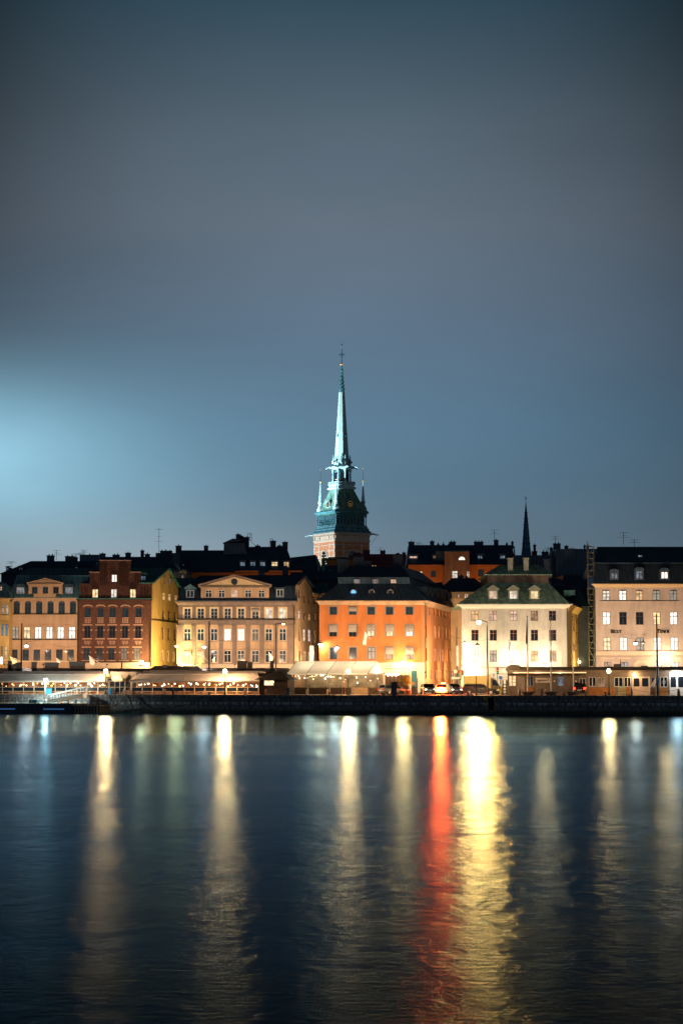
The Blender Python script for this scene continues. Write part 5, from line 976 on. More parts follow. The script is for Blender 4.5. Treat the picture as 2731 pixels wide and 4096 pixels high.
def water_mat():
    mm=bpy.data.materials.new('harbour_water'); mm.use_nodes=True; n=mm.node_tree; b=n.nodes['Principled BSDF']; nn=n.nodes.new; lk=n.links.new
    n.nodes.remove(b); b=nn('ShaderNodeBsdfAnisotropic'); b.distribution='BECKMANN'; b.inputs['Color'].default_value=(.42,.74,1,1); df=nn('ShaderNodeBsdfDiffuse'); df.inputs[0].default_value=(.001,.004,.008,1); fz=nn('ShaderNodeFresnel'); fz.inputs[0].default_value=WI; ms=nn('ShaderNodeMixShader'); lk(fz.outputs[0],ms.inputs[0]); lk(df.outputs[0],ms.inputs[1]); lk(b.outputs[0],ms.inputs[2]); lk(ms.outputs[0],[q for q in n.nodes if q.type=='OUTPUT_MATERIAL'][0].inputs[0])
    geo=nn('ShaderNodeNewGeometry'); sx=nn('ShaderNodeSeparateXYZ'); lk(geo.outputs['Position'],sx.inputs[0])
    # calmer strip in the lee of the quay, with a ragged edge
    nz=nn('ShaderNodeTexNoise'); nz.inputs['Scale'].default_value=1; mp=nn('ShaderNodeMapping'); mp.inputs['Scale'].default_value=(.012,.06,1); lk(geo.outputs['Position'],mp.inputs[0]); lk(mp.outputs[0],nz.inputs['Vector']); nz.inputs['Detail'].default_value=5
    a=nn('ShaderNodeMath'); a.operation='MULTIPLY_ADD'; lk(nz.outputs[0],a.inputs[0]); a.inputs[1].default_value=40; lk(sx.outputs[1],a.inputs[2])
    mr=nn('ShaderNodeMapRange'); lk(a.outputs[0],mr.inputs[0]); mr.inputs[1].default_value=178; mr.inputs[2].default_value=186; mr.inputs[3].default_value=WR[0]; mr.inputs[4].default_value=WR[1]
    # wind bands
    nb=nn('ShaderNodeTexNoise'); m5=nn('ShaderNodeMapping'); m5.inputs['Scale'].default_value=(.004,.07,1); lk(geo.outputs['Position'],m5.inputs[0]); lk(m5.outputs[0],nb.inputs['Vector']); nb.inputs['Scale'].default_value=1; nb.inputs['Detail'].default_value=6
    m6=nn('ShaderNodeMath'); m6.operation='MULTIPLY_ADD'; lk(nb.outputs[0],m6.inputs[0]); m6.inputs[1].default_value=.10; m6.inputs[2].default_value=-.05; ad=nn('ShaderNodeMath'); ad.operation='ADD'; lk(mr.outputs[0],ad.inputs[0]); lk(m6.outputs[0],ad.inputs[1]); lk(ad.outputs[0],b.inputs['Roughness'])
    def nse(s,sc,det):
        t=nn('ShaderNodeTexNoise'); q=nn('ShaderNodeMapping'); q.inputs['Scale'].default_value=sc; q.inputs['Rotation'].default_value=(0,0,.12); lk(geo.outputs['Position'],q.inputs[0]); lk(q.outputs[0],t.inputs['Vector']); t.inputs['Scale'].default_value=s; t.inputs['Detail'].default_value=det; t.inputs['Roughness'].default_value=.6; return t.outputs[0]
    f0=nse(1,(2.6,4.6,1),5); pa=nse(1,(.05,.14,1),3); pr=nn('ShaderNodeMapRange'); lk(pa,pr.inputs[0]); pr.inputs[1].default_value=.35; pr.inputs[2].default_value=.65; pr.inputs[3].default_value=.35; pr.inputs[4].default_value=1.5; fm_=nn('ShaderNodeMath'); fm_.operation='MULTIPLY'; lk(f0,fm_.inputs[0]); lk(pr.outputs[0],fm_.inputs[1]); f=fm_.outputs[0]; w=nse(1,(1.3,.75,1),4)
    b1=nn('ShaderNodeBump'); b1.inputs['Distance'].default_value=WB[0]; b1.inputs['Strength'].default_value=1; lk(f,b1.inputs['Height'])
    w3=nse(1,(.6,.2,1),3); b3=nn('ShaderNodeBump'); b3.inputs['Distance'].default_value=WB[2]; b3.inputs['Strength'].default_value=1; lk(w3,b3.inputs['Height'])
    b2=nn('ShaderNodeBump'); b2.inputs['Distance'].default_value=WB[1]; b2.inputs['Strength'].default_value=1; lk(w,b2.inputs['Height']); lk(b3.outputs[0],b1.inputs['Normal']); lk(b1.outputs[0],b2.inputs['Normal']); lk(b2.outputs[0],b.inputs['Normal'])
    return mm
WI=1.021; WR=(.24,.115); WB=(.022,.045,.075)
g=MB(); xs_=[-1500,-200,-100,0,100,200,1500]; ys_=[-60,0,20,60,120,200,700]
for i in range(6):
    for j in range(6): g.face((xs_[i],ys_[j],0),(xs_[i+1],ys_[j],0),(xs_[i+1],ys_[j+1],0),(xs_[i],ys_[j+1],0))
structure(obj('water',g,water_mat()))
# ================================================ lamps along the quay
WARM=(1,.58,.27); SOD=(1,.58,.26)
def q3(px,d,py=2770): u=QF.U(px,d,py); return QF.pt(u,d,0)
def lantern(px,py,d,energy,label,col=WARM,r=.2,glow=None,post=True,beam=3):
    x,y,_=q3(px,d,py); z=CH+KZ(py)*y; t=thing('street_lamp',label,'street lamp',(x,y,ZG),'lantern posts along the quay'); zb=ZG+.006
    mb=MB(); mb.lathe(x,y,[(.16,zb),(.16,zb+.25),(.09,zb+.35),(.055,zb+1.0),(.045,z-.32),(.1,z-.28),(.1,z-.24)],8); obj('post',mb,IRON,t)
    mb=MB(); mb.sphere(x,y,z,r,10,8,1.15); obj('globe',mb,glow or GLOBE,t,smooth=True)
    mb=MB(); mb.lathe(x,y,[(r+.03,z+r*1.1),(r*.5,z+r*1.1+.1),(.03,z+r*1.1+.22)],8); obj('cap',mb,IRON,t)
    lamp('POINT','light',(x,y,z),col,energy,t,r*1.25)
    lamp('SPOT','beam',(x,y-r*1.3,z),(1,.36,.09),energy*beam,t,r,(x*.2,0,1),95,.5)  # added spot towards the water, only to strengthen the lantern's streak
    return t
EL=2100
lantern(424,2685,2.2,EL,'bright lantern in front of the brick house beside the potted trees',r=.26)
lantern(900,2686,1.6,EL*1.2,'bright lantern in front of the taupe house veranda',r=.27)
lantern(1392,2686,1.8,EL*1.15,'bright lantern in front of the white marquee',r=.27)
lantern(1903,2685,1.6,EL*1.3,'bright lantern by the dark estate car and yellow van',r=.24)
lantern(2433,2684,1.6,EL*.4,'lantern in front of the long kiosk between the third flagpole and the white double door',r=.24)
# tall masts
def mast(px,ytop,d,label,arm=None,r=.1,base=2775,cat='mast',name='mast'):
    x,y,_=q3(px,d,2600); z=CH+KZ(ytop)*y; t=thing(name,label,cat,(x,y,ZG)); mb=MB(); mb.tube([(x,y,ZG),(x,y,z)],r*1.15,8,r*.7); obj('pole',mb,IRON,t); return t,x,y,z
t,x,y,z=mast(1948,2488,3,'tall mast with a side arm and glaring floodlight before the off white house',r=.11,cat='street lamp',name='lamp_mast')
ax=KX(1914,2488)*y; mb=MB(); mb.tube([(x,y,z),((x+ax)/2,y,z+.18),(ax,y,z+.15)],.06,6); obj('arm',mb,IRON,t); mb=MB(); mb.box(ax-.4,ax+.3,y-.2,y+.2,z+.12,z+.26); obj('housing',mb,IRON,t)
mb=MB(); mb.sphere(ax,y,z-.08,.30,10,8,.8); obj('bulb',mb,glow('lamp_glow_sodium',(1,.76,.36),40),t,smooth=True); lamp('POINT','light',(ax,y,z-.1),(1,.64,.30),2700,t,.42); lamp('SPOT','beam',(ax,y-.5,z-.1),(1,.34,.05),48000,t,.5,(ax*.2,0,1),80,.5)  # added spot over the water makes this lamp's streak stronger
t,x,y,z=mast(87,2493,9,'black mast standing in front of the peach house',r=.12)
t,x,y,z=mast(837,2485,9,'black mast standing in front of the taupe house pilasters',r=.12)
t,x,y,z=mast(1104,2495,7,'black lamp mast with a curved arm at the right end of the taupe house',r=.09,cat='street lamp',name='lamp_mast')
ax=KX(1133,2493)*y; mb=MB(); mb.tube([(x,y,z),((x+ax)/2,y,z+.05),(ax,y,z+.05)],.05,6); mb.box(ax-.35,ax+.25,y-.12,y+.12,z,z+.1); obj('arm',mb,IRON,t); mb=MB(); mb.sphere(ax,y,z-.03,.14,8,6,.6); obj('bulb',mb,GLOBE,t)
t,x,y,z=mast(2626,2457,1.2,'black mast with a blue parking sign in front of the kiosk',r=.12)
PB=m('sign_blue',(.01,.10,.32),.5,.05,em=(.01,.12,.4),es=.15); WHT=m('sign_white',(.75,.75,.75),.5,.05)
f=Fr(x,y-.16,1,0); mb=MB(f); s=.2; mb.box(-.02-s,-.02+s,-.04,0,f.Z(2724,0),f.Z(2714,0)); mb.box(-.02-s,-.02+s,-.04,0,f.Z(2732,0),f.Z(2725,0)); pn=obj('parking_sign',mb,PB,t); text('P',f,-.02,f.Z(2723,0)+.02,-.045,.26,WHT,pn,'letter')
# banner mast
for px,yt,yb,pt,lab in((1244,2583,2644,2528,'grey mast carrying a long pale banner in front of the slim beige annex'),(1826,2583,2664,2508,'thin mast carrying a long pale banner at the mouth of the lane')):
    D=283; x=KX(px)*D; t=thing('banner_mast',lab,'banner',(x,D,ZG)); mb=MB(); mb.tube([(x,D,ZG),(x,D,bz(pt,D))],.09,6,.06); obj('pole',mb,GUTTER,t)
    mb=MB(); a,b=KX(px-6 if px<1500 else px-2)*D,KX(px+11 if px<1500 else px+7)*D; mb.loft([[(a,D-.12,bz(yb,D)),(b,D-.14,bz(yb,D)),(b,D-.1,bz(yb,D)),(a,D-.08,bz(yb,D))],[(a,D-.12,bz(yt,D)),(b,D-.12,bz(yt,D)),(b,D-.08,bz(yt,D)),(a,D-.08,bz(yt,D))]]); obj('banner',mb,m('banner_cloth',(.62,.58,.52),.8,.12,2),t)
# lamps hung over the street
LAMPX={706:(291.5,1500,(1,.72,.28)),1281:(292.5,1500,(1,.68,.36)),1857:(289.5,1200,(1,.64,.34))}  # pale corner lamp and dark shade are lit here to brighten end walls
for i,(px,py,on,lab) in enumerate(((107,2582,1,'glowing lamp hung over the street between the second and third windows of the peach house'),(265,2606,0,'unlit pale lamp hung over the street near the right end of the peach house'),(706,2585,2,'pale lamp hung on the left corner of the taupe house'),(817,2586,1,'glowing round lamp hung in front of the taupe house, left of its mast'),(1281,2577,1,'glowing lamp hung at the left edge of the orange house'),(1347,2590,1,'glowing lamp hung over the first lower window of the orange house'),(1857,2572,2,'dark shaded lamp hung at the left corner of the off white house'),(1908,2580,0,'dark shade hung between two window rows of the off white house'),(2540,2572,1,'glowing lamp hung left of the middle window of the hotel'),(2570,2572,0,'dark shade hung in front of the middle window of the hotel'))):
    D=LAMPX[px][0] if px in LAMPX else 286.5 if px<2300 else 284; x=KX(px)*D; z=bz(py,D); t=thing('hanging_lamp',lab,'street lamp',(x,D,z),'lamps hung over the street')
    mb=MB(); mb.lathe(x,D,[(.42,z+.02),(.40,z+.1),(.16,z+.22),(.05,z+.3),(.03,z+.55)],12); obj('shade',mb,m('shade_pale' if px in(265,706) else 'shade_dark',(.5,.45,.4) if px in(265,706) else (.03,.025,.02),.5,.05),t)
    mb=MB(); mb.sphere(x,D,z-.02,.27 if on==1 else .16,10,8,.8); obj('bulb',mb,GLOBEW if on else m('bulb_dull',(.6,.55,.5),.4,0,em=(1,.9,.75),es=.8),t,smooth=True)
    s=-1 if i%2 else 1; mb=MB(); mb.tube([(x,D,z+.55),(x-2.6,290,z+1.15)],.018,4); mb.tube([(x,D,z+.55),(x+2.6,290,z+1.0)],.018,4); obj('wire',mb,IRON,t)
    if on: lamp('POINT','light',(x,D,z-.05),LAMPX[px][2] if px in LAMPX else (1,.8,.66),LAMPX[px][1] if px in LAMPX else 800,t,.36)
# added floodlights to brighten the house fronts, standing on the low roofs
FL=[(60,276,6.2,(90,2500),6400,(1,.60,.30)),(175,276,6.2,(185,2470),8600,(1,.60,.30)),(290,276,6.2,(270,2520),5600,(1,.60,.30)),(20,279,6,(5,2560),3200,(1,.66,.26)),
 (430,276,6.0,(430,2520),5600,(1,.56,.36)),(560,275,6.0,(520,2590),3800,(1,.6,.4)),
 (780,276,6.2,(790,2500),9000,(1,.66,.42)),(940,276,6.2,(945,2480),10500,(1,.66,.42)),(1090,275,6.2,(1090,2500),9000,(1,.64,.40)),
 (1200,277,6.4,(1215,2500),6500,(1,.64,.34)),(1400,275,6.8,(1360,2520),11500,(1,.64,.36)),(1560,275,6.5,(1560,2500),12500,(1,.64,.34)),(1700,276,5.6,(1740,2560),9000,(1,.66,.36)),
 (1860,272,6.0,(1900,2540),3000,(1,.80,.58)),(2060,268,6.0,(2060,2560),3800,(1,.82,.62)),(2210,268,6.0,(2190,2540),3400,(1,.80,.58)),
 (2330,275,6.2,(2310,2560),4000,(1,.70,.30)),(2430,266,6.0,(2440,2500),10500,(1,.67,.45)),(2560,266,6.0,(2560,2480),11500,(1,.67,.45)),(2700,266,6.0,(2700,2500),11000,(1,.64,.36))]
FT=lambda i:['the left end of the peach house','the middle of the peach house','the right end of the peach house','the ochre corner house','the brick house front','the brick house by its yellow end','the left third of the taupe house','the middle of the taupe house','the right third of the taupe house','the taupe house end wall','the left of the orange house','the right of the orange house','the right corner of the orange house','the left of the off white house','the middle of the off white house','the right of the off white house','the lane beside the hotel','the left of the hotel','the middle of the hotel','the right of the hotel'][i]
for i,(px,D,z,(ax,ay),e,c) in enumerate(FL):
    if px<1100: D,z,e=281.6,6.75,e*.5
    x=KX(px)*D; tgt=(KX(ax)*295,295,bz(ay+70,295)); t=thing('floodlight','added black floodlight on a low roof, lighting '+FT(i),'floodlight',(x,D,z-.5),'added floodlights on the low roofs')
    mb=MB(); mb.tube([(x,D,z-.55),(x,D,z-.16)],.03,5); mb.box(x-.16,x+.16,D-.1,D+.06,z-.16,z-.02); obj('housing',mb,IRON,t); lamp('SPOT','beam',(x,D+.12,z+.02),c,e*.72,t,.22,tgt,105,.9)
for i,(px,D,z,ax,ay,aD,e,c) in enumerate(((702,291.5,5.2,655,2540,300,13000,(1,.68,.24)),(1264,294,5.2,1215,2540,302,5000,(1,.66,.36)),(1838,290,4.6,1755,2560,308,21000,(1,.62,.34)),(1815,304,4.6,1805,2560,325,3500,(1,.66,.36)),(1828,312,5,1828,2560,331,3000,(1,.7,.34)),(2338,300,5,2300,2560,308,9000,(1,.70,.28)),(2352,318,5,2350,2540,340,2600,(1,.72,.34)))):  # added spots that only brighten the lane walls
    x=KX(px)*D; t=thing('floodlight','added black floodlight low in a side lane, lighting '+['the yellow end wall','the taupe house end wall','the orange house end wall','the back of the orange house lane','the ochre lane house front','the ochre end wall','the relief wall beside the scaffold'][i],'floodlight',(x,D,z-.5),'added floodlights in the side lanes')
    mb=MB(); mb.tube([(x,D,ZG),(x,D,z-.16)],.03,5); mb.box(x-.16,x+.16,D-.1,D+.06,z-.16,z-.02); obj('housing',mb,IRON,t); lamp('SPOT','beam',(x,D+.12,z+.02),c,e,t,.22,(KX(ax)*aD,aD,bz(ay,aD)),130,.9)
# lamps fixed low on the fronts
def wall_lamp(px,py,D,e,c,label,out=.9,up=True,r=.3,glow=None,es=1,pt=0,sz=None):
    x=KX(px)*D; z=bz(py,D); t=thing('wall_floodlight',label,'floodlight',(x,D,z),'floodlights fixed low on the fronts'); mb=MB(); mb.box(x-.3,x+.3,D-.1,D+.28,z-.5,z-.32); mb.tube([(x,D+.1,z-.4),(x,D+out,z-.5)],.05,5); obj('housing',mb,IRON,t)
    mb=MB(); mb.sphere(x,D,z,sz or r,10,8,.8); obj('bulb',mb,glow or GLOBE,t,smooth=True)
    lamp('POINT','light',(x,D,z),c,e*.55,t,r*1.2)
    if pt: lamp('SPOT','beam',(x,D-r*1.3,z),(1,.38,.09),pt*1.5,t,r,(x*.2,0,1),80,.5)  # extra spot added for the streak on the water
wall_lamp(567,2650,293.2,1500,(1,.72,.30),'glaring floodlight at the foot of the brick house beside the yellow end wall',1.6,r=.32)
wall_lamp(1612,2654,291.6,2300,(1,.72,.34),'glaring floodlight between the lower right windows of the orange house',1.2,r=.42,pt=4000)
wall_lamp(1905,2692,290.5,520,(1,.84,.5),'glaring floodlight low on the left end of the off white house',2.0,r=.36)
wall_lamp(2045,2634,291.2,1700,(1,.86,.56),'glaring floodlight low on the middle of the off white house behind the kiosk roof',1.6,r=.36)
wall_lamp(2176,2642,291.4,1700,(1,.86,.56),'glaring floodlight low between the right windows of the off white house',1.4,r=.4,pt=3500)
wall_lamp(2368,2640,335,1100,(1,.74,.4),'glaring floodlight low on the lane wall left of the hotel',1.5,r=.34)
wall_lamp(2313,2648,312,700,(1,.74,.3),'small floodlight low in the lane beside the ochre end wall',1.5,r=.25)
wall_lamp(2663,2636,288.4,1500,(1,.76,.46),'glaring floodlight between the right ground floor windows of the hotel',1.4,r=.4,pt=3500)
# ================================================ bollards and chains
BOL=[(345,2.0),(497,2.0),(660,2.2),(738,2.2),(820,2.2),(980,2.2),(1062,1.6),(1144,1.6),(1227,1.6),(1310,1.6),(1478,1.6),(2076,1.4),(2166,1.4),(2254,1.4),(2343,1.2),(2523,1.2),(2712,1.2)]
x,y,_=q3(1062,1.6); b0=thing('stone_bollard','short tapered granite bollard on the quay edge','bollard',(x,y,ZG),'granite bollards along the quay edge')
mb=MB(); mb.rects([(x-.16,x+.16,y-.16,y+.16,ZG+.006),(x-.15,x+.15,y-.15,y+.15,ZG+.5),(x-.1,x+.1,y-.1,y+.1,ZG+.74),(x-.05,x+.05,y-.05,y+.05,ZG+.79)]); obj('shaft',mb,GRANITE,b0)
mb=MB(); mb.sphere(x,y,ZG+.83,.06,6,5); obj('chain_eye',mb,IRON,b0)
names=['below the lit veranda beside the blue bins','right of the potted trees','under the middle of the taupe house veranda, the left one','under the taupe house veranda, the middle one','under the taupe house veranda, the right one','at the right end of the taupe house veranda','in front of the small dark hut','just left of the white marquee','under the left part of the white marquee','under the middle of the white marquee','under the bright gable of the white marquee','left of the first flagpole','between the first and second flagpole','between the second and third flagpole','right of the third flagpole beside the red tail lamps','left of the white double door','at the right edge before the white kiosk front']
bp=[]
for (px,d),nm in zip(BOL,names):
    x,y,_=q3(px,d); bp.append((px,x,y))
    if px==1062: b0['label']='tapered granite bollard '+nm; continue
    dup(b0,(x,y,ZG),random.uniform(-.1,.1),'tapered granite bollard '+nm)
links=[(345,497),(660,738),(738,820),(820,980),(980,1062),(1062,1144),(1144,1227),(1227,1310),(2076,2166),(2166,2254),(2254,2343),(2343,2523),(2523,2712)]
P={p:(x,y) for p,x,y in bp}
for a,b in links:
    (x0,y0),(x1,y1)=P[a],P[b]; n=14; mb=MB(); mb.tube([(x0+(x1-x0)*k/n,y0+(y1-y0)*k/n,ZG+.82-.42*4*(k/n)*(1-k/n)) for k in range(n+1)],.028,4)
    o=obj('chain',mb,IRON); o['group']='chains between the bollards'; o['category']='chain'; o['label']='chain sagging from the bollard '+names[[q[0] for q in BOL].index(a)]
# small mooring bollards on the edge
mb0=None
for px,nm in((837,'under the black mast of the taupe house'),(1317,'right of the marquee lamp'),(1872,'in front of the crowd barrier'),(2420,'left of the kiosk lantern')):
    x,y,_=q3(px,.35); o=MB(); o.lathe(x,y,[(.16,ZG+.006),(.1,ZG+.12),(.1,ZG+.3),(.18,ZG+.36),(.16,ZG+.42)],8); tag(obj('mooring_post',o,IRON),'small black iron mooring post '+nm,'mooring post','mooring posts')
# ================================================ verandas with hanging lamps
CAN=m('awning_canvas_grey',(.62,.56,.53),.85,.12,.5,bump=.1); CANL=m('canvas_seam',(.5,.42,.34),.85,.1); VF=m('veranda_frame',(.58,.42,.27),.6,.1); TINT=m('veranda_lower_glass',(.012,.02,.028),.15,.3,spec=.6); DARKW=m('dark_planks',(.045,.03,.02),.8,.3,3)
BACKW=m('veranda_back_wall',(.30,.13,.07),.9,.7,1.3,col2=(.5,.3,.18)); FLOORW=m('veranda_floor',(.12,.08,.05),.7,.2,2)
BULB=[m('bulb_warm',(.9,.8,.6),.4,0,em=(1,.62,.30),es=5),m('bulb_amber',(.9,.8,.6),.4,0,em=(1,.48,.18),es=4),m('bulb_white',(.9,.9,.9),.4,0,em=(1,.88,.72),es=6),m('bulb_blue',(.5,.7,.9),.4,0,em=(.3,.75,1),es=3),m('bulb_yellow',(.9,.8,.3),.4,0,em=(1,.8,.15),es=3)]
TB0=[]
def place_table(loc,left):
    l='dark dining table inside the '+('left' if left else 'right')+' veranda'
    if TB0: dup(TB0[0],loc,0,l); return
    g=thing('dining_table',l,'table',loc,'dining tables in the verandas'); x,y,z=loc; mb=MB(); mb.box(x-.4,x+.4,y-.35,y+.35,z+.72,z+.76); obj('table_top',mb,DARKW,g)
    mb=MB(); mb.lathe(x,y,[(.25,z),(.05,z+.04),(.04,z+.719)],8); obj('pedestal',mb,IRON,g); TB0.append(g)
def veranda(px0,px1,d0,dp,label,ylow=2723,ytop=2684,posts=42,lamps=20,bulge=False):
    u0,u1=QF.U(px0,d0,2750),QF.U(px1,d0,2750); x,y,_=QF.pt((u0+u1)/2,d0,0); t=thing('veranda',label,'veranda',(x,y,ZG)); zl=CH+KZ(ylow)*y; zt=CH+KZ(ytop)*(y+3)
    mb=MB(QF); mb.loft([[(u0-.4,d0-.5,zl-.1),(u1+.3,d0-.5,zl-.1),(u1+.3,d0-.5,zl+.02),(u0-.4,d0-.5,zl+.02)],[(u0-.4,d0-.5,zl-.1),(u1+.3,d0-.5,zl-.1),(u1-.7,d0+2.2,zt-.45),(u0+.5,d0+2.2,zt-.45)]][:1]+[[(u0-.4,d0-.5,zl-.1),(u1+.3,d0-.5,zl-.1),(u1+.3,d0-.5,zl+.03),(u0-.4,d0-.5,zl+.03)]],cap=False) if 0 else None
    mb.loft([[(u0-.4,d0-.5,zl),(u1+.3,d0-.5,zl),(u1+.3,d0-.5,zl-.14),(u0-.4,d0-.5,zl-.14)],[(u0+.2,d0+1.6,zl+.85),(u1-.5,d0+1.6,zl+.85),(u1-.5,d0+1.6,zl+.8),(u0+.2,d0+1.6,zl+.8)]])
    mb.loft([[(u0+.2,d0+1.75,zl+.92),(u1-.6,d0+1.75,zl+.92),(u1-.6,d0+1.75,zl+.8),(u0+.2,d0+1.75,zl+.8)],[(u0+.5,d0+3.6,zt),(u1-1.2,d0+3.6,zt),(u1-1.2,d0+3.6,zt-.1),(u0+.5,d0+3.6,zt-.1)],[(u0+.5,d0+dp,zt-.1),(u1-1,d0+dp,zt-.1),(u1-1,d0+dp,zt-.3),(u0+.5,d0+dp,zt-.3)]]); aw=obj('awning',mb,CAN,t)
    mb=MB(QF); mb.box(u0-.4,u1+.3,d0-.54,d0-.504,zl-.06,zl+.015); mb.box(u0+.2,u1-.5,d0+1.56,d0+1.6,zl+.865,zl+.90)
    n=int((px1-px0)/115)+1
    for k in range(n+1): uu=u0+(u1-u0)*k/max(n,1); mb.tube([(uu,d0-.52,zl+.02),(uu+1.1,d0+1.62,zl+.88)],.022,4)
    obj('seam',mb,CANL,aw)
    mb=MB(QF); n=max(1,int((px1-px0)/posts)); zf=ZG+.03
    for k in range(n+1): uu=u0+(u1-u0)*k/n; w=.045 if k%2 else .06; mb.box(uu-w,uu+w,d0-.05,d0+.05,zf,zl-.145)
    zr=ZG+.98; zr2=ZG+.42
    for k in range(n):
        a=u0+(u1-u0)*k/n+.062; b=u0+(u1-u0)*(k+1)/n-.062
        for z,h in((zr,.03),(zr2,.04),(zf+.05,.03),(zl-.2,.04)): mb.box(a,b,d0-.035,d0+.035,z-h,z+h)
    obj('frame',mb,VF,t)
    mb=MB(QF)
    for k in range(n):
        a=u0+(u1-u0)*k/n+.062; b=u0+(u1-u0)*(k+1)/n-.062; mb.box(a,b,d0+.01,d0+.03,zr2+.05,zr-.04)
    obj('lower_pane',mb,TINT,t)
    mb=MB(QF); mb.box(u0,u1,d0+dp-1.4,d0+dp-1.2,ZG,zl+.6); obj('back_wall',mb,BACKW,t)
    mb=MB(QF); mb.box(u0-.02,u1+.02,d0-.1,d0+dp-1.42,ZG+.008,ZG+.028); obj('floor',mb,FLOORW,t)
    for k in range(int((u1-u0)/1.7)):   # tables inside
        uu=u0+.8+k*1.7; X,Y,_=QF.pt(uu,d0+.8+.9*(k%2),0); place_table((X,Y,ZG+.028),px0<500)
    for k in range(max(1,int((u1-u0)/3.4))):
        uu=u0+1.7+k*3.4; X,Y,_=QF.pt(uu,d0+1.8,0); lamp('POINT','room_light',(X,Y,zl-.1),(1,.50,.22),150,t,.12)
    for k in range(lamps):
        uu=u0+.3+(u1-u0-.6)*(k+random.random())/lamps; dd=d0+.35+random.random()*2.0; X,Y,_=QF.pt(uu,dd,0); z=zl-.28-random.random()*.5; r=random.choice((.07,.09,.11,.13)); i=random.choices(range(5),(8,5,8,1.2,1.4))[0]
        mb=MB(); mb.sphere(X,Y,z,r,8,6); g=thing('pendant_lamp','small glowing ball lamp hanging inside a glazed veranda','pendant lamp',(X,Y,z+r),'pendant lamps in the verandas'); obj('bulb',mb,BULB[i],g,smooth=True)
        mb=MB(); mb.tube([(X,Y,z+r*.9),(X,Y,z+r+.25)],.01,4); obj('cord',mb,IRON,g)
    return t
veranda(-30,436,3.2,7,'long glazed veranda under a grey awning at the left edge, left of the potted trees',lamps=34)
veranda(528,1034,3.2,7,'long glazed veranda under a grey awning, right of the potted trees',lamps=40)
# entrance between the verandas
x,y,_=q3(483,3.4); t=thing('veranda_entrance','double glass door with a small pale arched canopy between the two verandas','entrance',(x,y,ZG)); u0,u1=QF.U(440,3.4),QF.U(526,3.4); zl=CH+KZ(2722)*y
mb=MB(QF); 
for px in(441,462,482,503,525): u=QF.U(px,3.4); mb.box(u-.05,u+.05,3.3,3.4,ZG+.03,zl-.02)
for z in(ZG+.08,ZG+.3,ZG+1.0,zl-.06): 
    for a,b in((441,462),(462,482),(482,503),(503,525)): mb.box(QF.U(a,3.4)+.052,QF.U(b,3.4)-.052,3.31,3.39,z-.03,z+.03)
obj('door_frame',mb,VF,t)
mb=MB(QF); mb.box(u0+.06,u1-.06,3.41,3.43,ZG+.1,zl-.1); obj('glass',mb,TINT,t)
mb=MB(QF); ua,ub=QF.U(446,3.4),QF.U(500,3.4); um=(ua+ub)/2
for k in range(8): a,b=math.pi*k/8,math.pi*(k+1)/8; h=.75; mb.face((um+(ub-ua)/2*math.cos(a),2.6,zl),(um+(ub-ua)/2*math.cos(b),2.6,zl),(um+(ub-ua)/2*.55*math.cos(b),3.6,zl+h*(.75+.25*math.sin(b))),(um+(ub-ua)/2*.55*math.cos(a),3.6,zl+h*(.75+.25*math.sin(a))))
mb.box(ua,ub,2.55,2.6,zl-.18,zl); obj('canopy',mb,m('canopy_canvas',(.45,.33,.26),.85,.15,3),t)
mb=MB(QF); mb.box(u0-.3,u1+.3,4.6,10,ZG+.1,zl+1.2); obj('porch_block',mb,m('porch_felt',(.20,.18,.17),.9,.2),t)
# potted olive trees
LEAF=m('olive_leaves',(.05,.055,.022),.8,.5,5,col2=(.10,.09,.035)); LEAFY=m('yellow_lit_leaves',(.50,.42,.06),.8,.3,5); TRUNK=m('bark',(.08,.05,.03),.9,.3,8)  # LEAFY has the floodlight's yellow put into the leaf colour
def tree(label,px,d,r,zc,zt,leaf,pot='square',n=900,cat='tree',ft=None,q_=None,name='potted_tree'):
    x,y,_=q3(px,d) if q_ is None else (KX(px)*q_,q_,0); t=thing(name,label,cat,(x,y,ZG)); z0=ZG+.01
    if pot=='square': mb=MB(); mb.rects([(x-.3,x+.3,y-.3,y+.3,z0),(x-.36,x+.36,y-.36,y+.36,z0+.5),(x-.4,x+.4,y-.4,y+.4,z0+.5),(x-.4,x+.4,y-.4,y+.4,z0+.56)]); obj('pot',mb,m('pot_clay',(.36,.24,.18),.8,.15,4),t)
    if pot=='drum': mb=MB(); mb.lathe(x,y,[(.42,z0),(.5,z0+.5),(.55,z0+.52),(.55,z0+.6)],12); obj('pot',mb,m('pot_drum',(.2,.13,.08),.8,.15,4),t)
    mb=MB(); mb.tube([(x,y,z0+.3),(x+.04,y,zc-.4),(x,y,zc+.2)],.05,6,.02)
    for k in range(6): a=k*1.05; mb.tube([(x,y,zc-.35+.08*k),(x+.5*r*math.cos(a),y+.5*r*math.sin(a),zc+.1+.1*k)],.02,4,.008)
    obj('trunk',mb,TRUNK,t); mb=MB(); rnd=random.Random(px)
    cl=[(rnd.gauss(0,.42)*r,rnd.gauss(0,.42)*r,rnd.gauss(0,.42)*zt) for _ in range(16)]
    for k in range(n):
        c=rnd.choice(cl); p=Vector((x+c[0]+rnd.gauss(0,.17)*r,y+c[1]+rnd.gauss(0,.17)*r,zc+c[2]+rnd.gauss(0,.17)*zt)); a=Vector((rnd.gauss(0,1),rnd.gauss(0,1),rnd.gauss(0,1))).normalized(); b=a.orthogonal().normalized(); s=.05+.04*rnd.random()
        mb.face(tuple(p-a*s),tuple(p+b*s*.4),tuple(p+a*s),tuple(p-b*s*.4))
    obj('crown',mb,leaf,t); return t
tree('bushy potted olive tree left of the glass door, right of the bright lantern',432,2.6,.45,CH+.35,.45,LEAF,cat='tree')
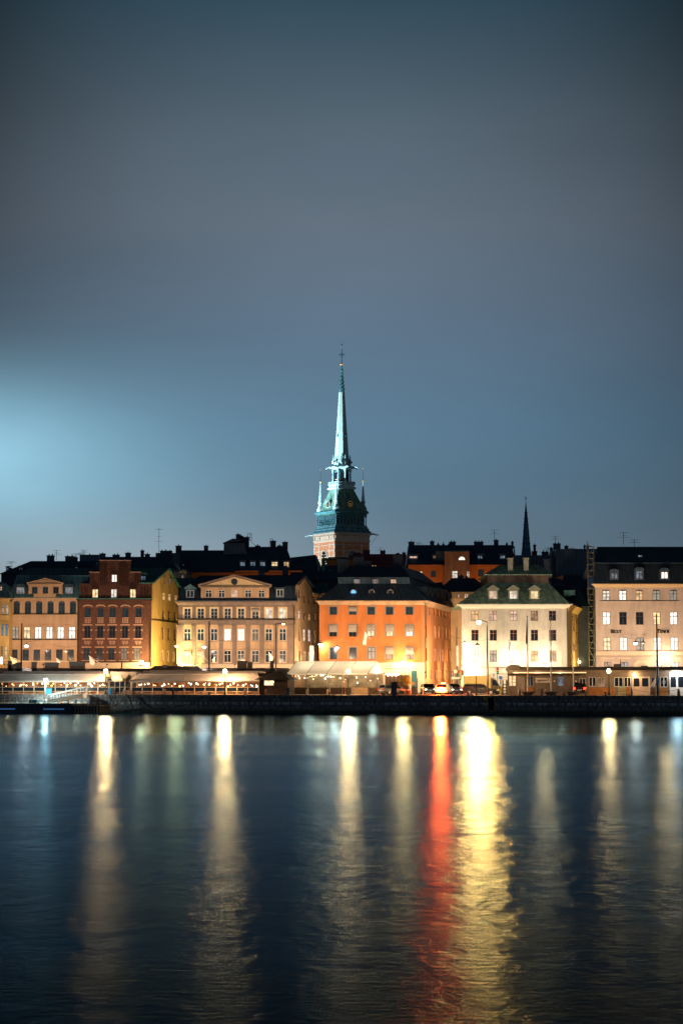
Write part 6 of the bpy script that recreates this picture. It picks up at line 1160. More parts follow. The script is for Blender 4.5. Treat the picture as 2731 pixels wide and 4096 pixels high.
tree('bushy potted olive tree right of the glass door, the darker and taller of the two',515,2.4,.45,CH+.3,.65,LEAF,cat='tree')
tree('yellow lit round bush in a tub behind the blue grey hatchback',1627,6.5,.85,CH+.05,.75,LEAFY,'drum',1500)
tree('low yellow green plant by the fence left of the kiosk',2004,6,.3,ZG+.55,.5,LEAFY,None,300,name='shrub',cat='plant')
# bins and cabinets
def bin_(px,d,w,h,col,label,z=ZG,name='waste_bin',cat='bin',dp=.5,lid=True):
    x,y,_=q3(px,d); t=thing(name,label,cat,(x,y,z)); mb=MB(); mb.rects([(x-w*.45,x+w*.45,y-dp/2,y+dp/2,z+.012),(x-w*.5,x+w*.5,y-dp/2,y+dp/2,z+h)]); obj('body',mb,m(name+'_paint',col,.45,.1),t)
    if lid: mb=MB(); mb.rects([(x-w*.54,x+w*.54,y-dp*.56,y+dp*.56,z+h+.003),(x-w*.54,x+w*.54,y-dp*.56,y+dp*.56,z+h+.05),(x-w*.4,x+w*.4,y-dp*.4,y+dp*.4,z+h+.09)]); obj('lid',mb,m(name+'_lid',tuple(c*.6 for c in col),.5,.1),t)
    return t
bin_(195,1.6,.95,.78,(.01,.22,.42),'open blue container behind the gangway rail'); bin_(441,1.3,.36,.82,(.01,.25,.45),'bright blue bin beside the left potted olive tree'); bin_(454,1.4,.34,.85,(.10,.10,.12),'grey bin right next to the bright blue bin')
bin_(693,1.5,.26,.85,(.02,.02,.025),'slim black bin in front of the taupe house veranda'); bin_(1153,1.5,.36,.9,(.01,.03,.07),'dark bin beside the bollard left of the marquee')
bin_(1575,1.0,.78,1.62,(.01,.018,.06),'tall dark blue cabinet on the quay edge in front of the hatchback',name='quay_cabinet',cat='cabinet',lid=True)
bin_(1655,6,.7,.95,(.10,.08,.08),'low dark cabinet beside the yellow lit bush',name='utility_box',cat='cabinet')
# quay edge railing bar
x,y,_=q3(1525,.8); t=thing('tube_barrier','low black tube barrier left of the dark blue cabinet','barrier',(x,y,ZG)); a,b=q3(1493,.8)[:2],q3(1556,.8)[:2]; mb=MB(); mb.tube([(a[0],a[1],ZG+.006),(a[0],a[1],ZG+.36),(a[0]+.1,a[1],ZG+.42),(b[0],b[1],ZG+.42)],.045,6); obj('tube',mb,IRON,t)
x,y,_=q3(1413,.8); t=thing('edge_post','thin black post on the quay edge right of the life ring','post',(x,y,ZG)); mb=MB(); mb.tube([(x,y,ZG+.006),(x,y,ZG+.85)],.025,6); obj('pole',mb,IRON,t)
# life ring stand
x,y,_=q3(1375,.9); t=thing('life_ring_stand','life ring on a two legged white stand in front of the marquee','life ring',(x,y,ZG)); mb=MB()
for s in(-.2,.2): mb.tube([(x+s,y,ZG+.006),(x+s*.7,y,ZG+1.3)],.035,6)
mb.tube([(x-.05,y,ZG+1.25),(x-.1,y,ZG+3.3)],.02,4); obj('stand',mb,m('stand_white_red',(.55,.35,.33),.5,.1),t); mb=MB(); mb.ring(x,y-.06,ZG+1.45,.26,.07,18); obj('ring',mb,m('ring_orange',(.5,.22,.12),.5,.1),t)
# ================================================ small dark hut
x,y,_=q3(1090,3.4); t=thing('dark_hut','small dark timber hut with a hipped roof between the veranda and the marquee','hut',(x,y,ZG)); u0,u1=QF.U(1031,3.4),QF.U(1150,3.4); zw=CH+KZ(2720)*y
ops_=[(QF.U(1057,3.4),QF.U(1095,3.4),CH+KZ(2742)*y,CH+KZ(2722)*y)]
mb=MB(QF.sub(0,3.4,1,0)); wall_grid(mb,u0,u1,ZG,zw+.02,ops_,.1); mb.box(u0,u1,3.5,3.6,ZG,zw); mb.box(u0,u0+.05,.01,3.5,ZG,zw); mb.box(u1-.05,u1,.01,3.5,ZG,zw); obj('wall',mb,DARKW,t)
mb=MB(QF); mb.rects([(u0-.3,u1+.3,3.0,7.4,zw+.02),(u0-.3,u1+.3,3.0,7.4,zw+.08),(u0+2.0,u1-1.2,4.8,5.6,CH+KZ(2686)*y)]); obj('roof',mb,m('hut_roof_felt',(.02,.02,.02),.9,.3),t)
mb=MB(QF.sub(0,3.4,1,0)); a,b,c,d=ops_[0]; mb.box(a,b,.1,.13,c,d); obj('window',mb,PANE['O'],t)
for k in range(6):
    X,Y,_=QF.pt(a+(b-a)*(k+.5)/6,3.55,0); mb=MB(); mb.sphere(X,Y-.2,(c+d)/2+.12*((k%2)*2-1),.09,8,6); g=thing('pendant_lamp','round glowing ball lamp in the window of the small dark hut','pendant lamp',(X,Y,d),'lamps in the hut window'); obj('bulb',mb,BULB[0],g,smooth=True)
# ================================================ white marquee
TENT=canvas('marquee_canvas',(.66,.63,.55),.45); 
pB=(KX(1470,2694)*263.5,263.5); e=Vector((2.5,4.6)); l=e.length; 
pC=(KX(1543,2694)*268.2,268.2); pA=(KX(1147,2694)*268.6,268.6); ev=(pC[0]-pB[0],pC[1]-pB[1]); pD=(pA[0]+ev[0],pA[1]+ev[1])
ze=CH+KZ(2694)*265; zr=CH+KZ(2644)*267
mid=lambda a,b:((a[0]+b[0])/2,(a[1]+b[1])/2); mBC,mAD=mid(pB,pC),mid(pA,pD)
x,y=mid(mBC,mAD); t=thing('marquee','white gabled marquee with clear sides and a glowing front gable','marquee',(x,y,ZG))
mb=MB(); mb.face((*pA,ze),(*pB,ze),(*mBC,zr),(*mAD,zr)); mb.face((*pD,ze),(*mAD,zr),(*mBC,zr),(*pC,ze)); mb.face((*pA,ze),(*mAD,zr),(*pD,ze))
for p,q in((pA,pB),): mb.face((p[0],p[1]-.02,ze),(q[0],q[1]-.02,ze),(q[0],q[1]-.02,ze-.14),(p[0],p[1]-.02,ze-.14))
obj('roof_canvas',mb,TENT,t)
mb=MB(); mb.face((pB[0]+.02,pB[1]-.02,ze-.02),(pC[0],pC[1]-.02,ze-.02),(*mBC,zr-.02)); obj('gable_canvas',mb,canvas('gable_canvas',(.85,.82,.74),.6),t)
mb=MB()
def lerp(a,b,k): return (a[0]+(b[0]-a[0])*k,a[1]+(b[1]-a[1])*k)
for k in (0,.25,.5,.75,1):
    p=lerp(pA,pB,k); q=lerp(mAD,mBC,k); mb.tube([(p[0],p[1],ZG),(p[0],p[1],ze)],.06,6); mb.tube([(p[0],p[1]-.03,ze+.01),(q[0],q[1],zr+.02)],.03,4)
for k in(.5,1): p=lerp(pB,pC,k); mb.tube([(p[0],p[1],ZG),(p[0],p[1],ze)],.06,6)
mb.tube([(*pB,ze),(*pC,ze)],.05,4)
obj('frame',mb,m('marquee_frame',(.16,.14,.12),.5,.1),t)
CLR=m('clear_sheet',(.10,.09,.07),.15,.4,1.2,spec=.6,alpha=.35)
for a,b,nm in((pA,pB,'side_sheet'),(pB,pC,'end_sheet')):
    mb=MB(); n=26; pts=[lerp(a,b,k/n) for k in range(n+1)]
    for k in range(n): p,q=pts[k],pts[k+1]; o=.05*(k%2); o2=.05*((k+1)%2); mb.face((p[0],p[1]+o,ZG+.95),(q[0],q[1]+o2,ZG+.95),(q[0],q[1]+o2,ze-.15),(p[0],p[1]+o,ze-.15))
    obj(nm,mb,CLR,t)
mb=MB()
for k in range(3):
    p,q=lerp(pA,pB,k*.27+.005),lerp(pA,pB,k*.27+.26); mb.loft([[(p[0],p[1]-.12,z),(q[0],q[1]-.12,z),(q[0],q[1]-.05,z),(p[0],p[1]-.05,z)] for z in(ZG+.02,ZG+.95)])
obj('wind_panel',mb,DARKW,t); mb=MB()
for (p,q) in ((lerp(pA,pB,.82),pB),(pB,pC)): mb.loft([[(p[0],p[1]-.12,z),(q[0],q[1]-.12,z),(q[0],q[1]-.05,z),(p[0],p[1]-.05,z)] for z in(ZG+.02,ZG+.95)])
obj('light_wind_panel',mb,m('tan_planks',(.30,.21,.12),.8,.2,3),t)
mb=MB(); mb.loft([[(pD[0],pD[1]-.3,z),(pC[0]-.4,pC[1]-.3,z),(pC[0]-.4,pC[1]-.2,z),(pD[0],pD[1]-.2,z)] for z in(ZG+.02,ze-.1)]); obj('back_sheet',mb,m('back_sheet',(.18,.13,.08),.9,.7,1.0,col2=(.34,.26,.16)),t)
rnd=random.Random(4)
for k in range(34):
    a=rnd.random(); b=.15+.7*rnd.random(); p=lerp(lerp(pA,pB,a),lerp(pD,pC,a),b); z=ze-.2-rnd.random()*(1.1 if a>.6 else .6); i=rnd.choices(range(5),(6,3,6,1,4))[0]; r=rnd.choice((.06,.08,.1,.12)); mb=MB(); mb.sphere(p[0],p[1],z,r,8,6)
    g=thing('festoon_bulb','small glowing bulb strung inside the white marquee','bulb',(p[0],p[1],z+r),'bulbs strung inside the marquee'); obj('bulb',mb,BULB[i],g,smooth=True); mb=MB(); mb.tube([(p[0],p[1],z+r*.9),(p[0],p[1],z+r+.2)],.01,4); obj('cord',mb,IRON,g)
for k in(.15,.45,.75,.95): p=lerp(lerp(pA,pB,k),lerp(pD,pC,k),.5); lamp('POINT','room_light',(p[0],p[1],ze-.1),(1,.84,.58),330,t,.15)
# terrace behind the marquee at the orange house
D=276; x=KX(1590)*276; t=thing('terrace_screen','glass terrace screen with a thin dark rail right of the marquee','terrace screen',(x,D,ZG)); a,b=KX(1540)*D,KX(1634)*D; mb=MB()
mb.tube([(a,D,bz(2674,D)),(b,D,bz(2674,D))],.05,5)
for px in range(1545,1636,15): X=KX(px)*D; mb.tube([(X,D,ZG),(X,D,bz(2674,D))],.03,4)
obj('frame',mb,IRON,t); mb=MB(); mb.box(a,b,D+.1,D+.13,ZG,bz(2700,D)); obj('panel',mb,m('terrace_panel',(.36,.22,.13),.6,.3,1.5),t)
for k in range(7):
    X=KX(1543+k*8)*D; z=bz(2697+(k%2)*4,D); mb=MB(); mb.sphere(X,D-.3,z,.13,8,6); g=thing('festoon_bulb','bright bulb on the string right of the marquee gable','bulb',(X,D-.3,z+.1),'bulbs on the terrace string'); obj('bulb',mb,BULB[2],g,smooth=True)
# ================================================ low roofs behind the verandas
LOWR=m('low_roof_sheet',(.05,.055,.06),.5,.4,1.2,spec=.5,seam=.5); BOXG=m('vent_grey',(.10,.09,.09),.8,.2)
def low_roof(px0,px1,D,y0,y1,label,dp=4,wall=DARKW,clut=()):
    x0,x1=KX(px0)*D,KX(px1)*D; t=thing('market_hall',label,'pavilion',((x0+x1)/2,D,ZG)); mb=MB(); mb.box(x0,x1,D,D+dp,ZG,bz(y1,D)); obj('wall',mb,wall,t)
    mb=MB(); mb.rects([(x0-.3,x1+.3,D-.3,D+dp+.3,bz(y1,D)+.003),(x0+.5,x1-.5,D+dp*.45,D+dp*.55,bz(y0,D+2))]); obj('roof',mb,LOWR,t)
    for px,ya,yb,w in clut:
        X=KX(px)*(D+1); mb=MB(); mb.box(X-w/2,X+w/2,D+.8,D+1.6,bz(yb,D),bz(ya,D)); mb.box(X-w/2-.08,X+w/2+.08,D+.72,D+1.68,bz(ya,D)+.003,bz(ya,D)+.1); obj('vent',mb,BOXG,t)
    return t
low_roof(-40,345,278.5,2672,2690,'long dark sheet roofed pavilion behind the left veranda',clut=[(42,2645,2675,.5),(73,2652,2675,.75),(138,2650,2675,.65),(45,2660,2675,.8),(208,2652,2678,1.9),(300,2648,2676,1.4)])
low_roof(350,640,278.5,2674,2690,'low flat roofed pavilion in front of the brick house',clut=[(330,2652,2675,.8),(488,2645,2675,.12)])
low_roof(600,800,278.2,2664,2680,'pale low service block between the yellow end wall and the taupe house',wall=m('service_block_white',(.30,.25,.22),.85,.2,2),clut=[(660,2662,2672,.6)])
low_roof(800,1165,278.5,2672,2688,'low dark roofed pavilion in front of the taupe house',clut=[(969,2646,2675,1.35),(1000,2650,2672,.7),(1087,2645,2675,.5),(1095,2640,2650,.2)])
# slanted flagpoles on fronts
CL=m('flag_cloth_pale',(.55,.48,.42),.85,.15,3); CLW=m('flag_cloth_white',(.62,.6,.58),.85,.1,3)
def wall_flag(px0,y0,px1,y1,D,poly,label,cm=CLW,pole=m('pole_white',(.6,.55,.5),.5,.05)):
    a=(KX(px1)*D,D+3,bz(y1,D)); b=(KX(px0)*D,D,bz(y0,D)); t=thing('wall_flag',label,'flag',a,'flags on the house fronts'); mb=MB(); mb.tube([a,b],.05,6); obj('flagpole',mb,pole,t)
    mb=MB(); pts=[(KX(p)*D,D+.3,bz(q,D)) for p,q in poly]; mb.loft([pts,[(x_,y_+.04,z_) for x_,y_,z_ in pts]]); obj('cloth',mb,cm,t)
wall_flag(41,2626,72,2647,285,[(42,2628),(70,2647),(56,2656),(50,2676),(46,2674),(46,2650)],'folded pale flag slanting off the front at the left end of the peach house',m('flag_peach',(.6,.42,.28),.85,.1))
wall_flag(226,2632,247,2650,285,[(227,2636),(243,2650),(230,2652)],'small pale blue flag on the front of the peach house near its right end',m('flag_blue_white',(.5,.55,.7),.85,.1))
wall_flag(357,2623,413,2668,286,[(358,2626),(378,2643),(380,2652),(375,2662),(360,2655)],'pale flag slanting off the front above the left lantern of the brick house')
wall_flag(798,2622,828,2643,286,[(799,2624),(812,2638),(807,2660),(794,2660)],'yellow white flag on the front of the taupe house, left of its mast',m('flag_yellow',(.6,.45,.15),.85,.1))
wall_flag(862,2627,842,2640,286,[(861,2628),(860,2650),(850,2646),(850,2637)],'small pale flag on the front of the taupe house, right of its mast')
wall_flag(1076,2610,1092,2627,286,[(1077,2612),(1091,2628),(1089,2652),(1078,2650)],'pale flag on the front of the taupe house above the dark hut')
wall_flag(1457,2524,1483,2556,288,[(1459,2528),(1469,2540),(1464,2581),(1450,2577)],'white flag slanting off the orange house below its third awning')
wall_flag(2031,2552,2053,2575,287,[(2033,2556),(2042,2566),(2040,2600),(2034,2614)],'pale flag rolled round its pole on the off white house')
t=thing('wall_sign','glowing white blank sign box on the off white house above the kiosk','sign',(KX(2054)*289,289,bz(2622,289))); mb=MB(); D=289; mb.box(KX(2039)*D,KX(2068)*D,D,D+.2,bz(2640,D),bz(2603,D)); obj('panel',mb,m('sign_glow',(.9,.9,.85),.4,0,em=(1,.97,.9),es=1.4),t); mb=MB(); mb.box(KX(2052)*D,KX(2056)*D,D+.21,293,bz(2624,D),bz(2620,D)); obj('bracket',mb,IRON,t)
t=thing('glow_sign','slim upright glowing blue white sign at the foot of the ochre corner house','sign',(KX(8)*285,285,bz(2660,285))); mb=MB(); D=285; mb.box(KX(5.5)*D,KX(11)*D,D,D+.15,bz(2656,D),bz(2628,D)); obj('panel',mb,m('sign_glow_blue',(.8,.9,1),.4,0,em=(.6,.88,1),es=2.2),t); mb=MB(); mb.tube([(KX(8)*D,D+.07,ZG),(KX(8)*D,D+.07,bz(2656.5,D))],.04,5); obj('post',mb,IRON,t)
# ================================================ kiosk row on the right
x,y,_=q3(2380,6); KD=6.0; t=thing('kiosk_hall','long low kiosk hall with a tan sheet roof, windows, timber panels and white doors','kiosk',(x,y,ZG)); KF=QF.sub(0,KD,1,0); U=lambda p:KF.U(p,0,2740); Zk=lambda py,p=2380:KF.Z(py,U(p))
WG=m('kiosk_wall_grey',(.17,.14,.11),.85,.2,1.5); WB_=m('kiosk_wood',(.30,.13,.04),.7,.35,2.5); WH=m('kiosk_white_paint',(.55,.43,.35),.7,.1,2); WC=m('kiosk_white_cool',(.55,.55,.55),.7,.1,2)
kops=[(U(2033),U(2063),Zk(2745,2050),Zk(2702,2050)),(U(2104),U(2132),Zk(2745,2120),Zk(2704,2120)),(U(2228),U(2255),Zk(2744,2240),Zk(2706,2240)),(U(2315),U(2341),Zk(2745,2320),Zk(2713,2320)),(U(2353),U(2382),Zk(2746,2370),Zk(2708,2370)),(U(2387),U(2418),Zk(2747,2400),Zk(2709,2400)),(U(2455),U(2490),Zk(2747),Zk(2709)),(U(2494),U(2522),Zk(2747),Zk(2709)),(U(2602),U(2634),Zk(2746,2620),Zk(2708,2620)),(U(2638),U(2668),Zk(2749,2650),Zk(2707,2650))]
ztop=Zk(2690); mb=MB(KF); wall_grid(mb,U(2028),U(2526),ZG,ztop,[tuple(o) for o in kops[:8]],.1); wall_grid(mb,U(2598),U(2676),ZG,ztop,[tuple(o) for o in kops[8:]],.1); wall_grid(mb,U(2526),U(2598),Zk(2706,2560),ztop,[],.1)
mb.face((U(2028),0,ZG),(U(2028),0,ztop),(U(2028),5,ztop),(U(2028),5,ZG)); obj('wall',mb,WG,t)
sts=['O','d','g','k','k','y','k','k','d','k']
for o,s in zip(kops,sts): add_window(t,KF,*o,state=s,fm=FR_G if s!='k' else FR_W,style='three' if s=='O' else 'bar',dep=.06)
for a,b in((2350,2455),(2478,2526),(2638,2670),(2102,2134)): mb=MB(KF); mb.box(U(a),U(b),-.05,-.003,ZG+.02,Zk(2750)-.02); obj('timber_panel',mb,WB_,t)
mb=MB(KF)
for a,b in((2068,2098),): mb.box(U(a),U(b),-.05,-.003,ZG+.02,Zk(2709,2080))
obj('grey_door',mb,m('kiosk_door',(.22,.19,.16),.7,.15),t)
dr=None
for a,b in((2528,2560),(2562,2596)):
    mb=MB(KF); A_,B_=U(a),U(b); w=.14; zt2,zb2,zm2=Zk(2707,2560),ZG+.02,Zk(2746,2560); mb.box(A_,A_+w,-.08,-.003,zb2,zt2); mb.box(B_-w,B_,-.08,-.003,zb2,zt2); mb.box(A_+w,B_-w,-.08,-.003,zt2-.18,zt2); mb.box(A_+w,B_-w,-.08,-.003,zb2,zm2); dr=obj('white_door',mb,WH,t); mb=MB(KF); mb.box(A_+w,B_-w,-.04,-.005,zm2,zt2-.18); obj('pane',mb,PANE['k'],dr)
for a,b in((2676,2706),(2706,2740),(2740,2780)):
    mb=MB(KF); A_,B_=U(a),U(b); w=.12; zt2,zb2,zm2=Zk(2706,2700),ZG+.02,Zk(2749,2700); mb.box(A_,A_+w,-.08,-.003,zb2,zt2+.3); mb.box(B_-w,B_,-.08,-.003,zb2,zt2+.3); mb.box(A_+w,B_-w,-.08,-.003,zt2,zt2+.3); mb.box(A_+w,B_-w,-.08,-.003,zb2,zm2); dr=obj('white_front',mb,WC,t); mb=MB(KF); mb.box(A_+w,B_-w,-.04,-.005,zm2,zt2); obj('pane',mb,PANE['k'],dr)
mb=MB(KF); mb.box(U(2676),U(2790),.0,.1,ZG,ztop); obj('side_wall',mb,WC,t)
KR=m('kiosk_roof_sheet',(.22,.17,.11),.6,.35,1.2,spec=.4,seam=.6); zr1_=Zk(2683); zr2_=KF.Z(2667,U(2380),3)
mb=MB(KF); mb.loft([[(U(2024),-.5,zr1_),(U(2800),-.5,zr1_),(U(2800),6,zr1_),(U(2024),6,zr1_)],[(U(2024),-.5,zr1_+.05),(U(2800),-.5,zr1_+.05),(U(2800),6,zr1_+.05),(U(2024),6,zr1_+.05)],[(U(2046),2.6,zr2_),(U(2800),2.6,zr2_),(U(2800),3.4,zr2_),(U(2046),3.4,zr2_)]]); rf=obj('roof',mb,KR,t)
mb=MB(KF); mb.box(U(2028),U(2800),-.3,.1,ztop+.003,zr1_-.003); obj('fascia',mb,WG,t)
mb=MB(KF); mb.box(U(1964),U(2345),-1.4,-.31,Zk(2697,2100),Zk(2695,2100)); 
for p in(1975,2095,2220,2340): mb.tube([(U(p),-.02,Zk(2706,p)),(U(p),-1.2,Zk(2697,p))],.035,4)
obj('canopy',mb,GUTTER,t)
mb=MB(KF); mb.box(U(2055),U(2345),-.36,-.305,Zk(2692.5,2100),Zk(2688.5,2100)); obj('lit_beam',mb,m('strip_glow',(.9,.7,.5),.5,0,em=(1,.66,.30),es=1.0),t)  # canopy beam made to glow so that it reads as lit
mb=MB(KF); mb.prism([(U(2030),zr1_+.06)]+[(U(2050)+1.0*math.cos(a),zr1_+.06+.78*math.sin(a)) for a in [math.pi-math.pi*k/8 for k in range(9)]],.2,2.4); obj('arched_lantern',mb,WG,rf)
for px,w,h in((2461,.9,.35),(2570,.9,.12)): mb=MB(KF); u=U(px); mb.box(u-w/2,u+w/2,2,2.8,zr2_-.3,zr2_+h); obj('roof_vent',mb,BOXG,rf)
mb=MB(KF); u=U(2475); mb.tube([(u,2,zr2_-.2),(u,2,zr2_+1.0)],.04,5); obj('roof_pipe',mb,IRON,rf)
mb=MB(KF); mb.box(U(2141),U(2199),-.07,-.004,Zk(2731,2170),Zk(2711,2170)); sg=obj('sign_panel',mb,m('sign_panel_pale',(.62,.56,.48),.7,.05),t); text('upplevelser',KF,U(2165),Zk(2724,2165),-.085,.2,m('sign_text_grey',(.08,.08,.08),.6,0),sg,wid=.95)
mb=MB(KF)
for a,b in((2186,2713.5),(2190,2717),(2193,2713),(2194,2720),(2188,2722)): mb.disc(U(a),-.1,Zk(b,a),.045,.025,8)
obj('sign_dots',mb,LET,sg)
for px in (2216,2302): mb=MB(KF); mb.box(U(px)-.1,U(px)+.1,-.05,-.004,Zk(2728,px),Zk(2722,px)); obj('notice',mb,WHT,t)
text('R',KF,U(2653),Zk(2731,2650),.02,.3,m('window_decal',(.3,.3,.3),.6,0),t,'window_emblem') if 0 else None
mb=MB(KF); mb.ring(U(2653),.03,Zk(2728,2650),.24,.012,16); mb.box(U(2653)-.2,U(2653)+.2,.02,.035,Zk(2729,2650),Zk(2727,2650)); obj('window_emblem',mb,m('window_decal',(.28,.28,.28),.6,0),t)
X,Y,_=KF.pt(U(2537),-.5,0); z=Zk(2698,2537); g=thing('canopy_lamp','round warm lamp above the white double doors of the kiosk','lamp',(X,Y,z),'lamps on the kiosk front'); mb=MB(); mb.sphere(X,Y,z,.16,8,6); obj('bulb',mb,GLOBE,g,smooth=True); mb=MB(); mb.tube([(X,Y,z+.15),(X,Y+.4,z+.25)],.03,4); obj('bracket',mb,IRON,g); lamp('POINT','light',(X,Y,z),WARM,170,g,.2)
X,Y,_=KF.pt(U(2706),-.6,0); z=Zk(2692,2706); g=thing('canopy_lamp','glaring white lamp under the roof edge at the right end of the kiosk','lamp',(X,Y,z),'lamps on the kiosk front'); mb=MB(); mb.sphere(X,Y,z,.3,10,8,.6); obj('bulb',mb,GLOBEC,g,smooth=True); mb=MB(); mb.tube([(X,Y,z+.17),(X,Y+.5,z+.3)],.03,4); obj('bracket',mb,IRON,g); lamp('POINT','light',(X,Y-.1,z),(1,.93,.84),420,g,.36)
for px in(2050,2150,2240): X,Y,_=KF.pt(U(px),-.9,0); lamp('POINT','light',(X,Y,Zk(2693.5,px)),(1,.7,.4),34,t,.06)
# pale poster figure beside the doors, rack, fence
t=thing('green_rack','pale green slatted rack standing before the timber kiosk front','rack',(*q3(2481,4.5)[:2],ZG)); mb=MB(QF)
for k in range(7): u=QF.U(2470+k*4.5,4.5); mb.box(u-.03,u+.03,4.45,4.5,ZG+.01,ZG+1.15)
mb.box(QF.U(2468,4.5),QF.U(2499,4.5),4.51,4.55,ZG+.95,ZG+1.15); mb.box(QF.U(2468,4.5),QF.U(2499,4.5),4.51,4.55,ZG+.3,ZG+.36); obj('slats',mb,m('rack_green',(.25,.34,.22),.6,.1),t)
t=thing('timber_gate','narrow brown slatted gate between the white doors and the parking sign mast','gate',(*q3(2606,4.5)[:2],ZG)); mb=MB(QF)
for k in range(6): u=QF.U(2598+k*3.6,4.5); mb.box(u-.03,u+.03,4.45,4.5,ZG+.01,ZG+1.15)
mb.box(QF.U(2597,4.5),QF.U(2617,4.5),4.51,4.54,ZG+.9,ZG+.98); mb.box(QF.U(2597,4.5),QF.U(2617,4.5),4.51,4.54,ZG+.2,ZG+.28); obj('slats',mb,DARKW,t)
t=thing('folded_parasol','folded pale cloth parasol leaning behind the slatted gate','parasol',(*q3(2614,5)[:2],ZG)); x,y,_=q3(2614,5); mb=MB(); mb.tube([(x-.2,y,ZG+.01),(x+.1,y,ZG+2.1)],.03,5); obj('pole',mb,IRON,t); mb=MB(); mb.tube([(x-.25,y,ZG+.95),(x-.1,y,ZG+1.35),(x+.1,y,ZG+1.8),(x+.14,y,ZG+2.15)],.3,8,.06); obj('cloth',mb,m('parasol_cloth',(.5,.42,.34),.9,.15,4),t)
t=thing('kiosk_fence','dark timber fence posts with rails between the yellow van and the kiosk','fence',(*q3(2016,6)[:2],ZG)); mb=MB(QF)
for px in(2009,2024): u=QF.U(px,6); mb.box(u-.08,u+.08,5.9,6.06,ZG,ZG+1.85); mb.sphere(u,5.98,ZG+1.93,.08,6,5)
for z in(.5,.9,1.3): mb.box(QF.U(2009,6),QF.U(2026,6),5.95,6.0,ZG+z,ZG+z+.12)
obj('rails',mb,DARKW,t)
# tall flagpoles in round tubs
lab=('leftmost of the three tall white flagpoles, with a limp dark pennant','middle of the three tall white flagpoles in tubs','rightmost of the three tall white flagpoles in tubs')
for px,py,l,k in((2110,2468,lab[0],0),(2203,2468,lab[1],1),(2291,2468,lab[2],2)):
    x,y,_=q3(px,1.9); z=CH+KZ(py)*y; t=thing('flagpole',l,'flagpole',(x,y,ZG),'flagpoles on the quay'); mb=MB(); mb.tube([(x,y,ZG+.2),(x,y,z)],.10,8,.045); obj('pole',mb,m('pole_grey_white',(.65,.62,.58),.5,.05),t)
    mb=MB(); mb.sphere(x,y,z+.06,.08,8,6); obj('finial',mb,IRON,t)
    mb=MB(); mb.lathe(x,y,[(.55,ZG+.006),(.85,ZG+.42),(.92,ZG+.43),(.92,ZG+.5),(.8,ZG+.5)],18); obj('tub',mb,m('tub_concrete',(.12,.10,.09),.9,.25,4),t)
    if k==0:
        mb=MB(); pts=[(-.06,.15),(-.14,1.2),(-.2,2.6),(-.24,3.4),(-.12,3.5),(-.05,3.0)]; mb.loft([[(x+a,y-.03,z-b) for a,b in pts],[(x+a,y+.05,z-b) for a,b in pts]]); obj('pennant',mb,m('pennant_dark',(.04,.045,.05),.9,.2),t)
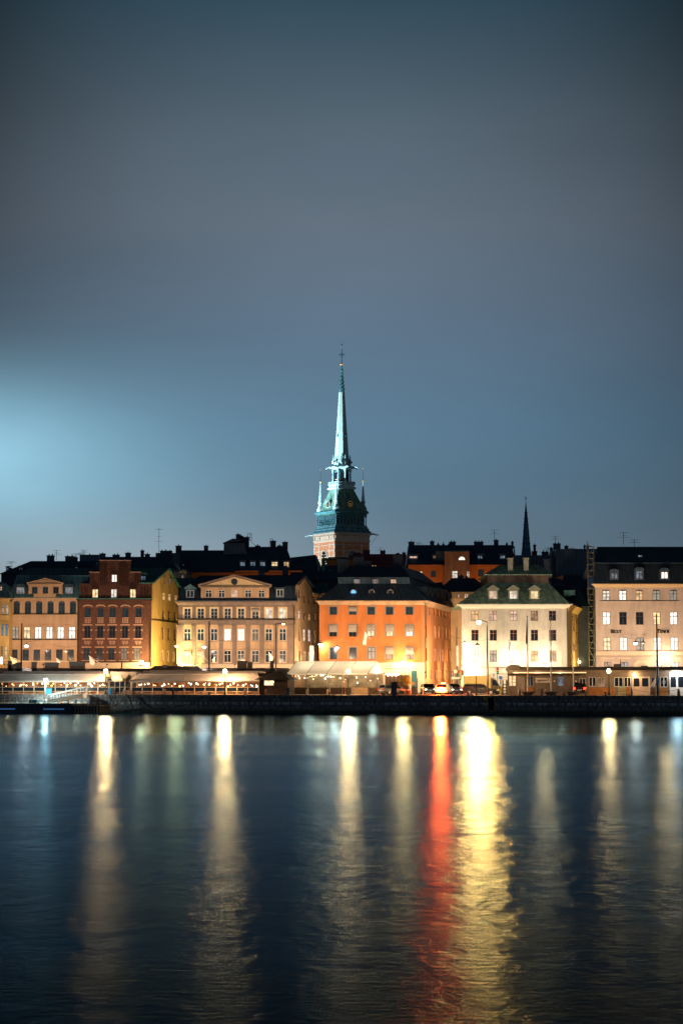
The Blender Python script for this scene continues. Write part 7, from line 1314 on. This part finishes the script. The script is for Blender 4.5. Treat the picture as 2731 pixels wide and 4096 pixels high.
# ================================================ vehicles
GLS=m('car_glass',(.01,.012,.015),.08,0,spec=.8); TYR=m('tyre',(.012,.012,.012),.9,.2); RIM=m('rim_alloy',(.4,.38,.35),.35,.1,metal=.7); CHR=m('plate_white',(.6,.6,.55),.5,.05)
HL=m('headlight_on',(.9,.9,.9),.3,0,em=(1,.9,.7),es=7); HLO=m('headlight_glass',(.5,.5,.48),.2,0,spec=.8); TLR=m('tail_light_on',(.6,.02,.01),.3,0,em=(1,.035,.012),es=6); TLO=m('tail_light_off',(.25,.01,.01),.3,0,em=(1,.05,.02),es=.25)
def car(label,px,D,head,paint,kind='wagon',L_=4.7,hl=False,tl=False,scale=1,grp='cars on the quay',z=ZG+.012,rx=0):
    x=KX(px)*D; t=thing('parked_car',label,'car',(x,D,z),grp); X=Matrix.Translation((x,D,z))@Matrix.Rotation(R(head),4,'Z')@Matrix.Scale(scale,4); h=L_/2
    P_={'wagon':[(-h,.72,.5,.8),(-h+.12,.84,.3,.98),(-h*.6,.9,.22,1.0),(0,.91,.22,.97),(h*.38,.91,.22,.94),(h*.8,.86,.25,.82),(h-.1,.76,.3,.7),(h,.66,.36,.6)],
        'suv':[(-h,.75,.5,.95),(-h+.1,.86,.34,1.08),(-h*.6,.92,.3,1.1),(0,.93,.3,1.08),(h*.45,.92,.3,1.05),(h*.82,.88,.32,.98),(h-.08,.8,.36,.85),(h,.7,.42,.72)]}
    B_=P_['suv' if kind=='suv' else 'wagon']; zt=1.62 if kind=='suv' else (1.46 if kind=='wagon' else 1.44)
    mb=MB(X=X); mb.loft([[(sx,-w*.86,zl),(sx,w*.86,zl),(sx,w,zl+.14),(sx,w,z1-.16),(sx,w*.84,z1),(sx,-w*.84,z1),(sx,-w,z1-.16),(sx,-w,zl+.14)] for sx,w,zl,z1 in B_]); bd=obj('body',mb,paint,t,smooth=False)
    zb=B_[3][3]-.02; g0,g1,g2,g3={'wagon':(-h+.12,-h+.38,.35,h*.42),'suv':(-h+.12,-h+.35,.3,h*.45),'hatch':(-h+.18,-h+.7,.25,h*.45),'sedan':(-h*.78,-h*.35,.3,h*.4)}[kind]
    mb=MB(X=X); lo=[(g0,zb),(g3,zb)]; mb.loft([[(g0,-.8,zb),(g3,-.8,zb),(g3,.8,zb),(g0,.8,zb)],[(g1,-.64,zt-.06),(g2,-.64,zt-.06),(g2,.64,zt-.06),(g1,.64,zt-.06)]]); obj('windows',mb,GLS,t)
    mb=MB(X=X); mb.loft([[(g1-.06,-.66,zt-.058),(g2+.08,-.66,zt-.058),(g2+.08,.66,zt-.058),(g1-.06,.66,zt-.058)],[(g1+.05,-.55,zt),(g2-.1,-.55,zt),(g2-.1,.55,zt),(g1+.05,.55,zt)]]); 
    for s in(-1,1):
        for a,b in(((g0,g1)),((g3,g2)),((g0+g3)/2-.1,(g1+g2)/2-.1)): mb.tube([(a,s*.81,zb),(b,s*.655,zt-.05)],.045,5)
        if kind in('wagon','suv'): mb.tube([(g1+.15,s*.56,zt+.05),(g2-.2,s*.56,zt+.05)],.02,4)
    obj('roof',mb,paint,t)
    for sx in(-h*.6,h*.62):
        for s in(-1,1):
            mb=MB(X=X@Matrix.Translation((sx,s*.8,.32))@Matrix.Rotation(R(90),4,'X')); mb.lathe(0,0,[(.19,-.1),(.31,-.1),(.33,-.06),(.33,.06),(.31,.1),(.19,.1)],18); w=obj('wheel',mb,TYR,t)
            mb=MB(X=X@Matrix.Translation((sx,s*.8,.32))@Matrix.Rotation(R(90),4,'X')); mb.lathe(0,0,[(.2,-.11),(.05,-.125)],12); mb.lathe(0,0,[(.05,.125),(.2,.11)],12); obj('rim',mb,RIM,w)
    for s in(-1,1):
        mb=MB(X=X); mb.box(h-.22,h-.03,*sorted((s*.45,s*.76)),.56,.7); obj('headlight',mb,HL if hl else HLO,t)
        mb=MB(X=X); mb.box(-h-.015,-h+.12,*sorted((s*.5,s*.82)),.68,.96); obj('tail_light',mb,TLR if tl else TLO,t)
        mb=MB(X=X); mb.box(g3-.3,g3-.12,*sorted((s*.9,s*1.05)),zb-.02,zb+.12); obj('mirror',mb,paint,t)
    mb=MB(X=X); mb.box(-h-.02,-h+.02,-.26,.26,.56,.68); obj('number_plate',mb,CHR,t)
    return t,X
car('blue grey hatchback seen from behind its left corner, half hidden by the dark blue cabinet',1573,262.2,32,m('paint_bluegrey',(.14,.19,.20),.35,.1,spec=.6),'wagon',4.4,scale=.93)
car('black estate car parked side on behind the crowd barrier',1919,259.5,-8,m('paint_black',(.02,.018,.016),.25,.1,spec=.7),'wagon',4.8,scale=.98)
t,X=car('white taxi seen from behind with glowing red tail lights and a roof sign',1773,263.5,78,m('paint_white',(.75,.72,.66),.35,.05),'hatch',4.4,tl=True,scale=1.0)
mb=MB(X=X); mb.box(-.35,-.15,-.28,.28,1.46,1.62); obj('roof_sign',mb,m('taxi_sign_glow',(.9,.8,.4),.4,0,em=(1,.62,.16),es=7),t)
lamp('POINT','tail_glow',tuple(X@Vector((-2.6,0,.8))),(1,.09,.015),3200,t,.35); lamp('SPOT','added_tail_beam',tuple(X@Vector((-2.9,0,.85))),(1,.06,.008),26000,t,.5,(x*.2,0,1),70,.5)  # spot added for the red water streak, point stands for the brake lamps
for s in(-.66,.66): lamp('POINT','lamp_glow',tuple(X@Vector((-2.45,s,.85))),(1,.30,.10),60,t,.12)
t,X=car('car coming along the quay road with both headlights on, left of the taxi',1711,276,-84,m('paint_silver',(.06,.06,.06),.35,.05,metal=.3),'hatch',4.3,hl=True)
lamp('POINT','head_glow',tuple(X@Vector((2.5,0,.65))),(1,.85,.6),20,t,.25)
t,X=car('car with bright headlights just behind the red crowd barrier, half hidden by the taxi',1812,272,-80,m('paint_grey',(.04,.04,.04),.35,.05),'hatch',4.3,hl=True)
lamp('POINT','head_glow',tuple(X@Vector((2.5,0,.65))),(1,.9,.75),20,t,.25)
car('pale cream estate car parked by the kiosk behind the middle flagpole',2222,258,-160,m('paint_cream',(.5,.42,.32),.35,.05),'suv',4.4,scale=.95)
t,X=car('black car with lit red tail lights behind the rightmost flagpole',2313,257.5,84,m('paint_black_blue',(.015,.016,.02),.25,.1,spec=.7),'suv',4.3,tl=True,scale=1.05)
# yellow van
x=KX(1912)*268; D=268; t=thing('parked_van','yellow box van with a dark cab facing right behind the black estate car','van',(x,D,ZG)); X=Matrix.Translation((x,D,ZG+.012))@Matrix.Rotation(R(-6),4,'Z'); VY=m('van_yellow',(.90,.76,.28),.4,.06,spec=.5)
mb=MB(X=X); mb.box(-2.1,1.7,-.98,.98,.5,2.55); mb.box(-2.05,1.65,-1.0,-.981,.6,2.5); bd=obj('cargo_box',mb,VY,t)
mb=MB(X=X); mb.box(-1.1,.3,-1.02,-1.001,.95,1.75); mb.box(-1.04,.24,-1.035,-1.021,1.0,1.7); obj('side_panel',mb,VY,t)
mb=MB(X=X); mb.prism([(1.705,.4),(3.3,.4),(3.35,.95),(2.85,1.2),(2.35,2.05),(2.0,2.2),(1.705,2.25)],-.95,.95); obj('cab',mb,m('van_cab',(.16,.13,.08),.4,.06),t)
mb=MB(X=X); mb.prism([(1.9,1.2),(2.75,1.2),(2.3,1.95),(1.9,2.0)],-.97,-.951); mb.loft([[(2.88,-.8,1.22),(2.88,.8,1.22),(2.8,.8,1.22),(2.8,-.8,1.22)],[(2.4,-.75,2.0),(2.4,.75,2.0),(2.3,.75,2.0),(2.3,-.75,2.0)]]); obj('windows',mb,GLS,t)
for sx in(-1.2,2.5):
    for s in(-1,1): mb=MB(X=X@Matrix.Translation((sx,s*.85,.36))@Matrix.Rotation(R(90),4,'X')); mb.lathe(0,0,[(.2,-.12),(.36,-.12),(.36,.12),(.2,.12)],16); obj('wheel',mb,TYR,t)
for s in(-.75,.75): mb=MB(X=X); mb.box(3.2,3.37,s-.15,s+.15,.75,.93); obj('headlight',mb,HLO,t)
# crowd barrier
def barrier(label,px0,px1,d,mm):
    x,y,_=q3((px0+px1)/2,d); t=thing('crowd_barrier',label,'barrier',(x,y,ZG)); u0,u1=QF.U(px0,d),QF.U(px1,d); mb=MB(QF); z0,z1=ZG+.12,ZG+1.05
    mb.tube([(u0,d,z0),(u0,d,z1),(u1,d,z1),(u1,d,z0),(u0,d,z0)],.03,5)
    n=int((u1-u0)/.11)
    for k in range(1,n): u=u0+(u1-u0)*k/n; mb.tube([(u,d,z0),(u,d,z1)],.012,4)
    for u in(u0+.15,u1-.15): mb.tube([(u,d-.25,ZG+.01),(u,d,z0),(u,d+.25,ZG+.01)],.025,4)
    obj('frame',mb,mm,t)
barrier('dark red and blue crowd barrier in front of the black estate car',1818,1892,1.6,m('barrier_red_blue',(.10,.03,.08),.5,.3,metal=.2))
# signs and signals at the lane mouth
def sign_post(px,D,yt,label,kind):
    x=KX(px)*D; t=thing('traffic_signal' if kind=='tl' else 'road_sign',label,'traffic light' if kind=='tl' else 'road sign',(x,D,ZG)); z=bz(yt,D); mb=MB(); mb.tube([(x,D,ZG),(x,D,z)],.05,6); obj('pole',mb,GUTTER,t)
    if kind=='tl':
        mb=MB(); mb.box(x-.16,x+.16,D-.3,D-.06,z-.95,z-.05); hd=obj('signal_head',mb,IRON,t)
        for k,(c,e_) in enumerate((((.5,.02,.02),.2),((.5,.25,.02),.1),((.02,.3,.1),.1))): mb=MB(); mb.disc(x,D-.34,z-.2-.28*k,.1,.035,12); obj('lens',mb,m('signal_lens',c,.3,0,em=c,es=e_*1.2),hd)
    if kind=='blue': mb=MB(); mb.disc(x,D-.12,z-.28,.27,.03,20); pn=obj('disc',mb,WHT,t); mb=MB(); mb.disc(x,D-.15,z-.28,.24,.025,20); obj('disc_face',mb,m('sign_disc_blue',(.01,.14,.42),.5,.05,em=(.02,.2,.5),es=.3),pn); mb=MB(); mb.loft([[(x-.1,y_,z-.33),(x+.11,y_,z-.33),(x+.11,y_,z-.29),(x,y_,z-.22),(x-.1,y_,z-.25)] for y_ in(D-.165,D-.152)]); obj('symbol',mb,WHT,pn)
    if kind=='arrow': mb=MB(); mb.box(x-.75,x+.35,D-.1,D-.05,z-.32,z); mb.loft([[(x+.35,y_,z-.32),(x+.5,y_,z-.16),(x+.35,y_,z)] for y_ in(D-.1,D-.05)]); obj('board',mb,m('board_pale',(.62,.55,.42),.6,.1),t)
    if kind=='beacon': mb=MB(); mb.disc(x,D-.12,z-.1,.2,.05,16); obj('beacon',mb,m('beacon_glow',(.9,.6,.2),.4,0,em=(1,.5,.08),es=4),t)
    return t
sign_post(1988,272,2668,'traffic light on a pole in front of the white wall left of the kiosk','tl')
sign_post(1833,284,2680,'traffic light near the mouth of the lane','tl'); sign_post(1807,283,2682,'traffic light at the corner of the orange house end wall','tl'); sign_post(1850,285,2678,'traffic light against the left edge of the off white house','tl')
sign_post(2000,270,2703,'round blue direction sign left of the kiosk','blue'); sign_post(1825,281,2708,'long pale direction board pointing right at the lane mouth','arrow'); sign_post(1820,282,2683,'amber beacon on a pole at the lane mouth','beacon')
sign_post(1668,274,2712,'short pole topped with a small dark box right of the yellow bush','x')
for px,nm in((1652,'nearest the low dark cabinet'),(1691,'nearest the oncoming car')): x=KX(px)*262; t=thing('plastic_post','thin pale post on the quay '+nm,'post',(x,262,ZG),'thin pale posts by the road'); mb=MB(); mb.tube([(x,262,ZG+.01),(x,262,ZG+.9)],.04,6); obj('pole',mb,m('post_pale',(.6,.5,.4),.6,.05),t)
x,y,_=q3(1665,2.2); x1,y1,_=q3(1695,2.4); 
# ================================================ things on the quay wall
t=thing('quay_ladder','iron ladder over a black painted shade plate on the quay wall between rows of yellow marks','ladder',QF.pt(QF.U(1960),-.01,.3)); mb=MB(QF); a,b=QF.U(1951),QF.U(1973)
for u in(a+.1,b-.1): mb.tube([(u,-.07,.2),(u,-.07,ZG-.05)],.03,5)
for k in range(8): mb.tube([(a+.1,-.07,.35+k*.28),(b-.1,-.07,.35+k*.28)],.02,4)
obj('rungs',mb,IRON,t); mb=MB(QF); mb.box(a,b,-.03,-.002,.56,ZG-.31); obj('shade_plate',mb,m('shade_plate_black',(.006,.006,.007),.9,0),t)  # flat black plate paints the dark of a ladder niche
YM=m('mark_yellow',(.55,.32,.04),.7,.2,5)
for px in(1947,1976):
    mb=MB(QF); u=QF.U(px)
    for py in(2792,2799,2806,2813,2820,2827,2834): z=QF.Z(py,u); mb.box(u-.06,u+.06,-.05,-.002 if z<ZG-.3 else -.002,z-.07,z+.07)
    obj('yellow_marks',mb,YM,t)
mb=MB(QF); mb.box(QF.U(1930),QF.U(1942),-.03,-.002,QF.Z(2796,0)-.02,QF.Z(2788,0)); tag(obj('wall_plate',mb,YM),'small faded yellow plate on the quay wall left of the ladder','plate')
nb=thing('quay_number','faded pale digits painted on the quay wall below the hatchback','painted number',QF.pt(QF.U(1560),0,2.1)); text('1601',QF,QF.U(1560),QF.Z(2795,QF.U(1560))-.02,-.02,.3,m('paint_faded',(.30,.25,.18),.9,.3,8),nb,'digits',depth=.02)
for px,nm in((713,'below the left part of the taupe house veranda'),(991,'below the right end of the taupe house veranda'),(1278,'below the left of the marquee'),(1867,'below the crowd barrier'),(2169,'below the middle flagpole'),(2479,'below the green rack'),(438,'below the blue bins')):
    mb=MB(QF); u=QF.U(px); mb.box(u-.05,u+.05,-.02,-.002,QF.Z(2796,u),QF.Z(2785,u)); tag(obj('edge_mark',mb,m('mark_dull_yellow',(.30,.22,.10),.8,.2)),'faded yellow mark on the quay wall '+nm,'painted mark','painted marks on the quay wall')
# long slack chains and fenders on the wall
def slack(pts,label,r=.05,mm=IRON,name='mooring_chain'):
    mb=MB(QF); P_=[Vector(p) for p in pts]; out=[]
    for a,b in zip(P_,P_[1:]):
        for k in range(8): f=k/8; p=a.lerp(b,f); p.z-=.25*4*f*(1-f); out.append(tuple(p))
    out.append(tuple(P_[-1])); mb.tube(out,r,5); tag(obj(name,mb,mm),label,'chain' if mm is IRON else 'rope','chains and ropes hanging on the quay wall')
Q=lambda px,py,d=-.35: (QF.U(px,d,2820),d,CH+KZ(py)*QF.pt(QF.U(px,d,2820),d,0)[1])
slack([Q(392,2835,-3),Q(510,2795),],'thick rope from the end of the pontoon up to the quay beside the blue bins',.045,m('rope_tan',(.25,.17,.08),.9,.2),'mooring_rope'); slack([Q(395,2835,-3),Q(470,2817)],'short dark chain just under the tan rope at the pontoon end'); slack([Q(398,2842,-.4),Q(520,2838,-.35),Q(600,2817,-.35)],'long dark chain lying along the foot of the quay wall under the potted trees',.04); slack([Q(600,2832),Q(745,2818)],'dark chain sagging on the quay wall under the taupe house veranda',.035)
slack([Q(0,2800,-.4),Q(52,2787)],'tan rope at the far left of the quay wall',.04,m('rope_tan2',(.25,.17,.06),.9,.2),'mooring_rope')
mb=MB(QF); a=Q(512,2782,-.4); b=Q(522,2800,-.5); c=Q(540,2848,-1.2); mb.tube([a,b,c],.13,8,.06); tag(obj('fender_pole',mb,m('wet_timber',(.02,.018,.015),.8,.3)),'dark timber fender pole leaning on the quay wall below the right olive tree','fender pole')
# ================================================ pontoon
x,y,_=QF.pt(QF.U(190,-5),-5,0); t=thing('pontoon','long dark floating pontoon with a bright deck edge and lit waterline strips','pontoon',(x,y,.05)); PF=QF.sub(0,-6.2,1,0); U=lambda p:PF.U(p,0,2820); z1=PF.Z(2813,U(190)); 
mb=MB(PF); mb.box(U(-60),U(292),0,5.2,.02,z1-.08); obj('hull',mb,m('hull_navy',(.008,.02,.045),.4,.3,2),t)
mb=MB(PF); mb.box(U(-60),U(292),-.06,5.2,z1-.077,z1); obj('deck',mb,m('deck_pale_steel',(.45,.52,.50),.5,.15),t)
mb=MB(PF)
for a,b in((-60,62),(175,258)): mb.box(U(a),U(b),-.05,-.003,PF.Z(2843,0),PF.Z(2838,0))
obj('waterline_strip',mb,m('strip_blue',(.06,.16,.35),.5,.3,6,em=(.05,.16,.4),es=.45),t)
mb=MB(PF)
for px in (66,88,108,122,142,160,265,285): mb.box(U(px)-.12,U(px)+.12,-.04,-.003,PF.Z(2846,0),PF.Z(2818,0))
obj('hull_rib',mb,m('rib_slate',(.03,.05,.08),.6,.2),t)
mb=MB(PF); mb.box(U(292),U(396),.3,4.2,.02,z1-.3); 
obj('end_section',mb,m('end_dark',(.01,.015,.02),.8,.2),t); mb=MB(PF)
for k in range(8): u=U(300+k*12.5); mb.box(u-.11,u+.11,.1,.29,.05,z1-.05)
obj('fender_strip',mb,m('fender_grey',(.16,.15,.14),.8,.3),t)
mb=MB(PF)
for px in range(-60,190,24): u=U(px); mb.tube([(u,4.6,z1),(u,4.6,z1+.8)],.02,4)
for z in(.8,.4): mb.tube([(U(-60),4.6,z1+z),(U(182),4.6,z1+z)],.018,4)
for px in (75,123): u=U(px); mb.tube([(u,.3,z1),(u,.3,z1+1.0)],.03,5)
mb.tube([(U(75),.3,z1+.95),(U(178),.3,z1+.95)],.02,4); obj('railing',mb,STEEL,t)
for px in (270,341-40): mb=MB(PF); u=U(px); mb.box(u-.09,u+.09,.3,.48,z1+.003,z1+.45); obj('mooring_bitt',mb,YM if px<290 else DARKW,t)
mb=MB(PF); mb.box(U(230)-.14,U(230)+.14,1.5,1.8,z1+.003,z1+.2); obj('lamp_box',mb,m('box_yellow',(.6,.3,.03),.6,.1,em=(1,.5,.1),es=.3),t)
mb=MB(PF); mb.box(U(92),U(125),2.0,2.8,z1+.003,z1+.42); obj('deck_chest',mb,m('chest_teal',(.02,.09,.12),.6,.15),t)
X,Y,_=PF.pt(U(157),2.2,0); zl=bz(2719,Y); g=thing('pontoon_lamp','white post lamp with a glaring cool head standing on the pontoon','lamp post',(X,Y,z1)); mb=MB(); mb.tube([(X,Y,z1+.01),(X,Y,zl-.15)],.075,8); obj('post',mb,m('post_white',(.7,.75,.72),.5,.05),g); mb=MB(); mb.sphere(X,Y,zl,.27,10,8,.6); obj('head',mb,GLOBEC,g,smooth=True); mb=MB(); mb.lathe(X,Y,[(.2,zl+.17),(.03,zl+.25)],8); obj('cap',mb,IRON,g)
mb=MB(); mb.lathe(X,Y,[(.34,z1+.012),(.36,z1+.25),(.26,z1+.48),(.06,z1+.56)],12); obj('base_dome',mb,m('dome_white',(.7,.75,.72),.5,.05),g); lamp('POINT','light',(X,Y-.05,zl-.1),(.80,.97,.88),500,g,.32); lamp('SPOT','beam',(X,Y,zl-.2),(.80,.97,.88),4800,g,.3,(X+2.5,Y+6,ZG-1.2),150,.7)
# gangway
g=thing('gangway','bright white sloping gangway with handrails from pontoon to quay','gangway',(*PF.pt(U(225),2.5,0)[:2],z1)); zq=ZG+.05; a,b=U(172),U(282)
mb=MB(PF); mb.loft([[(a,1.6,z1+.02),(a,2.9,z1+.02),(a,2.9,z1+.42),(a,1.6,z1+.42)],[(b,4.6,zq-.5),(b,5.9,zq-.5),(b,5.9,zq+.12),(b,4.6,zq+.12)]]); obj('walkway',mb,m('gangway_white',(.78,.82,.80),.5,.06),g)
mb=MB(PF)
for d0,d1 in((1.6,4.6),(2.9,5.9)):
    mb.tube([(a,d0,z1+1.05),(b,d1,zq+1.0)],.045,6)
    for k in range(7): f=k/6; u=a+(b-a)*f; dd=d0+(d1-d0)*f; zz=z1+.1+(zq-z1-.05)*f; mb.tube([(u,dd,zz),(u,dd,zz+.95)],.022,4)
obj('handrail',mb,m('rail_white',(.75,.8,.8),.4,.05),g)
bin_(195,-1.2,.001,.001,(.1,.1,.1),'x') if 0 else None
# grey buoys lit against the wall
